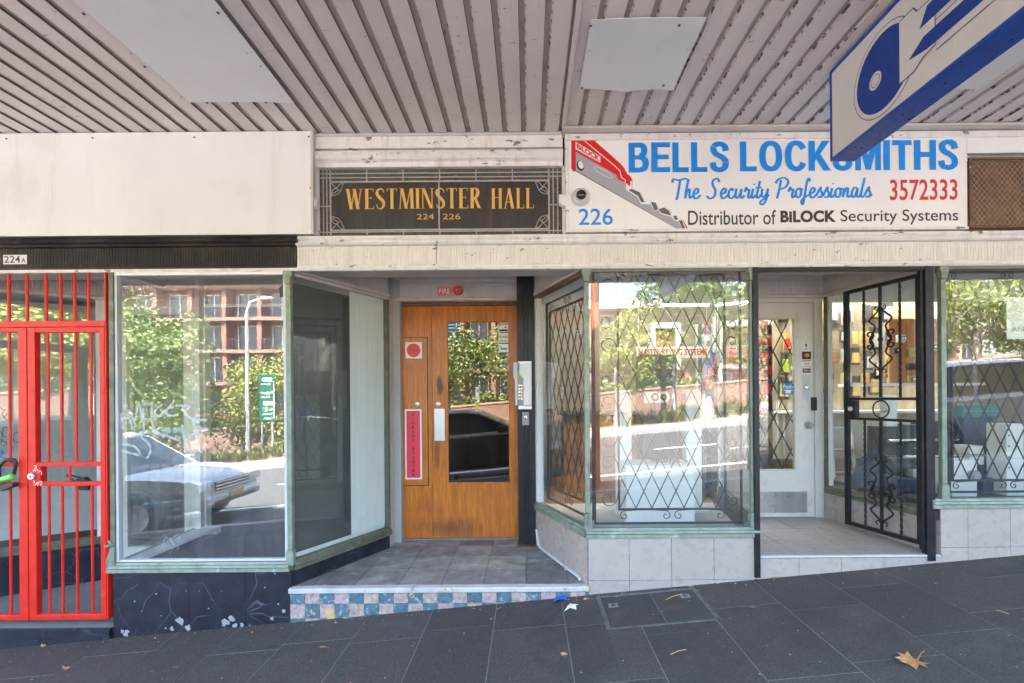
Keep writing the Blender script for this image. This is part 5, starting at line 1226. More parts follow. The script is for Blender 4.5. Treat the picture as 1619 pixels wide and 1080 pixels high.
# side pane B2->B
T, L = wall_frame(B2, B)
sb = k.part('stall_riser', MB(T).box(0, L - .0, .0, .08, .0, zs1 - .067), 'grout')
tiled(k, sb, B2, B, [(0, zf + .001), (L - .001, zf + .001), (L - .001, zs1 - .067), (0, zs1 - .067)], .46, .42, L - .92, zs1 - .067 - .42, lambda i, j: 'tile_beige')
rail(k, 'sill', B2, B, sill_prof(zs1), 'green_metal', x1=-.01)
rail(k, 'head_rail', B2, B, [(-.012, 2.345), (.03, 2.345), (.03, 2.368), (-.012, 2.368)], 'rust')
pane(k, B2, B, zs1 + .001, 2.35, 'glass_side', .02)
k.part('side_post', MB(T).box(-.0, .05, -.01, .04, zs1 + .001, 2.345), 'int_white', bev=.003)
k.part('reveal', MB().box(.072, .12, .86, 1.085, zf, 2.37), 'trim_grey')
# panes and risers of the entry
for (p, q) in ((C_, C2), (D2, D_)):
    T, L = wall_frame(p, q)
    sb = k.part('stall_riser', MB(T).box(.0, L, .0, .06, .2, zs1 + .03), 'grout')
    tiled(k, sb, p, q, [(0.0, ZE + .001), (L - .0, ZE + .001), (L - .0, zs1 + .03), (0.0, zs1 + .03)], .286, .3, .0, zs1 + .03 - .6, lambda i, j: 'tile_beige')
    rail(k, 'sill', p, q, [(y_, z_ + .095) for y_, z_ in sill_prof(zs1)], 'green_dark', x0=.02, x1=-.02)
    pane(k, p, q, zs1 + .096, 2.36, 'glass_side', .02)
    xe = (0.0 if q == D_ else L - .04)
    k.part('side_post', MB(T).box(xe, xe + .04, -.008, .035, zs1 + .097, 2.369), 'green_dark', bev=.003)
    k.part('side_post', MB(T).box(xe + (.041 if q == D_ else -.021), xe + (.061 if q == D_ else -.001), .0, .03, zs1 + .097, 2.369), 'int_white')
# front window D->
E_ = (8.0, 0)
sb = k.part('stall_riser', MB().prism([(D_[0] - .01, .1), (8.0, .3), (8.0, zs2 - .067), (D_[0] - .01, zs2 - .067)], .0, .10, 'y'), 'grout')
poly = [(-.012, GZ(D_[0]) - .03), (5.5 - D_[0], GZ(5.5) - .03), (5.5 - D_[0], zs2 - .067), (-.012, zs2 - .067)]
tiled(k, sb, D_, E_, poly, .286, .262, .17 - .286, zs2 - .067 - .262 * 2, lambda i, j: 'tile_beige')
rail(k, 'sill', D_, E_, sill_prof(zs2), 'green_metal', x0=-.07)
rail(k, 'head_rail', D_, E_, [(-.004, 2.352), (.03, 2.352), (.03, 2.372), (-.006, 2.372)], 'green_dark')
pane(k, D_, (4.6, 0), zs2 + .001, 2.36, 'glass', .012)
pane(k, (4.6, 0), (6.4, 0), zs2 + .001, 2.36, 'glass', .012); pane(k, (6.4, 0), (8.0, 0), zs2 + .001, 2.36, 'glass', .012)
corner_post(k, D_[0] + .02, 0, zs2 - .01, 2.372); corner_post(k, 4.6, 0, zs2 - .01, 2.372); corner_post(k, 6.4, 0, zs2 - .01, 2.372)
k.part('end_panel', MB().box(8.01, XW1, .0, .3, .3, 2.37), 'cream')
# entry floor and its tiled front
fp = [(C_[0] + .002, .012), (D_[0] - .002, .012), (D2[0] - .0, 1.0), (2.62, 1.05), (1.70, 1.05), (C2[0] + .0, 1.0)]
fl = k.part('entry_slab', MB().prism(fp, .1, ZE - .011, 'z'), 'grout')
floor_tiles(k, fl, [[fp[i] for i in (0, 1, 2, 5)], [(1.70, 1.003), (2.62, 1.003), (2.62, 1.05), (1.70, 1.05)]], ZE, .33, .33, 1.5, .012, 'tile_floor', gap=.006)
k.part('step_edge', MB().box(C_[0] - .0, D_[0] + .0, -.012, .0115, ZE - .010, ZE + .001), 'light_grey')
sb = k.part('step_riser', MB().box(C_[0] + .001, D_[0] - .011, .0, .011, .1, ZE - .0145), 'grout')
poly = [(0, GZ(C_[0]) - .03), (D_[0] - C_[0] - .012, GZ(D_[0]) - .03), (D_[0] - C_[0] - .012, ZE - .015), (0, ZE - .015)]
tiled(k, sb, C_, D_, poly, .286, .286, .286 - (C_[0] - B[0]) % .286 - .012 - .286, zs1 - .067 - .286 * 3, lambda i, j: 'tile_beige')
# white door
YW = 1.03
dx0, dx1 = 1.745, at(1287, 700, YW).x
dz0, dz1 = ZE + .004, at(1250, 479, YW).z
k.part('door_frame', MB().box(dx1 + .003, 2.618, YW - .02, YW + .06, ZE, 2.37), 'white_paint', bev=.003)
k.part('door_frame', MB().box(1.70, dx0 - .003, YW - .02, YW + .06, ZE, 2.37), 'white_paint', bev=.003)
k.part('door_frame', MB().box(dx0 - .002, dx1 + .002, YW - .02, YW + .06, dz1 + .003, 2.37), 'white_paint', bev=.003)
g0, g1, g2, g3 = at(1197, 700, YW).x - .26, at(1258, 700, YW).x, at(1230, 744, YW).z, at(1230, 503, YW).z
mb = MB(); mb.box(dx0, g0, YW, YW + .04, dz0, dz1); mb.box(g1, dx1, YW, YW + .04, dz0, dz1); mb.box(g0 + .0001, g1 - .0001, YW, YW + .04, dz0, g2); mb.box(g0 + .0001, g1 - .0001, YW, YW + .04, g3, dz1)
dl = k.part('shop_door', mb, 'white_paint')
mb = MB(); w = .010
mb.box(g0, g0 + w, YW - .004, YW + .03, g2, g3); mb.box(g1 - w, g1, YW - .004, YW + .03, g2, g3); mb.box(g0 + w, g1 - w, YW - .004, YW + .03, g2, g2 + w); mb.box(g0 + w, g1 - w, YW - .004, YW + .03, g3 - w, g3)
k.part('glazing_bead', mb, 'cream', parent=dl, bev=.002)
k.part('pane', MB().box(g0 + w, g1 - w, YW + .010, YW + .016, g2 + w, g3 - w), 'glass', parent=dl)
p0, p1 = at(1197, 811, YW), at(1276, 777, YW)
k.part('kick_plate', MB().box(p0.x - .22, p1.x, YW - .003, YW - .0003, p0.z, p1.z), 'scuffed_steel', parent=dl, bev=.001)
p0, p1 = at(1268, 632, YW), at(1280, 593, YW)
k.part('lock_plate', MB().box(p0.x, p1.x, YW - .004, YW - .0003, p0.z, p1.z), 'light_grey', parent=dl, bev=.001)
c = at(1274, 612, YW); k.part('lock_cylinder', MB().lathe([(.018, -.004), (.020, -.016), (.014, -.020), (.004, -.018)], (c.x, YW, c.z), 'y', 18), 'chrome', parent=dl, smooth=True)
c = at(1277, 672, YW); k.part('door_knob', MB().lathe([(.034, 0), (.034, -.006), (.014, -.010), (.014, -.03), (.024, -.036), (.028, -.052), (.022, -.062), (.004, -.064)], (c.x, YW, c.z), 'y', 20), 'grey_plastic', parent=dl, smooth=True)
p0, p1 = at(1282, 649, YW), at(1289, 628, YW)
k.part('strike_box', MB().box(p0.x, p1.x, YW - .028, YW - .001, p0.z, p1.z), 'rubber', parent=dl, bev=.003)
# diamond bars behind the door glass
def lattice(th, T, x0, x1, z0, z1, pw, ph, y, r, mat, name='lattice_bar', parent=None, sx=0, sz=0):
    """crossed diagonal bars clipped to the rectangle (pw x ph diamond)"""
    m = ph / pw
    for s in (1, -1):
        cmin, cmax = -400, 400
        for i in range(-60, 61):
            # line: z - z0 - sz = s*m*(x - x0 - sx - i*pw)
            pts = []
            xx0 = x0 + sx + i * pw
            def zz(x): return z0 + sz + s * m * (x - xx0)
            def xq(z): return xx0 + (z - z0 - sz) / (s * m)
            cand = [(x0, zz(x0)), (x1, zz(x1)), (xq(z0), z0), (xq(z1), z1)]
            cand = [c for c in cand if x0 - 1e-6 <= c[0] <= x1 + 1e-6 and z0 - 1e-6 <= c[1] <= z1 + 1e-6]
            if len(cand) < 2: continue
            a = min(cand); c = max(cand)
            if math.hypot(a[0] - c[0], a[1] - c[1]) < .03: continue
            yy = y + (r * .9 if s > 0 else -r * .9)
            th.part(name, MB(T).tube([(a[0], yy, a[1]), (c[0], yy, c[1])], r, 4), mat, parent=parent)
t = Thing('door_grille', 'black diamond lattice grille behind the glass of the white shop door', 'door grille', ((g0 + g1) / 2, YW + .03, g2))
lattice(t, None, g0 + .01, g1 - .01, g2 + .01, g3 - .01, .15, .30, YW + .032, .006, 'grille_iron', sx=.04)

# lettering and stickers on door
yw = YW - .0003
sticker('hours_sticker', 'small white and blue card at the top of the white door stile', 1270, 542, 1278, 554, yw, 'white', [('r', 'st_blue', .3, .45, .45, .45), ('r', 'p_grey', .2, .1, .6, .2)])
sticker('card_sticker', 'black payment sticker with overlapping red and yellow discs', 1268, 556, 1282, 568, yw, 'card_black', [('o', 'mc_red', .36, .52, .2, .2), ('o', 'mc_yel', .62, .52, .2, .2, None, .0003)])
sticker('visa_sticker', 'white payment sticker reading VISA on the white door', 1268, 570, 1282, 580, yw, 'white', [('t', 'p_blue', .15, .32, .7, .36, 'VISA'), ('r', 'p_blue', 0, .88, 1, .12), ('r', 'mc_yel', 0, 0, 1, .1)])
sticker('eftpos_sticker', 'dark payment sticker lowest in the column on the white door', 1268, 581, 1282, 591, yw, 'white', [('r', 'l_dark', .06, .15, .88, .7), ('t', 'white', .2, .35, .6, .3, 'eftpos', .0006)])
sticker('push_sticker', 'blue sticker reading Push on the white door glass', 1236, 606, 1256, 624, YW + .010, 'st_blue', [('t', 'white', .12, .55, .72, .32, 'Push'), ('r', 'white', .3, .12, .4, .22), ('r', 'white', .15, .34, .7, .08)])

# ---- ornamental window grilles
def scroll_pts(x0, z0, x1, z1, r, side, y, flip=1):
    """C scroll whose ends curl towards `side`, from (x0,z0) to (x1,z1)"""
    a = Vector((x0, z0)); c = Vector((x1, z1)); d = (c - a); L = d.length; d.normalize(); n = Vector((-d.y, d.x)) * side
    pts = []
    def loc(s_, t_): q = a + d * s_ + n * t_; return (q.x, y, q.y)
    # start curl
    N = 12
    for i in range(N + 1):
        f_ = i / N; ang = math.pi * (2.6 - 2.1 * f_); rr = r * (.25 + .75 * f_)
        pts.append(loc(r + rr * math.cos(ang) * 1.0, r * 1.0 - rr * math.sin(ang) * 1.0 if False else r - rr * math.sin(ang)))
    mid = loc(L / 2, -r * .25); pts.append(mid)
    for i in range(N + 1):
        f_ = 1 - i / N; ang = math.pi * (2.6 - 2.1 * f_); rr = r * (.25 + .75 * f_)
        pts.append(loc(L - r - rr * math.cos(ang), r - rr * math.sin(ang)))
    return pts
def window_grille(name, label, p, q, x0, x1, z0, z1, ix0, ix1, iz0, iz1, mat='grille_iron', y=.075, pw=.111, ph=.232):
    T, L = wall_frame(p, q)
    c0 = T @ Vector(((x0 + x1) / 2, y, z0)); t = Thing(name, label, 'window grille', c0)
    fw = .0065
    fmb = MB(T)
    for (a, bb, c, d) in ((x0, x0 + 2 * fw, z0, z1), (x1 - 2 * fw, x1, z0, z1), (x0 + 2 * fw, x1 - 2 * fw, z0, z0 + 2 * fw), (x0 + 2 * fw, x1 - 2 * fw, z1 - 2 * fw, z1)): fmb.box(a, bb, y - .008, y + .008, c, d)
    t.part('outer_frame', fmb, mat)
    fmb = MB(T)
    for (a, bb, c, d) in ((ix0, ix0 + 2 * fw, iz0, iz1), (ix1 - 2 * fw, ix1, iz0, iz1), (ix0 + 2 * fw, ix1 - 2 * fw, iz0, iz0 + 2 * fw), (ix0 + 2 * fw, ix1 - 2 * fw, iz1 - 2 * fw, iz1)): fmb.box(a, bb, y - .008, y + .008, c, d)
    t.part('inner_frame', fmb, mat)
    lattice(t, T, ix0 + .012, ix1 - .012, iz0 + .012, iz1 - .012, pw, ph, y, .0042, mat)
    gz = min(iz0 - z0, .12) - .016
    def sc(a, bb, c, d, r, s): t.part('scroll', MB(T).tube(scroll_pts(a, bb, c, d, r, s, y), .0035, 5), mat)
    W = ix1 - ix0; nseg = max(1, round(W / .36)); sw = W / nseg
    for i in range(nseg):
        sc(ix0 + sw * i + .01, iz0 - .004, ix0 + sw * (i + 1) - .01, iz0 - .004, gz * .42, -1)
        if z1 - iz1 > .04: sc(ix0 + sw * i + .01, iz1 + .004, ix0 + sw * (i + 1) - .01, iz1 + .004, (z1 - iz1) * .4, 1)
    H = iz1 - iz0; ns = max(1, round(H / .42)); sh = H / ns
    for i in range(ns):
        if x1 - ix1 > .05: sc(ix1 + .004, iz0 + sh * i + .02, ix1 + .004, iz0 + sh * (i + 1) - .02, (x1 - ix1) * .38, -1)
        if ix0 - x0 > .05: sc(ix0 - .004, iz0 + sh * i + .02, ix0 - .004, iz0 + sh * (i + 1) - .02, (ix0 - x0) * .38, 1)
    return t
X = lambda u: at(u, 650, .08).x - B[0]
Z = lambda vv: at(1060, vv, .08).z
window_grille('window_grille', 'black iron lattice grille with scrollwork inside the big shop window with white pedestals', B, C_, X(938), X(1172), Z(828), Z(424), X(976), X(1147), Z(806), Z(434))
T, L = wall_frame(B2, B)
window_grille('window_grille', 'narrow black iron lattice grille in the slanting pane beside the wooden door', B2, B, .06, L - .05, zs1 + .03, 2.30, .12, L - .11, zs1 + .13, 2.22)
x_ = lambda u: at(u, 650, .08).x - D_[0]
window_grille('window_grille', 'blue grey iron lattice grille in the shop window past the iron gate', D_, (4.6, 0), x_(1497), 1.78, zs2 + .02, 2.355, x_(1502), 1.72, zs2 + .10, 2.30)
# licence lettering on the window head
sign_text('Licence No. 405 890 982', 948, 429, 1025, 438, 'grey_plastic', .0, y=.0165, th=k)

# ================================================================= IRON ENTRY GATE
def twisted(p0, p1, r, turns):
    p0, p1 = Vector(p0), Vector(p1); L = (p1 - p0).length; n = max(2, int(turns * 8)); vs = []; fs = []
    for i in range(n + 1):
        a = i / n * turns * math.pi * .5 * 4 / 2; c = p0.lerp(p1, i / n)
        for q in range(4): vs.append((c.x + r * math.cos(a + q * math.pi / 2), c.y + r * math.sin(a + q * math.pi / 2), c.z))
    for i in range(n):
        for q in range(4): fs.append((i * 4 + q, i * 4 + (q + 1) % 4, (i + 1) * 4 + (q + 1) % 4, (i + 1) * 4 + q))
    fs += [(3, 2, 1, 0), tuple(n * 4 + q for q in range(4))]
    return vs, fs
p, q = (2.545, .60), (2.690, .03)
T, L = wall_frame(p, q)
ig = Thing('iron_gate', 'black wrought iron entry gate with twisted bars, standing open inside the entry', 'gate', (p[0], p[1], .47))
gz0, gz1 = .475, 2.335
def ib(nm, a, bb, c, d, y0=-.014, y1=.014): return ig.part(nm, MB(T).box(a, bb, y0, y1, c, d), 'black_iron', bev=.002)
ib('frame', -.006, .030, gz0, gz1); ib('frame', L - .034, L + .004, gz0, gz1 + .0); ib('frame', .031, L - .035, gz0, gz0 + .028); ib('frame', .031, L - .035, gz1 - .026, gz1)
zr1, zr0 = at(1400, 631, .3).z, at(1400, 664, .3).z
ib('rail', .031, L - .035, zr1 - .008, zr1 + .012, -.008, .008); ib('rail', .031, L - .035, zr0 - .008, zr0 + .012, -.008, .008)
lb = ib('lock_box', .031, .10, zr0 + .013, zr1 - .009, -.022, .022)
ig.part('lock_cylinder', MB(T).lathe([(.016, -.034), (.018, -.030), (.018, -.022), (.008, -.0215)], (.062, 0, (zr0 + zr1) / 2), 'y', 14), 'steel', parent=lb)
xm = .031 + (L - .066) / 2
for f_, tw in ((.25, 1), (.5, 0), (.78, 1)):
    x = .031 + (L - .066) * f_
    for (a, bb) in ((gz0 + .029, zr0 - .009), (zr1 + .013, gz1 - .027)):
        if tw: vs, fs = twisted((x, 0, a), (x, 0, bb), .0095, 11 * (bb - a)); ig.part('twisted_bar', MB(T).add(vs, fs), 'black_iron')
        else: ig.part('bar', MB(T).box(x - .008, x + .008, -.008, .008, a, bb), 'black_iron')
        if not tw:
            cz = (a + bb) / 2 + (.02 if a > 1 else -.12)
            for s in (1, -1):
                for up in (1, -1):
                    pts = []
                    # inner spiral -> outward bulge -> top curl
                    for i in range(11):
                        fq = i / 10; ang = math.pi * (2.4 - 1.9 * fq); rr = .036 * (.2 + .8 * fq)
                        pts.append((x + s * (.086 + 1.15 * rr * math.cos(ang)), -.0, cz + up * (.042 - rr * math.sin(ang) * 1.0)))
                    pts += [(x + s * .040, 0, cz + up * .095), (x + s * .088, 0, cz + up * .145), (x + s * .050, 0, cz + up * .185), (x + s * .014, 0, cz + up * .215)]
                    ig.part('scroll', MB(T).tube([tuple(w_) for w_ in catmull(pts, 3)], .0070, 6), 'black_iron')
                    pts = [(x + s * .010, 0, cz + up * .215)] + [(x + s * (.030 + .020 * (1 - i / 12 * .6) * math.cos(math.pi + i / 10 * math.pi * 1.5)), 0, cz + up * (.238 + .020 * (1 - i / 12 * .6) * math.sin(math.pi + i / 10 * math.pi * 1.5) * -1 * -1)) for i in range(11)]
                    ig.part('scroll', MB(T).tube(pts, .005, 6), 'black_iron')
            ig.part('collar', MB(T).box(x - .014, x + .014, -.011, .011, cz - .012, cz + .012), 'black_iron')
x = xm; r_ = (zr1 - zr0) / 2 - .014
ig.part('ring', MB(T).tube([(x + r_ * math.cos(a_ * math.pi / 10), 0, (zr0 + zr1) / 2 + .002 + r_ * math.sin(a_ * math.pi / 10)) for a_ in range(21)], .0055, 6), 'black_iron')
for z in (.62, 2.15): ig.part('hinge', MB(T).box(L + .0, L + .028, -.012, .012, z - .025, z + .025), 'black_iron')
# gate frame posts
t = Thing('entry_portal', 'black steel frame with scuffed posts standing round the shop entry', 'portal', (2.1, -.01, ZE))
xq = at(1462, 650, 0).x; xe = at(1474, 650, 0).x
t.part('post', MB().box(xq, xe + .006, -.015, .035, .382, 2.368), 'black_iron', bev=.003)
xq0 = at(1187, 650, -.02).x + .008; t.part('post', MB().box(xq0 + .010, xq0 + .046, -.03, .025, .285, 2.368), 'black_iron', bev=.003)
t.part('top_bar', MB().box(xq0 + .047, xq - .001, -.01, .03, 2.345, 2.368), 'black_iron', bev=.002)
t.part('stop_bar', MB().box(xq - .021, xq - .002, .0, .03, ZE + .03, 2.344), 'black_iron', bev=.002)

# ================================================================= LOCKSMITH INTERIOR
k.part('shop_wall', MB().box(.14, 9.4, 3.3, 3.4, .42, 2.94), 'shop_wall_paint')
k.part('display_floor', MB().prism([(B[0] + .03, .11), (C_[0] - .02, .11), (C2[0] - .04, 1.0), (B2[0] + .06, 1.0)], zs1 - .09, zs1 - .055, 'z'), 'int_grey')
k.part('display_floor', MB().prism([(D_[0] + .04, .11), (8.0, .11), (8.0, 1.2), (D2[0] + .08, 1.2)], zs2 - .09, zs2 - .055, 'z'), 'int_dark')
k.part('bulkhead', MB().box(.14, 1.68, .99, 1.03, 2.33, 2.598), 'int_white'); k.part('bulkhead', MB().box(2.66, 8.5, .99, 1.03, 2.33, 2.598), 'int_white')
k.part('display_ceiling', MB().prism([(B[0] + .07, .25), (C_[0] - .07, .25), (C2[0] - .06, .985), (B2[0] + .06, .985)], 2.59, 2.598, 'z'), 'int_white')
k.part('display_ceiling', MB().prism([(D_[0] + .1, .25), (8, .25), (8, .985), (D2[0] + .1, .985)], 2.59, 2.598, 'z'), 'int_white')
# fluorescent lamp behind the front window
c0, c1 = at(1046, 484, 1.3), at(1120, 484, 1.3)
t = Thing('strip_light', 'lit fluorescent strip light hanging inside the shop behind the pedestals', 'strip light', ((c0.x + c1.x) / 2, 1.3, c0.z))
t.part('batten', MB().box(c0.x, c1.x, 1.27, 1.33, c0.z + .03, c0.z + .07), 'int_white')
t.part('lamp_tube', MB().tube([(c0.x, 1.3, c0.z + .012), (c1.x, 1.3, c0.z + .012)], .014, 10), 'tube_light')
t.part('suspension', MB().box((c0.x + c1.x) / 2 - .005, (c0.x + c1.x) / 2 + .005, 1.295, 1.305, c0.z + .07, 2.94), 'steel')
al = bpy.data.lights.new('shop_lamp', 'AREA'); al.shape = 'RECTANGLE'; al.size = 1.2; al.size_y = .15; al.energy = 1.5; al.color = (1, .86, .6); al.color = (1, .93, .8)  # fill light for the added ceiling lamps
for i, X_ in enumerate((1.0, 2.9, 4.4)):  # unseen lamps, added to brighten the pegboard and the shop interior
    t = Thing('ceiling_strip_light', ['lit ceiling strip light over the shop floor behind the pedestals', 'lit ceiling strip light over the shop floor behind the iron gate', 'lit ceiling strip light over the shop floor behind the grey grille'][i], 'strip light', (X_, 1.42, 2.93))
    t.part('batten', MB().box(X_ - .6, X_ + .6, 1.38, 1.46, 2.90, 2.945), 'int_white')
    t.part('lamp_tube', MB().tube([(X_ - .58, 1.42, 2.885), (X_ + .58, 1.42, 2.885)], .013, 8), 'tube_light')
    o = bpy.data.objects.new('shop_lamp', al); COL.objects.link(o); o.parent = t.o; o.location = Vector((X_, 1.42, 2.86)) - t.base
# white pedestals in the front window
def block(name, label, cat, u0, v0, u1, v1, y, dep, mat, bev=.004, group=None):
    p0, p1 = at(u0, v1, y), at(u1, v0, y)
    return p0.x, p1.x, p0.z, p1.z
zfl1 = zs1 - .055
x0, x1, z0, z1 = block('', '', '', 990, 735, 1098, 831, .30, 0, '')
t = Thing('pedestal', 'wide low white pedestal in the middle of the shop window', 'pedestal', ((x0 + x1) / 2, .45, zfl1))
t.part('body', MB().box(x0, x1, .30, .62, zfl1, z1 - .012), 'int_white', bev=.004); t.part('top', MB().box(x0 - .006, x1 + .006, .294, .626, z1 - .0115, z1), 'int_white', bev=.003)
for (ua, ub, lab) in ((978, 998, 'tall narrow white pylon nearer the porch behind the low pedestal'), (1086, 1109, 'tall narrow white pylon nearer the entry behind the low pedestal')):
    x0, x1, _, z1 = block('', '', '', ua, 616, ub, 831, .66, 0, '')
    t = Thing('display_pylon', lab, 'display stand', ((x0 + x1) / 2, .7, zfl1))
    t.part('panel', MB().prism([(x0, zfl1), (x1, zfl1), (x1, z1 - .03), (x1 - .02, z1), (x0 + .02, z1), (x0, z1 - .03)], .66, .78, 'y'), 'int_white', bev=.003)
    t.part('foot', MB().box(x0 - .03, x1 + .03, .62, .655, zfl1, zfl1 + .02), 'int_white', bev=.003)
x0, x1, z0, z1 = block('', '', '', 1016, 560, 1070, 650, .70, 0, '')
t = Thing('safe', 'dark steel safe with a white label plate standing behind the pedestal', 'safe', ((x0 + x1) / 2, .8, z0))
t.part('cabinet', MB().box(x0, x1, .70, .95, zfl1, z1), 'p_dark', bev=.005)
p0, p1 = at(1018, 637, .697), at(1059, 619, .697); zc = (p0.z + p1.z) / 2
t.part('label_plate', MB().prism([(p0.x + (p1.z - zc) * .5, p0.z), (p1.x - .03, p0.z), (p1.x - .01, p0.z + .02), (p1.x, zc), (p1.x - .01, p1.z - .02), (p1.x - .03, p1.z), (p0.x, p1.z), (p0.x, p0.z)], .694, .699, 'y'), 'white')
t.part('dial', MB().lathe([(.030, -.012), (.032, -.008), (.032, 0)], (p0.x + .09, .694, zc), 'y', 20), 'black', smooth=True); t.part('dial_plate', MB().lathe([(.024, -.009), (.026, -.004), (.026, 0)], (p0.x + .16, .694, zc), 'y', 20), 'black', smooth=True)
t.part('dial_centre', MB().lathe([(.012, -.016), (.013, -.012)], (p0.x + .16, .694, zc), 'y', 12), 'p_lime'); t.part('dial_centre', MB().lathe([(.016, -.018), (.018, -.012)], (p0.x + .09, .694, zc), 'y', 14), 'chrome')
# small plant on pedestal
rnd = random.Random(11); mb = MB(); bx0 = at(1060, 735, .46)
for i in range(90):
    a = rnd.uniform(0, 6.28); r = rnd.uniform(.01, .12); x = bx0.x + r * math.cos(a) * 1.3; y = .46 + r * math.sin(a) * .7; zz = bx0.z + rnd.uniform(0, .05)
    d = Vector((rnd.uniform(-1, 1), rnd.uniform(-1, 1), rnd.uniform(.2, 1))) * .018; e = Vector((rnd.uniform(-1, 1), rnd.uniform(-1, 1), rnd.uniform(-.3, .3))) * .012
    c = Vector((x, y, zz)); mb.add([c - d, c + e, c + d, c - e], [(0, 1, 2, 3)])
t = Thing('trailing_plant', 'low green trailing plant on top of the wide white pedestal', 'plant', (bx0.x, .46, bx0.z - .01))
t.part('foliage', mb, 'leaf_b'); t.part('saucer', MB().lathe([(.05, 0), (.07, .012), (.06, .014)], (bx0.x, .46, bx0.z - .004), 'z', 16), 'rubber')
# master keying sign
p0, p1 = at(1010, 562, 1.6), at(1118, 551, 1.6)
t = Thing('hanging_banner', 'grey banner with red lettering hung across the shop behind the safe', 'banner', (p0.x, 1.6, p0.z))
t.part('board', MB().box(p0.x - .02, p1.x + .03, 1.6, 1.615, p0.z - .03, p1.z + .02), 'p_grey')
t.part('lettering', text_mb('MASTER KEYING SYSTEMS', p1.x - p0.x, p1.z - p0.z, Matrix.Translation((p0.x, 1.598, p0.z)), .03), 'banner_red')
for X_ in (p0.x, p1.x): t.part('wire', MB().tube([(X_, 1.607, p1.z + .02), (X_, 1.607, 2.94)], .002, 4), 'steel')
x0, x1, z0, z1 = block('', '', '', 1030, 510, 1076, 585, 1.9, 0, '')
t = Thing('display_cabinet', 'pale framed display cabinet on the back wall of the shop', 'cabinet', (x0, 1.95, z0))
t.part('frame', MB().box(x0, x1, 1.9, 2.05, z1 - .06, z1), 'p_grey', bev=.004); t.part('frame', MB().box(x0, x0 + .05, 1.9, 2.05, z0, z1 - .061), 'p_grey'); t.part('frame', MB().box(x1 - .05, x1, 1.9, 2.05, z0, z1 - .061), 'p_grey'); t.part('frame', MB().box(x0 + .051, x1 - .051, 1.9, 2.05, z0, z0 + .05), 'p_grey')
t.part('back_panel', MB().box(x0 + .051, x1 - .051, 2.0, 2.02, z0 + .051, z1 - .061), 'brown_board'); t.part('bracket', MB().box(x0 + .2, x0 + .25, 2.05, 3.3, z1 - .1, z1 - .05), 'p_grey')
# counter and low stock
t = Thing('counter', 'long dark timber shop counter behind the window displays', 'counter', (1.5, 2.3, .42))
t.part('front', MB().box(.4, 1.6, 2.2, 2.6, .42, 1.3), 'brown_board'); t.part('top', MB().box(.36, 1.64, 2.16, 2.64, 1.301, 1.34), 'p_dark', bev=.004)
# peg board behind the slanting pane by the iron gate, with packets on hooks
yb = 1.75
pbx0, pbx1 = 2.55, 4.3
t = Thing('pegboard_panel', 'cream pegboard wall panel behind the iron gate carrying rows of packets', 'pegboard', (3.4, yb, 1.2))
t.part('board', MB().box(pbx0, pbx1, yb, yb + .02, 1.36, 2.5), 'pegboard'); t.part('shelf', MB().box(pbx0, pbx1, yb - .28, yb, 1.33, 1.355), 'int_white'); t.part('lower_panel', MB().box(pbx0, pbx1, yb, yb + .02, .85, 1.329), 'cream')
t.part('divider', MB().box(2.905, 2.925, yb - .012, yb - .001, 1.36, 2.5), 'p_dark'); t.part('divider', MB().box(3.28, 3.30, yb - .012, yb - .001, 1.36, 2.5), 'p_dark')
rnd = random.Random(21)
def packet(x, y, z, w, hh, mat, cat='packet', name='hanging_packet', label='', group='hardware packets hung on the pegboard behind the gate', card='p_grey'):
    t = Thing(name, label, cat, (x, y, z), group)
    t.part('card', MB().box(x - w / 2, x + w / 2, y - .003, y, z - hh, z), card)
    t.part('blister', MB().prism([(x - w * .36, z - hh * .88), (x + w * .36, z - hh * .88), (x + w * .30, z - hh * .3), (x - w * .30, z - hh * .3)], y - .03, y - .0032, 'y'), mat, bev=.005)
    t.part('hook', MB().tube([(x, y + .02, z - .01), (x, y - .05, z - .008)], .002, 4), 'steel')
rows = [(2.44, ['p_dark', 'p_dark', 'p_grey', 'p_brass', 'p_grey', 'p_dark', 'p_grey', 'p_dark', 'p_brass', 'p_grey']), (2.20, ['p_red', 'p_grey', 'p_dark', 'chrome', 'p_dark', 'p_grey', 'p_brass', 'chrome', 'p_grey', 'p_dark']),
        (1.97, ['p_lime', 'chrome', 'p_dark', 'p_brass', 'chrome', 'p_grey', 'p_brass', 'p_grey', 'chrome', 'p_dark']), (1.72, ['yellow', 'p_dark', 'p_brass', 'p_brass', 'chrome', 'p_grey', 'p_brass', 'chrome', 'p_brass', 'p_grey'])]
PN = {'p_dark': 'dark', 'p_grey': 'grey', 'p_brass': 'brass coloured', 'p_red': 'red', 'chrome': 'shiny silver', 'p_lime': 'lime green', 'yellow': 'yellow', 'p_blue': 'blue'}
ROWN = ['top', 'second', 'third', 'bottom']; ORD = ['first', 'second', 'third', 'fourth', 'fifth', 'sixth', 'seventh', 'eighth', 'ninth', 'tenth']
for z, ms in rows:
    for i, m_ in enumerate(ms):
        x = 2.66 + i * .118 + rnd.uniform(-.03, .03)
        if 3.0 < x < 3.25 and z < 2.3 and False: continue
        packet(x, yb - .02 - .034 * (i % 2), z + rnd.uniform(-.05, .04), rnd.uniform(.065, .125), rnd.uniform(.13, .25), m_, label='%s packet behind the iron gate, %s pegboard row, %s from the white door' % (PN[m_], ROWN[rows.index((z, ms))], ORD[i]), card=rnd.choice(['p_grey', 'p_dark', 'p_lime' if m_ in ('p_lime', 'yellow') else 'p_grey', 'p_brass', 'p_dark', 'pegboard']))
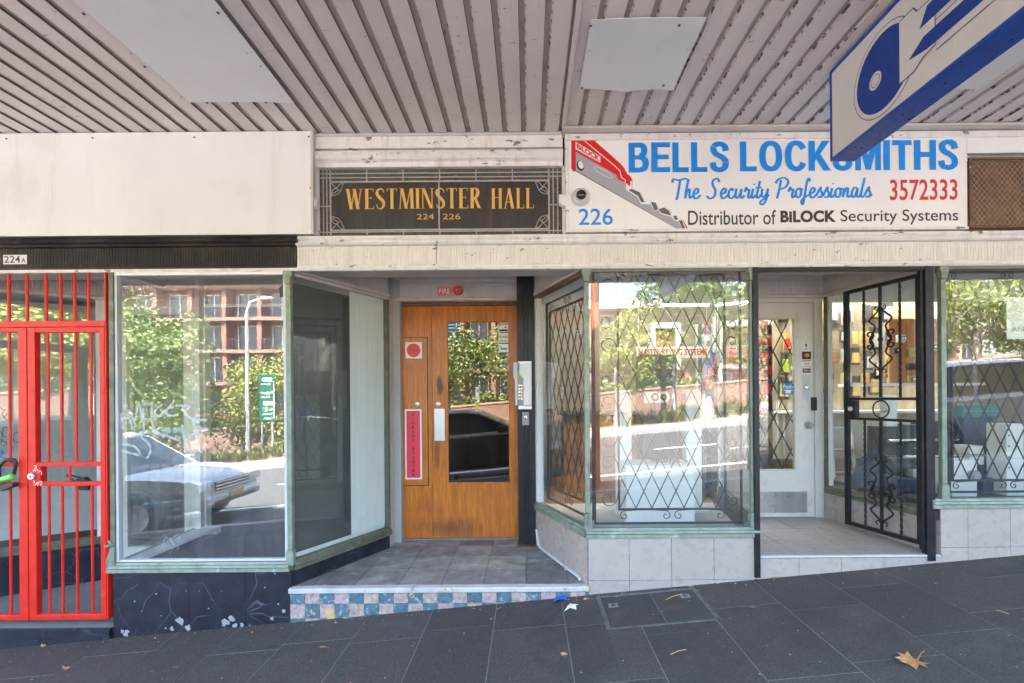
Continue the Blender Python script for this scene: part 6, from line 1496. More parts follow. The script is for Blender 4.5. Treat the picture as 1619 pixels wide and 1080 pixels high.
# orange display board with locks
x0, x1, z0, z1 = 3.38, 3.88, 1.62, 2.22
yo = 1.25
t = Thing('lock_display_board', 'orange timber display board of door locks behind the iron gate', 'display board', (3.3, yo, z0))
for i in range(3): t.part('plank', MB().box(x0 + (x1 - x0) * i / 3 + .003, x0 + (x1 - x0) * (i + 1) / 3 - .003, yo, yo + .02, z0, z1), 'orange_board', bev=.003)
t.part('shelf', MB().box(x0 - .4, x1 + .4, yo - .0, yo + .12, z0 - .03, z0 - .005), 'int_white')
for (dx, zz, mt, w_, h_, ll) in ((.1, 2.03, 'white', .08, .07, 'white square lock at the top of the orange display board'), (.22, 1.90, 'p_brass', .11, .09, 'wide brass lock below the white lock on the orange board'), (.22, 1.77, 'p_dark', .13, .06, 'wide dark lock bar low on the orange display board'), (.2, 1.65, 'p_brass', .08, .07, 'lowest brass lock on the orange display board'), (.06, 1.92, 'p_dark', .07, .06, 'small dark lock on the first orange plank near the pegboard'), (.4, 1.95, 'p_brass', .08, .08, 'brass lock on the last orange plank near the gate post')):
    X_ = x0 + dx; s = Thing('door_lock', ll, 'lock', (X_, yo, zz), 'sample locks on the orange board')
    s.part('case', MB().box(X_ - w_ / 2, X_ + w_ / 2, yo - .03, yo - .001, zz - h_ / 2, zz + h_ / 2), mt, bev=.005); s.part('knob', MB().lathe([(.018, 0), (.02, -.03), (.01, -.035)], (X_, yo - .03, zz), 'y', 12), 'chrome', smooth=True)
# key cutting machines: low dark objects in display
for i, (x, y, w_, lab) in enumerate(((2.98, .62, .34, 'bulky dark blue key cutting machine just behind the iron gate'), (3.62, .58, .30, 'dark key cutting machine with a steel wheel in the far window'))):
    z = zs2 - .055
    t = Thing('key_machine', lab, 'machine', (x, y, z))
    t.part('base', MB().prism([(x - w_ / 2, z), (x + w_ / 2, z), (x + w_ / 2, z + .09), (x - w_ / 2 + .04, z + .12), (x - w_ / 2, z + .08)], y - .16, y + .16, 'y'), 'machine_blue', bev=.008)
    t.part('motor', MB().lathe([(.055, 0), (.07, .02), (.07, .17), (.05, .19)], (x - .08, y, z + .19), 'x', 18), 'p_dark', smooth=True)
    t.part('wheel', MB().lathe([(.03, 0), (.055, .004), (.055, .02), (.03, .024)], (x + .11, y, z + .19), 'x', 22), 'chrome', smooth=True)
    t.part('column', MB().box(x - .05, x + .05, y + .05, y + .12, z + .1, z + .26), 'machine_blue', bev=.006)
    t.part('clamp', MB().box(x + .02, x + .10, y - .12, y - .04, z + .11, z + .17), 'steel', bev=.004)
rnd = random.Random(17); mb = MB(); N_, K_ = 26, 16; cx_, cy_, z_ = 2.95, .80, zs2 - .055
vs = []; ph = [rnd.uniform(0, 6.28) for _ in range(8)]
for k_ in range(K_ + 1):
    f_ = k_ / K_
    for q in range(N_):
        a_ = 2 * math.pi * q / N_; w_ = 1 + .10 * math.sin(5 * a_ + ph[0] + 3 * f_) + .07 * math.sin(9 * a_ + ph[1] - 5 * f_) + .05 * math.sin(14 * a_ + ph[2])
        r1 = math.cos(f_ * math.pi / 2) ** .55 * w_; vs.append((cx_ + .21 * r1 * math.cos(a_), cy_ + .20 * r1 * math.sin(a_), z_ + .27 * f_ * (1 + .1 * math.sin(4 * a_ + ph[3])) + .02 * math.sin(7 * a_ + ph[4]) * f_))
fs = [(k_ * N_ + q, k_ * N_ + (q + 1) % N_, (k_ + 1) * N_ + (q + 1) % N_, (k_ + 1) * N_ + q) for k_ in range(K_) for q in range(N_)] + [tuple(range(N_)), tuple(range(K_ * N_, K_ * N_ + N_))]
solo('dust_sheet', mb.add(vs, fs), 'machine_blue', 'crumpled dark blue dust sheet thrown over a machine behind the iron gate', 'dust sheet', base=(cx_, cy_, z_), smooth=True)
for i, (z_, y_, lab) in enumerate(((1.02, .50, 'lower polished steel tube lying across the far window display'), (1.13, .66, 'upper polished steel tube lying across the far window display'))):
    t = Thing('steel_tube', lab, 'tube', (3.5, y_, z_)); t.part('tube', MB().tube([(2.93, y_, z_), (4.3, y_ + .02, z_ + .02)], .014, 10), 'chrome', smooth=True)
    for xx in (3.1, 4.1): t.part('bracket', MB().box(xx - .015, xx + .015, y_ - .02, y_ + .03, zs2 - .055, z_ - .012), 'p_dark')
t = Thing('folding_ladder', 'aluminium step ladder leaning under the shelf behind the iron gate', 'ladder', (2.75, 1.35, .85))
for dx in (0, .22): t.part('stile', MB().tube([(2.78 + dx, 1.1, .45), (2.98 + dx * .8, 1.5, 1.32)], .018, 4), 'steel')
for i in range(4): f_ = .15 + i * .23; t.part('tread', MB().box(2.78 + .2 * f_, 3.0 + .16 * f_, 1.1 + .4 * f_ - .03, 1.1 + .4 * f_ + .03, .45 + .87 * f_, .46 + .87 * f_), 'steel')
x0, x1, z0, z1 = block('', '', '', 1417, 650, 1440, 705, .62, 0, '')
t = Thing('white_lock_case', 'white upright electric lock case on a bench behind the iron gate', 'lock case', (x0, .9, z0))
t.part('case', MB().box(3.02, 3.11, .80, .88, 1.24, 1.50), 'white', bev=.004); t.part('lever', MB().box(2.93, 3.02, .78, .80, 1.36, 1.375), 'chrome'); t.part('stand', MB().box(2.96, 3.2, .78, .95, zs2 - .055, 1.239), 'p_dark')
# boxes in the far window
for i, (ua, va, ub, vb, y, lab, mt) in enumerate(((1505, 728, 1545, 778, .30, 'squat white alarm box low in the far shop window', 'white'), (1592, 670, 1619, 780, .32, 'tall white alarm panel at the far end of the shop window', 'white'), (1533, 705, 1556, 735, .5, 'small white carton behind the squat white alarm box', 'white'), (1522, 640, 1580, 660, .62, 'teal storage tray on the dark stand in the far window', 'teal'))):
    p0, p1 = at(ua, vb, y), at(ub, va, y)
    zb_ = zs2 - .055
    t = Thing('display_box', lab, 'box', ((p0.x + p1.x) / 2, y + .08, zb_))
    t.part('body', MB().box(p0.x, p1.x, y, y + .16, zb_ if i < 2 else p0.z, p1.z), mt, bev=.006)
    t.part('cover_seam', MB().box(p0.x + .01, p1.x - .01, y - .002, y - .0004, p0.z + (p1.z - p0.z) * .5, p0.z + (p1.z - p0.z) * .5 + .003), 'p_grey')
    if i == 0: t.part('siren', MB().lathe([(.035, 0), (.04, -.03), (.028, -.05), (.006, -.052)], ((p0.x + p1.x) / 2 + .05, y - .002, (p0.z + p1.z) / 2 + .01), 'y', 18), 'p_grey', smooth=True)
    if i == 1:
        for dz in (.08, .16, .24, .32): t.part('slot', MB().box(p0.x + .012, p0.x + .022, y - .002, y - .0004, p1.z - dz - .012, p1.z - dz), 'black')
    if i >= 2: t.part('stand', MB().box(p0.x + .02, p1.x - .02, y + .02, y + .14, zb_, p0.z - .001), 'machine_blue')
for i in range(7):
    x = 2.98 + i * .19; t = Thing('stock_drawer', 'dark blue stock drawer behind the far window, %s from the iron gate' % ORD[i], 'drawer', (x, .86, zs2 - .055), 'dark blue stock drawers behind the far window')
    t.part('box', MB().box(x, x + .18, .80, .98, zs2 - .055, 1.22 + .03 * (i % 3)), 'machine_blue', bev=.005); t.part('handle', MB().box(x + .06, x + .12, .78, .799, 1.05, 1.065), 'chrome')
# hanging goods seen through the white door
rnd = random.Random(4)
ROWN = ['top', 'second', 'third', 'fourth', 'fifth', 'lowest']
for r_, z in enumerate((2.34, 2.17, 2.02, 1.87, 1.70, 1.52)):
    for i in range(9):
        x = 1.98 + i * .085 + rnd.uniform(-.025, .025)
        packet(x, 2.0 - .034 * (i % 2), z + rnd.uniform(-.04, .03), rnd.uniform(.05, .11), rnd.uniform(.11, .22), (mm := rnd.choice(['p_red', 'p_blue', 'p_blue', 'p_grey', 'chrome', 'p_dark', 'p_red', 'p_dark'])), label='%s packet behind the white door glass, %s rack row, %s from the knob side' % (PN[mm], ROWN[r_], ORD[8 - i]), group='packets on the rack behind the white door', card=rnd.choice(['p_red', 'p_blue', 'light_grey', 'p_dark']))
t = Thing('goods_rack', 'metal goods rack with low brown and black stock behind the white door', 'rack', (2.3, 2.1, .42))
t.part('back_panel', MB().box(1.85, 2.56, 2.03, 2.05, .5, 2.3), 'p_grey'); t.part('post', MB().box(1.87, 1.90, 2.0, 2.03, .42, 2.3), 'p_dark'); t.part('shelf', MB().box(1.86, 2.55, 1.85, 2.03, 1.28, 1.30), 'cream')
for i, (x, w_, h_, mt) in enumerate(((1.93, .1, .7, 'p_dark'), (2.08, .09, .78, 'brown_board'), (2.2, .06, .6, 'p_dark'), (2.3, .05, .74, 'steel'), (2.38, .08, .5, 'p_dark'))): t.part('stock', MB().box(x, x + w_, 1.86, 1.98, .43, .43 + h_), mt, bev=.004)
# banner/poster in far window
p0, p1 = at(1592, 536, .03), at(1619, 470, .03)
t = Thing('window_poster', 'pale translucent poster fixed inside the far shop window', 'poster', (p0.x, .03, p0.z))
t.part('sheet', MB().box(p0.x, p1.x + .25, .03, .033, p0.z, p1.z), 'white')
t.part('lettering', text_mb('ANCE', .16, .03, Matrix.Translation((p0.x + .03, .0285, p0.z + .05)), .02), 'p_grey')

# ================================================================= LITTER AND LEAVES ON THE PAVEMENT
def gp(u, v_):
    """photo pixel -> point on the pavement"""
    o_ = Vector((0, -CAM_D, CAM_H)); d = at(u, v_, 0) - o_
    # GZ(x,y)=a+bx+cy
    k_ = (0.14 + .012 * o_.y - o_.z + .084 * o_.x) / (d.z - .084 * d.x - .012 * d.y); return o_ + d * k_
def leaf(u, v_, size, rot, mat, label, maple=True, seed=0):
    c = gp(u, v_); r = random.Random(seed); n = 5 if maple else 2
    if maple:
        out = [(0, -.35), (.12, -.25), (.5, -.42), (.40, -.12), (.62, .10), (.36, .18), (.42, .52), (.20, .36), (0, .85), (-.18, .38), (-.48, .50), (-.34, .15), (-.66, .05), (-.38, -.14), (-.44, -.40), (-.12, -.24)]
    else: out = [(0, -.5), (.16, -.3), (.2, 0), (.1, .3), (0, .6), (-.14, .3), (-.18, 0), (-.12, -.3)]
    ca, sa = math.cos(rot), math.sin(rot); pts = []; mb = MB()
    def P(x, y): 
        X_, Y_ = (x * ca - y * sa) * size, (x * sa + y * ca) * size
        rr = math.hypot(x, y); hh = .004 + size * (.28 * max(0, rr - .15) * (0.6 + .6 * math.sin(3 * x + seed)) + .06 * math.sin(9 * y + seed))
        return (c.x + X_, c.y + Y_, GZ(c.x + X_, c.y + Y_) + max(.003, hh))
    vs = [P(0, 0)] + [P(*p) for p in out] + [P(p[0] * .5, p[1] * .5) for p in out]; m = len(out)
    fs = []
    for i in range(m): fs += [(0, 1 + m + i, 1 + m + (i + 1) % m), (1 + m + i, 1 + i, 1 + (i + 1) % m, 1 + m + (i + 1) % m)]
    t = Thing('fallen_leaf', label, 'leaf', c); t.part('blade', mb.add(vs, fs), mat)
    t.part('stalk', MB().tube([P(0, -.3), P(.02, -.6), P(.06, -.85)], size * .018, 4), mat)
leaf(1443, 1047, .105, 1.9, 'leaf_dry', 'large brown curled maple leaf alone on the open paving', True, 1)
leaf(1224, 913, .06, .4, 'leaf_dry', 'curled brown leaf against the tiled step of the locksmith entry', True, 2)
leaf(1190, 961, .04, 1.2, 'leaf_dry', 'small tan leaf on the paving in front of the locksmith entry', False, 3)
leaf(892, 1036, .035, .2, 'leaf_yel', 'tiny pale leaf near the middle of the paving below the access cover', True, 4)
leaf(510, 1024, .05, 1.3, 'leaf_dry', 'orange leaf lying flat on the paving below the chequered step', False, 5)
leaf(546, 978, .055, 1.2, 'leaf_yel', 'yellow leaf touching the chequered tile step', False, 6)
leaf(68, 1022, .06, 1.0, 'leaf_yel', 'yellow brown leaf just below the step of the red gate', False, 7)
leaf(104, 1058, .07, 1.1, 'leaf_dry', 'pointed brown leaf at the bottom below the red gate', False, 8)
leaf(80, 984, .06, .3, 'leaf_dry', 'brown leaf lying under the red gate on the concrete', False, 9) if False else None
def paper(u, v_, pts, mat, name, label, cat, h=.006):
    c = gp(u, v_); vs = [(c.x + x, c.y + y, GZ(c.x + x, c.y + y) + .003 + (h if i % 2 else 0)) for i, (x, y) in enumerate(pts)]
    n_ = len(vs); vs = [(c.x, c.y, GZ(c.x, c.y) + .006)] + vs
    mb = MB().add(vs, [(0, i + 1, (i + 1) % n_ + 1) for i in range(n_)]); solo(name, mb, mat, label, cat)
paper(885, 949, [(-.05, -.03), (.0, -.04), (.05, -.01), (.04, .04), (-.03, .03)], 'p_blue', 'snack_wrapper', 'crushed dark blue wrapper beside the end of the chequered step', 'wrapper', .02)
paper(903, 961, [(-.05, -.05), (-.01, -.03), (.03, -.04), (.03, 0), (.055, .03), (.01, .025), (.0, .06), (-.02, .01)], 'white', 'torn_paper', 'torn white paper scrap lying beside the blue wrapper', 'paper', .01)
paper(927, 953 - 5, [(-.02, -.01), (.02, -.012), (.018, .01), (-.015, .012)], 'leaf_yel', 'paper_scrap', 'tiny tan scrap at the corner of the tiled wall', 'paper')
paper(612, 960 + 8, [(-.012, -.01), (.012, -.008), (.01, .01), (-.01, .008)], 'white', 'paper_crumb', 'tiny white crumb of paper under the chequered step', 'paper')
for (u0, v0, u1, v1, lab) in ((1060, 1036, 1085, 1028, 'thin straw twig lying on the paving below the big shop window'), (1053, 949, 1078, 940, 'thin straw twig lying across the access cover'), (1575, 966, 1595, 972, 'thin straw twig on the paving in front of the far window')):
    a, c = gp(u0, v0), gp(u1, v1); solo('twig', MB().tube([(a.x, a.y, a.z + .004), ((a.x + c.x) / 2, (a.y + c.y) / 2 + .004, (a.z + c.z) / 2 + .007), (c.x, c.y, c.z + .004)], .0022, 4), 'leaf_yel', lab, 'twig')

# fine grit and crumbs over the paving and along the foot of the walls
rnd = random.Random(77); mb = MB()
for i in range(520):
    wall = i % 3 == 0
    x = rnd.uniform(-4.5, 4.2); y = -abs(rnd.gauss(0, .05)) - .03 if wall else rnd.uniform(-2.2, -.05)
    s = rnd.choice([.0035, .0045, .006, .008]) * rnd.uniform(.6, 1.2); a_ = rnd.uniform(0, 6.28); z = GZ(x, y) + .0015
    P_ = [(x + s * rnd.uniform(.5, 1.3) * math.cos(a_ + q * 1.26), y + s * rnd.uniform(.5, 1.3) * math.sin(a_ + q * 1.26), z + rnd.uniform(0, s * .5)) for q in range(5)]
    mb.add(P_ + [(x, y, z + s * .8)], [(q, (q + 1) % 5, 5) for q in range(5)], i % 4 if i % 4 < 3 else 1)
o = bpy.data.objects.new('pavement_grit', to_mesh('pavement_grit', mb, ['kerb', 'leaf_dry', 'bark'])); COL.objects.link(o); o['kind'] = 'stuff'; o['label'] = 'fine pale grit and crumbs scattered over the paving'; o['category'] = 'grit'

for (x_, y_) in ((-1.9, -.385), (-1.72, -.385), (-1.55, -.385), (-1.405, -.7), (-1.405, -1.05), (-2.02, -.7), (-2.02, -1.05), (.32, -.515), (.55, -.525), (.78, -.53), (.31, -.97), (.73, -.97)):
    o = bpy.data.objects.new('screw', to_mesh('screw', MB().lathe([(.003, 0), (.0075, .003), (.0075, .005)], (0, 0, 0), 'z', 8), 'rust')); COL.objects.link(o)
    o.parent = bpy.data.objects['street_canopy']; o.location = Vector((x_, y_, CZ - .0185 - (.012 if x_ > 0 else 0))) - bpy.data.objects['street_canopy'].location
# ================================================================= ACROSS THE STREET (seen mirrored in the glass)
def tree(name, label, x, y, h, cr, cz, n, mat, seed, trunk_r=.14, group=None, cat='tree', leafs=.22, lean=0):
    r = random.Random(seed); z0 = GZ(x, y) + .0
    t = Thing(name, label, cat, (x, y, z0), group)
    top = z0 + cz
    t.part('trunk', MB().tube([(x, y, z0 - .2), (x + lean * .3, y, z0 + (cz) * .4), (x + lean, y + .1, top)], [trunk_r * 1.2, trunk_r, trunk_r * .5], 8), 'bark', smooth=True)
    for i in range(6):
        a = r.uniform(0, 6.28); q = r.uniform(.4, .8); s = z0 + cz * r.uniform(.45, .9)
        t.part('limb', MB().tube([(x + lean * .5, y, s), (x + lean * .5 + cr * .35 * math.cos(a), y + cr * .35 * math.sin(a), s + h * .14), (x + cr * q * math.cos(a), y + cr * q * math.sin(a), s + h * .3)], [trunk_r * .45, trunk_r * .3, trunk_r * .1], 5), 'bark')
    blobs = [(x + lean + cr * r.uniform(-.75, .75), y + cr * r.uniform(-.6, .6), top + (h - cz) * r.uniform(-.35, .75) - .9 * r.random() ** 2, cr * r.uniform(.24, .46)) for _ in range(26)]
    mb = MB()
    n = int(n * 2.4)
    for i in range(n):
        bx_, by_, bz_, br = blobs[r.randrange(len(blobs))]
        d = Vector((r.gauss(0, 1), r.gauss(0, 1), r.gauss(0, .85))).normalized() * br * (r.random() ** .35)
        c = Vector((bx_, by_, bz_)) + d; s = leafs * r.uniform(.5, 1.1)
        a_ = Vector((r.uniform(-1, 1), r.uniform(-1, 1), r.uniform(-.6, .6))).normalized() * s * .5; b_ = a_.cross(Vector((r.uniform(-1, 1), r.uniform(-1, 1), r.uniform(-1, 1)))).normalized() * s * .3
        mb.v += [c - a_, c + b_, c + a_, c - b_]; k_ = len(mb.v); mb.f.append([k_ - 4, k_ - 3, k_ - 2, k_ - 1]); mb.mi.append(0)
    t.part('crown', mb, mat)
    return t
def mirx(u, d): return (u - 835) * d / FPX
tree('street_tree', 'tall leafy tree with overhanging branches beyond the road opposite the vacant shop', mirx(250, 20.0), -11.3 - 5.3, 7.8, 3.0, 3.6, 4200, 'leaf_a', 1)
tree('street_tree', 'bushy pale green tree behind the green road sign', mirx(418, 25.5), -22.2, 6.0, 2.6, 2.4, 5200, 'leaf_b', 2, leafs=.2)
tree('street_tree', 'rounded yellow green tree low beside the retaining wall opposite the vacant shop', mirx(215, 26), -22.5, 6.0, 2.8, 2.8, 4200, 'leaf_b', 3, leafs=.2)
tree('street_tree', 'slender tree across the road opposite the wide white pedestal', mirx(975, 20), -16.9, 5.3, 1.7, 3.3, 3400, 'leaf_b', 4, .10, leafs=.2)
tree('street_tree', 'spreading tree across the road with its crown over the safe', mirx(1050, 23), -19.8, 5.7, 2.5, 3.5, 4400, 'leaf_b', 5, .12, leafs=.22)
tree('street_tree', 'pale trunked plane tree nearest the road opposite the locksmith entry', mirx(1128, 19), -16.4, 7.0, 2.7, 4.0, 4600, 'leaf_a', 6, .24, leafs=.22)
tree('street_tree', 'broad tree across the road opposite the iron gate', mirx(1290, 22), -19.5, 7.0, 2.8, 3.8, 3600, 'leaf_a', 7, .16)
tree('street_tree', 'drooping tree across the road opposite the far shop window', mirx(1480, 20), -17.5, 6.6, 2.6, 3.5, 3600, 'leaf_b', 8, .16)
tree('street_tree', 'dense tree across the road opposite the wooden door', mirx(700, 24), -20.0, 6.4, 2.9, 3.6, 3800, 'leaf_a', 9, .16)
tree('street_tree', 'spreading tree across the road opposite the grey letterbox hedge', mirx(850, 27), -24.0, 6.6, 2.9, 3.6, 3200, 'leaf_a', 10, .16)
tree('street_tree', 'leafy tree up the road seen above the grey grille of the far window', mirx(1545, 22), -18.8, 6.6, 2.8, 3.6, 3600, 'leaf_a', 14, .16)
tree('street_tree', 'yellowish tree up the road beyond the poster of the far window', mirx(1625, 23), -19.8, 6.8, 2.8, 3.6, 3600, 'leaf_b', 15, .16)
tree('street_tree', 'tree far up the road past the far shop window', 15.5, -20.0, 7.0, 3.2, 3.8, 3200, 'leaf_a', 12, .18)
tree('street_tree', 'tree far down the road past the red gate', -19.5, -18.5, 8.0, 3.4, 4.2, 3400, 'leaf_a', 13, .18)
# grass clumps along the verge
r = random.Random(9); mb = MB()
def clump(cx, cy, hh, n):
    for i in range(n):
        a = r.uniform(0, 6.28); ln = r.uniform(.5, 1) * hh; w = .018; z = GZ(cx, cy) + .02; ox, oy = r.uniform(-.12, .12), r.uniform(-.12, .12)
        dx, dy = math.cos(a) * ln * .55, math.sin(a) * ln * .55; nx, ny = -math.sin(a) * w, math.cos(a) * w
        p = [(cx + ox - nx, cy + oy - ny, z), (cx + ox + nx, cy + oy + ny, z), (cx + ox + dx * .5 + nx, cy + oy + dy * .5 + ny, z + ln * .75), (cx + ox + dx * .5 - nx, cy + oy + dy * .5 - ny, z + ln * .75), (cx + ox + dx * 1.2, cy + oy + dy * 1.2, z + ln * .8)]
        mb.add(p, [(0, 1, 2, 3), (3, 2, 4)])
for i in range(260):
    clump(r.uniform(-22, 18), r.uniform(-19.5, -16.4), r.uniform(.45, .95), 34)
o = bpy.data.objects.new('verge_grass', to_mesh('verge_grass', mb, 'grass')); COL.objects.link(o); o['kind'] = 'stuff'; o['label'] = 'tufted ornamental grass growing along the far verge'; o['category'] = 'grass'
# retaining wall + hedge
t = Thing('retaining_wall', 'long low brown brick retaining wall with a pale rail beyond the far verge', 'wall', (0, -27.1, 0))
mb = MB(); x0 = -60
mb.add([(x0, -27.3, GZ(x0, -27) - .8), (60, -27.3, GZ(60, -27) - .8), (60, -27.3, GZ(60, -27) + 1.5), (x0, -27.3, GZ(x0, -27) + 1.5), (x0, -27.02, GZ(x0, -27) - .8), (60, -27.02, GZ(60, -27) - .8), (60, -27.02, GZ(60, -27) + 1.5), (x0, -27.02, GZ(x0, -27) + 1.5)], [(0, 1, 2, 3), (4, 5, 6, 7), (3, 2, 6, 7), (0, 1, 5, 4), (0, 3, 7, 4), (1, 2, 6, 5)])
t.part('wall', mb, 'retain')
mb = MB(); mb.add([(x0, -27.35, GZ(x0, -27) + 1.502), (60, -27.35, GZ(60, -27) + 1.502), (60, -27.35, GZ(60, -27) + 1.62), (x0, -27.35, GZ(x0, -27) + 1.62), (x0, -26.97, GZ(x0, -27) + 1.502), (60, -26.97, GZ(60, -27) + 1.502), (60, -26.97, GZ(60, -27) + 1.62), (x0, -26.97, GZ(x0, -27) + 1.62)], [(0, 1, 2, 3), (4, 5, 6, 7), (3, 2, 6, 7), (0, 1, 5, 4), (0, 3, 7, 4), (1, 2, 6, 5)])
t.part('coping', mb, 'far_brick_pale')
mb = MB(); r = random.Random(31)
for i in range(5200):
    x = r.uniform(-24, 12); y = -27.9 + r.uniform(-.5, .5); z = GZ(x, -27) + 1.3 + r.uniform(0, .9) + .25 * math.sin(x * 1.7); c = Vector((x, y, z)); s = .16
    a_ = Vector((r.uniform(-1, 1), r.uniform(-1, 1), r.uniform(-1, 1))).normalized() * s; b_ = a_.cross(Vector((r.uniform(-1, 1), r.uniform(-1, 1), r.uniform(-1, 1)))).normalized() * s * .6
    mb.v += [c - a_, c + b_, c + a_, c - b_]; k_ = len(mb.v); mb.f.append([k_ - 4, k_ - 3, k_ - 2, k_ - 1]); mb.mi.append(0)
solo('hedge', mb, 'leaf_a', 'loose green hedge trailing over the retaining wall across the road', 'hedge', base=(-6, -27.9, GZ(-6, -27) + 1.2))
# ---- brick apartment block
def apartment(label, bx0, bx1, by, zb, floors, seed, mat, bays, group=None, arches=True):
    t = Thing('apartment_block', label, 'building', ((bx0 + bx1) / 2, by, zb)); fh = 3.0; bw = (bx1 - bx0) / bays
    zt = zb + fh * floors
    t.part('core', MB().box(bx0, bx1, by - 9, by - 1.2, zb - 6, zt), mat)
    t.part('roof', MB().prism([(by - 9.3, zt), (by + .5, zt), (by - 1.5, zt + 1.2), (by - 7.5, zt + 1.2)], bx0 - .3, bx1 + .3, 'x'), 'far_trim')
    wm = gm = rm = None
    for f in range(floors):
        z = zb + f * fh
        t.part('floor_band', MB().box(bx0, bx1, by - 1.19, by + .25 * (f > 0), z - .16, z + .16), 'far_band' if f else mat)
        if f > 0: pass
        for i in range(bays):
            X0 = bx0 + bw * i
            t.part('pier', MB().box(X0 - .22, X0 + .22, by - 1.19, by + .02, z + .161, z + fh - .161), mat)
            w0, w1 = X0 + bw * .22, X0 + bw * .78
            zw0, zw1 = (z + .25, z + 2.35) if f == 0 else (z + .3, z + 2.45)
            if f == 0 and arches:
                n = 10; cx = (w0 + w1) / 2; rw = (w1 - w0) / 2; pts = [(w0, zw0), (w1, zw0)] + [(cx + rw * math.cos(math.pi * q / n), zw1 - rw * .5 + rw * .6 * math.sin(math.pi * q / n)) for q in range(n + 1)]
                wn_ = t.part('window', MB().prism(pts, by - 1.19, by - 1.12, 'y'), 'far_glass')
            else:
                wn_ = t.part('window', MB().box(w0, w1, by - 1.19, by - 1.12, zw0, zw1), 'far_glass')
                mb = MB(); mb.box(w0 - .08, w0, by - 1.19, by - 1.08, zw0, zw1); mb.box(w1, w1 + .08, by - 1.19, by - 1.08, zw0, zw1); mb.box((w0 + w1) / 2 - .05, (w0 + w1) / 2 + .05, by - 1.115, by - 1.07, zw0, zw1); mb.box(w0, w1, by - 1.19, by - 1.08, zw1 + .001, zw1 + .1)
                t.part('frame', mb, 'white', parent=wn_)
                mb = MB(); n = 9
                mb.box(X0 + .24, X0 + bw - .24, by + .12, by + .16, z + 1.1, z + 1.16)
                for q in range(n + 1): xx = X0 + .26 + (bw - .52) * q / n; mb.box(xx - .015, xx + .015, by + .12, by + .15, z + .17, z + 1.1)
                t.part('balcony_rail', mb, 'p_dark')
    return t
gzb = -1.0
apartment('red brick apartment block with balconies and ground floor arches opposite the vacant shop', -38, -18.5, -41.5, .1, 4, 1, 'far_brick', 6)
apartment('pale brick apartment block standing behind the tall leafy tree', -62, -38.6, -40.5, -1.0, 4, 2, 'far_brick_pale', 6)
apartment('brick apartment block behind the trees opposite the locksmith shop', -7, 23, -46, 1.6, 3, 3, 'far_brick', 9, arches=False)
apartment('terrace block far up the road opposite the far shop window', 24, 44, -42, 4, 3, 4, 'far_brick_pale', 6, arches=False)
# ---- green road sign, lamp post, pole
d = 21.6; X0 = mirx(407, d) + .0; Ys = -(d - CAM_D); z1, z0 = CAM_H + (630 - 588) * d / FPX, CAM_H - (663 - 630) * d / FPX
W_ = 27 * d / FPX
t = Thing('road_sign', 'tall green road direction sign on two posts across the road', 'road sign', (X0 + W_ / 2, Ys, GZ(X0, Ys)))
RT = Matrix.Translation((X0 + W_, Ys, z0)) @ Matrix.Rotation(math.pi, 4, 'Z')      # faces +y: local x runs towards -x
t.part('panel', MB(RT).box(0, W_, -.0, .04, 0, z1 - z0), 'sign_green', bev=.03)
H_ = z1 - z0
def rs(s, x, z, w, h, m='white'): t.part('lettering', text_mb(s, w * W_, h * H_, RT @ Matrix.Translation((x * W_, -.006, z * H_)), .01), m)
t.part('name_plate', MB(RT).box(.16 * W_, .68 * W_, -.006, -.001, .84 * H_, .92 * H_), 'white'); t.part('name_plate', MB(RT).box(.16 * W_, .68 * W_, -.006, -.001, .34 * H_, .42 * H_), 'white')
rs('City North', .22, .75, .55, .06); rs('Harbour Br', .22, .57, .58, .06); rs('& Tunnel', .3, .49, .45, .06); rs('To', .22, .22, .12, .06)
t.part('route_shield', MB(RT).box(.42 * W_, .56 * W_, -.006, -.001, .2 * H_, .3 * H_), 'gold'); t.part('route_shield', MB(RT).box(.6 * W_, .74 * W_, -.006, -.001, .2 * H_, .3 * H_), 'st_blue')
rs('Wollongong', .12, .12, .62, .055); rs('Canberra', .16, .04, .5, .055)
t.part('arrow', MB(RT).box(.04 * W_, .08 * W_, -.006, -.001, .05 * H_, .85 * H_), 'white')
t.part('arrow', MB(RT).box(.085 * W_, .2 * W_, -.006, -.001, .24 * H_, .27 * H_), 'white'); t.part('arrow', MB(RT).box(.085 * W_, .2 * W_, -.006, -.001, .60 * H_, .63 * H_), 'white')
for fx in (.18, .8): t.part('post', MB().tube([(X0 + W_ * fx, Ys - .08, GZ(X0, Ys) - .1), (X0 + W_ * fx, Ys - .08, z1 - .2)], .045, 8), 'steel')
for (u, d, zt_, lab) in ((390.5, 21.2, 6.0, 'slim grey lamp post next to the green road sign'), (1066, 22.0, 6.0, 'slim grey lamp post across the road behind the spreading tree'), (1140, 34, 8.0, 'tall lamp post far behind the plane tree')):
    x, y = mirx(u, d), -(d - CAM_D); t = Thing('lamp_post', lab, 'lamp post', (x, y, GZ(x, y)))
    t.part('pole', MB().tube([(x, y, GZ(x, y)), (x, y, zt_ - .6), (x + .15, y, zt_ - .15), (x + .7, y, zt_)], [.09, .06, .05, .04], 8), 'light_grey', smooth=True)
    t.part('lamp_head', MB().prism([(x + .6, zt_ - .05), (x + 1.2, zt_ - .02), (x + 1.2, zt_ + .05), (x + .7, zt_ + .08)], y - .12, y + .12, 'y'), 'light_grey', bev=.02)
x, y = mirx(943, 7.0), -3.78
t = Thing('street_pole', 'terracotta coloured street pole at the kerb in front of the locksmith window', 'pole', (x, y, GZ(x, y)))
for i in range(7): z = GZ(x, y) - .02 + i * .55; t.part('pole_segment', MB().lathe([(.058, 0), (.062, .01), (.062, .535), (.058, .545)], (x, y, z), 'z', 18), 'terracotta', smooth=True)
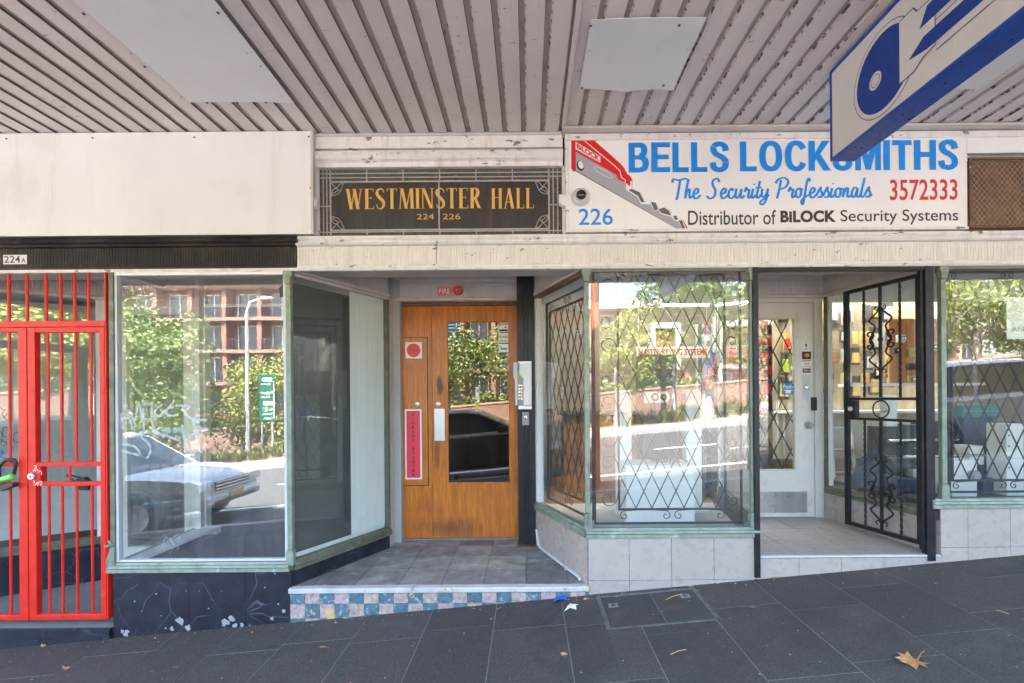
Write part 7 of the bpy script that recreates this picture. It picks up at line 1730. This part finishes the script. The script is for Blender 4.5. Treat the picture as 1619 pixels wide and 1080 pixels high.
t.part('base_plate', MB().box(x - .11, x + .11, y - .11, y + .11, GZ(x, y) - .14, GZ(x, y) - .021), 'p_dark')
x, y = 3.05, -3.2
# parking sign pole
x, y = mirx(964, 12), -8.75
# ---- parked cars
def car(label, nose_x, yc, paint, L=4.5, W=1.78, H=1.48, wagon=True, cat='car', flip=1, name='parked_car'):
    """flip=1: nose towards +x"""
    zc = GZ(nose_x - flip * L / 2, yc) - .14; sl = .084
    T = Matrix.Translation((nose_x, yc, zc + sl * flip * L / 2)) @ Matrix(((flip, 0, 0, 0), (0, 1, 0, 0), (sl * flip, 0, 1, 0), (0, 0, 0, 1))) @ Matrix.Translation((-L, 0, 0))
    t = Thing(name, label, cat, (nose_x - flip * L / 2, yc, zc))
    hw = W / 2
    def loft(stations, mat, nm, parent=None, smooth=True):
        """stations: x, [(halfwidth, z)...] bottom to top"""
        vs = []; fs = []; m = len(stations[0][1])
        for x, sec in stations:
            for w, z in sec: vs.append((x, -w, z))
            for w, z in reversed(sec): vs.append((x, w, z))
        N = 2 * m
        for i in range(len(stations) - 1):
            for k in range(N): fs.append((i * N + k, i * N + (k + 1) % N, (i + 1) * N + (k + 1) % N, (i + 1) * N + k))
        fs += [tuple(range(N))[::-1], tuple(range((len(stations) - 1) * N, len(stations) * N))]
        return t.part(nm, MB(T).add(vs, fs), mat, parent=parent, smooth=smooth)
    b_ = .28
    def sec(w, zb, zt, round_=.08): return [(w * .90, zb), (w, zb + .10), (w, zt - .22), (w * .97, zt - .06), (w * .86, zt)]
    st = [(0.0, sec(hw * .86, .42, .92)), (.06, sec(hw * .93, .32, 1.0)), (.35, sec(hw * .99, b_, 1.02)), (1.2, sec(hw, b_, 1.0)), (L * .5, sec(hw, b_, .98)), (L * .70, sec(hw, b_, .98)), (L * .82, sec(hw * .99, b_, .93)), (L * .93, sec(hw * .95, .30, .86)), (L * .985, sec(hw * .86, .36, .76)), (L, sec(hw * .78, .40, .68))]
    body = loft(st, paint, 'body')
    ca = [(.10 if wagon else .8, [(hw * .88, .97), (hw * .86, 1.0)]), ]
    xr = .18 if wagon else .9
    gh = [(xr, [(hw * .86, .95), (hw * .85, 1.0)]), (xr + .22, [(hw * .86, .95), (hw * .72, H - .05)]), (L * .35, [(hw * .87, .95), (hw * .72, H - .03)]), (L * .52, [(hw * .87, .95), (hw * .71, H - .05)]), (L * .58, [(hw * .87, .95), (hw * .72, H - .12)]), (L * .745, [(hw * .84, .93), (hw * .83, .97)])]
    cab = loft(gh, 'car_glass', 'windows', smooth=False)
    rf = [(xr + .16, [(hw * .70, H - .075), (hw * .66, H - .045)]), (xr + .3, [(hw * .74, H - .06), (hw * .66, H - .0)]), (L * .35, [(hw * .75, H - .05), (hw * .66, H + .01)]), (L * .52, [(hw * .74, H - .07), (hw * .66, H - .015)]), (L * .575, [(hw * .74, H - .13), (hw * .68, H - .09)])]
    loft(rf, paint, 'roof')
    for s in (1, -1):
        for (xa, xb_, za, zb_, w_) in ((L * .57, L * .745, H - .12, .95, .045), (L * .36, L * .34, H - .04, .95, .05), (xr + .2, xr, H - .06, .98, .06), (L * .20, L * .17, H - .04, .96, .04)):
            t.part('pillar', MB(T).tube([(xa, s * hw * .735, za), (xb_, s * hw * .865, zb_)], w_ * .6, 5), paint, parent=body)
        t.part('mirror', MB(T).box(L * .66, L * .70, s * (hw + .02) - .0, s * (hw + .16), .96, 1.09), paint, bev=.02)
        for xw in (.85, L - .88):
            wh = t.part('wheel', MB(T).lathe([(.20, -.10), (.31, -.10), (.325, -.06), (.325, .06), (.31, .10), (.20, .10)], (xw, s * (hw - .10), .325), 'y', 24), 'rubber', smooth=True)
            t.part('rim', MB(T).lathe([(.19, s * .102), (.20, s * .106), (.15, s * .085), (.05, s * .10), (.03, s * .11)], (xw, s * (hw - .10), .325), 'y', 20), 'steel', parent=wh, smooth=True)
            t.part('wheel_arch', MB(T).tube([(xw + .37 * math.cos(math.pi * q / 10), s * (hw + .005), .325 + .37 * math.sin(math.pi * q / 10)) for q in range(11)], .025, 5), 'p_dark', parent=body)
        t.part('headlight', MB(T).prism([(L - .10, .64), (L - .01, .60), (L - .02, .73), (L - .20, .80), (L - .24, .76)], s * (hw * .76 - .18), s * (hw * .76 + .14), 'y'), 'headlight', bev=.01)
        t.part('tail_light', MB(T).box(-.01, .10, s * (hw * .84) - .1, s * (hw * .84) + .08, .72, .95), 'p_red', bev=.01)
    for zq in (.58, .63, .68): t.part('grille_bar', MB(T).box(L - .01, L + .012, -hw * .5, hw * .5, zq, zq + .022), 'chrome')
    t.part('grille', MB(T).box(L - .06, L - .0, -hw * .52, hw * .52, .56, .71), 'black')
    t.part('bumper', MB(T).box(L - .16, L + .05, -hw * .82, hw * .82, .34, .52), paint, bev=.05); t.part('bumper_intake', MB(T).box(L + .045, L + .055, -hw * .6, hw * .6, .36, .42), 'black')
    t.part('number_plate', MB(T).box(L + .05, L + .062, -.18, .18, .42, .53), 'yellow'); t.part('door_seam', MB(T).box(L * .36, L * .36 + .012, hw - .002, hw + .003, .4, .94), 'black')
    for xs_ in (L * .36, L * .58): t.part('door_handle', MB(T).box(xs_ - .25, xs_ - .1, hw - .002, hw + .025, .84, .87), paint)
    return t
car('silver wagon parked at the kerb facing uphill, opposite the vacant shop', -4.85, -4.6, 'car_silver', H=1.62)
car('dark hatchback parked at the kerb right behind the silver wagon\'s nose', .95, -4.62, 'car_dark', H=1.45)
car('silver hatchback parked far up the kerb past the far shop window', 9.6, -4.6, 'car_silver', H=1.5)
# emergency van far down the street
t = car('white emergency vehicle with yellow and red chequered sides down the road', -11.2, -8.0, 'car_white', L=5.2, W=1.95, H=2.1, name='emergency_van')
L = 5.2; zc = GZ(-13.8, -8) - .14
for i in range(18):
    xx = -16.0 + i * .25
    t.part('chequer', MB().box(xx, xx + .24, -8 + .978, -8 + .983, GZ(xx, -8) + .50, GZ(xx, -8) + .62), 'p_red' if i % 2 else 'white')
t.part('side_stripe', MB().box(-16.1, -11.6, -8 + .977, -8 + .982, GZ(-13.8, -8) + .63, GZ(-13.8, -8) + .76), 'yellow')
t.part('light_bar', MB().box(-14.2, -13.8, -8.5, -7.5, GZ(-13.8, -8) + 1.98, GZ(-13.8, -8) + 2.1), 'p_blue', bev=.02)
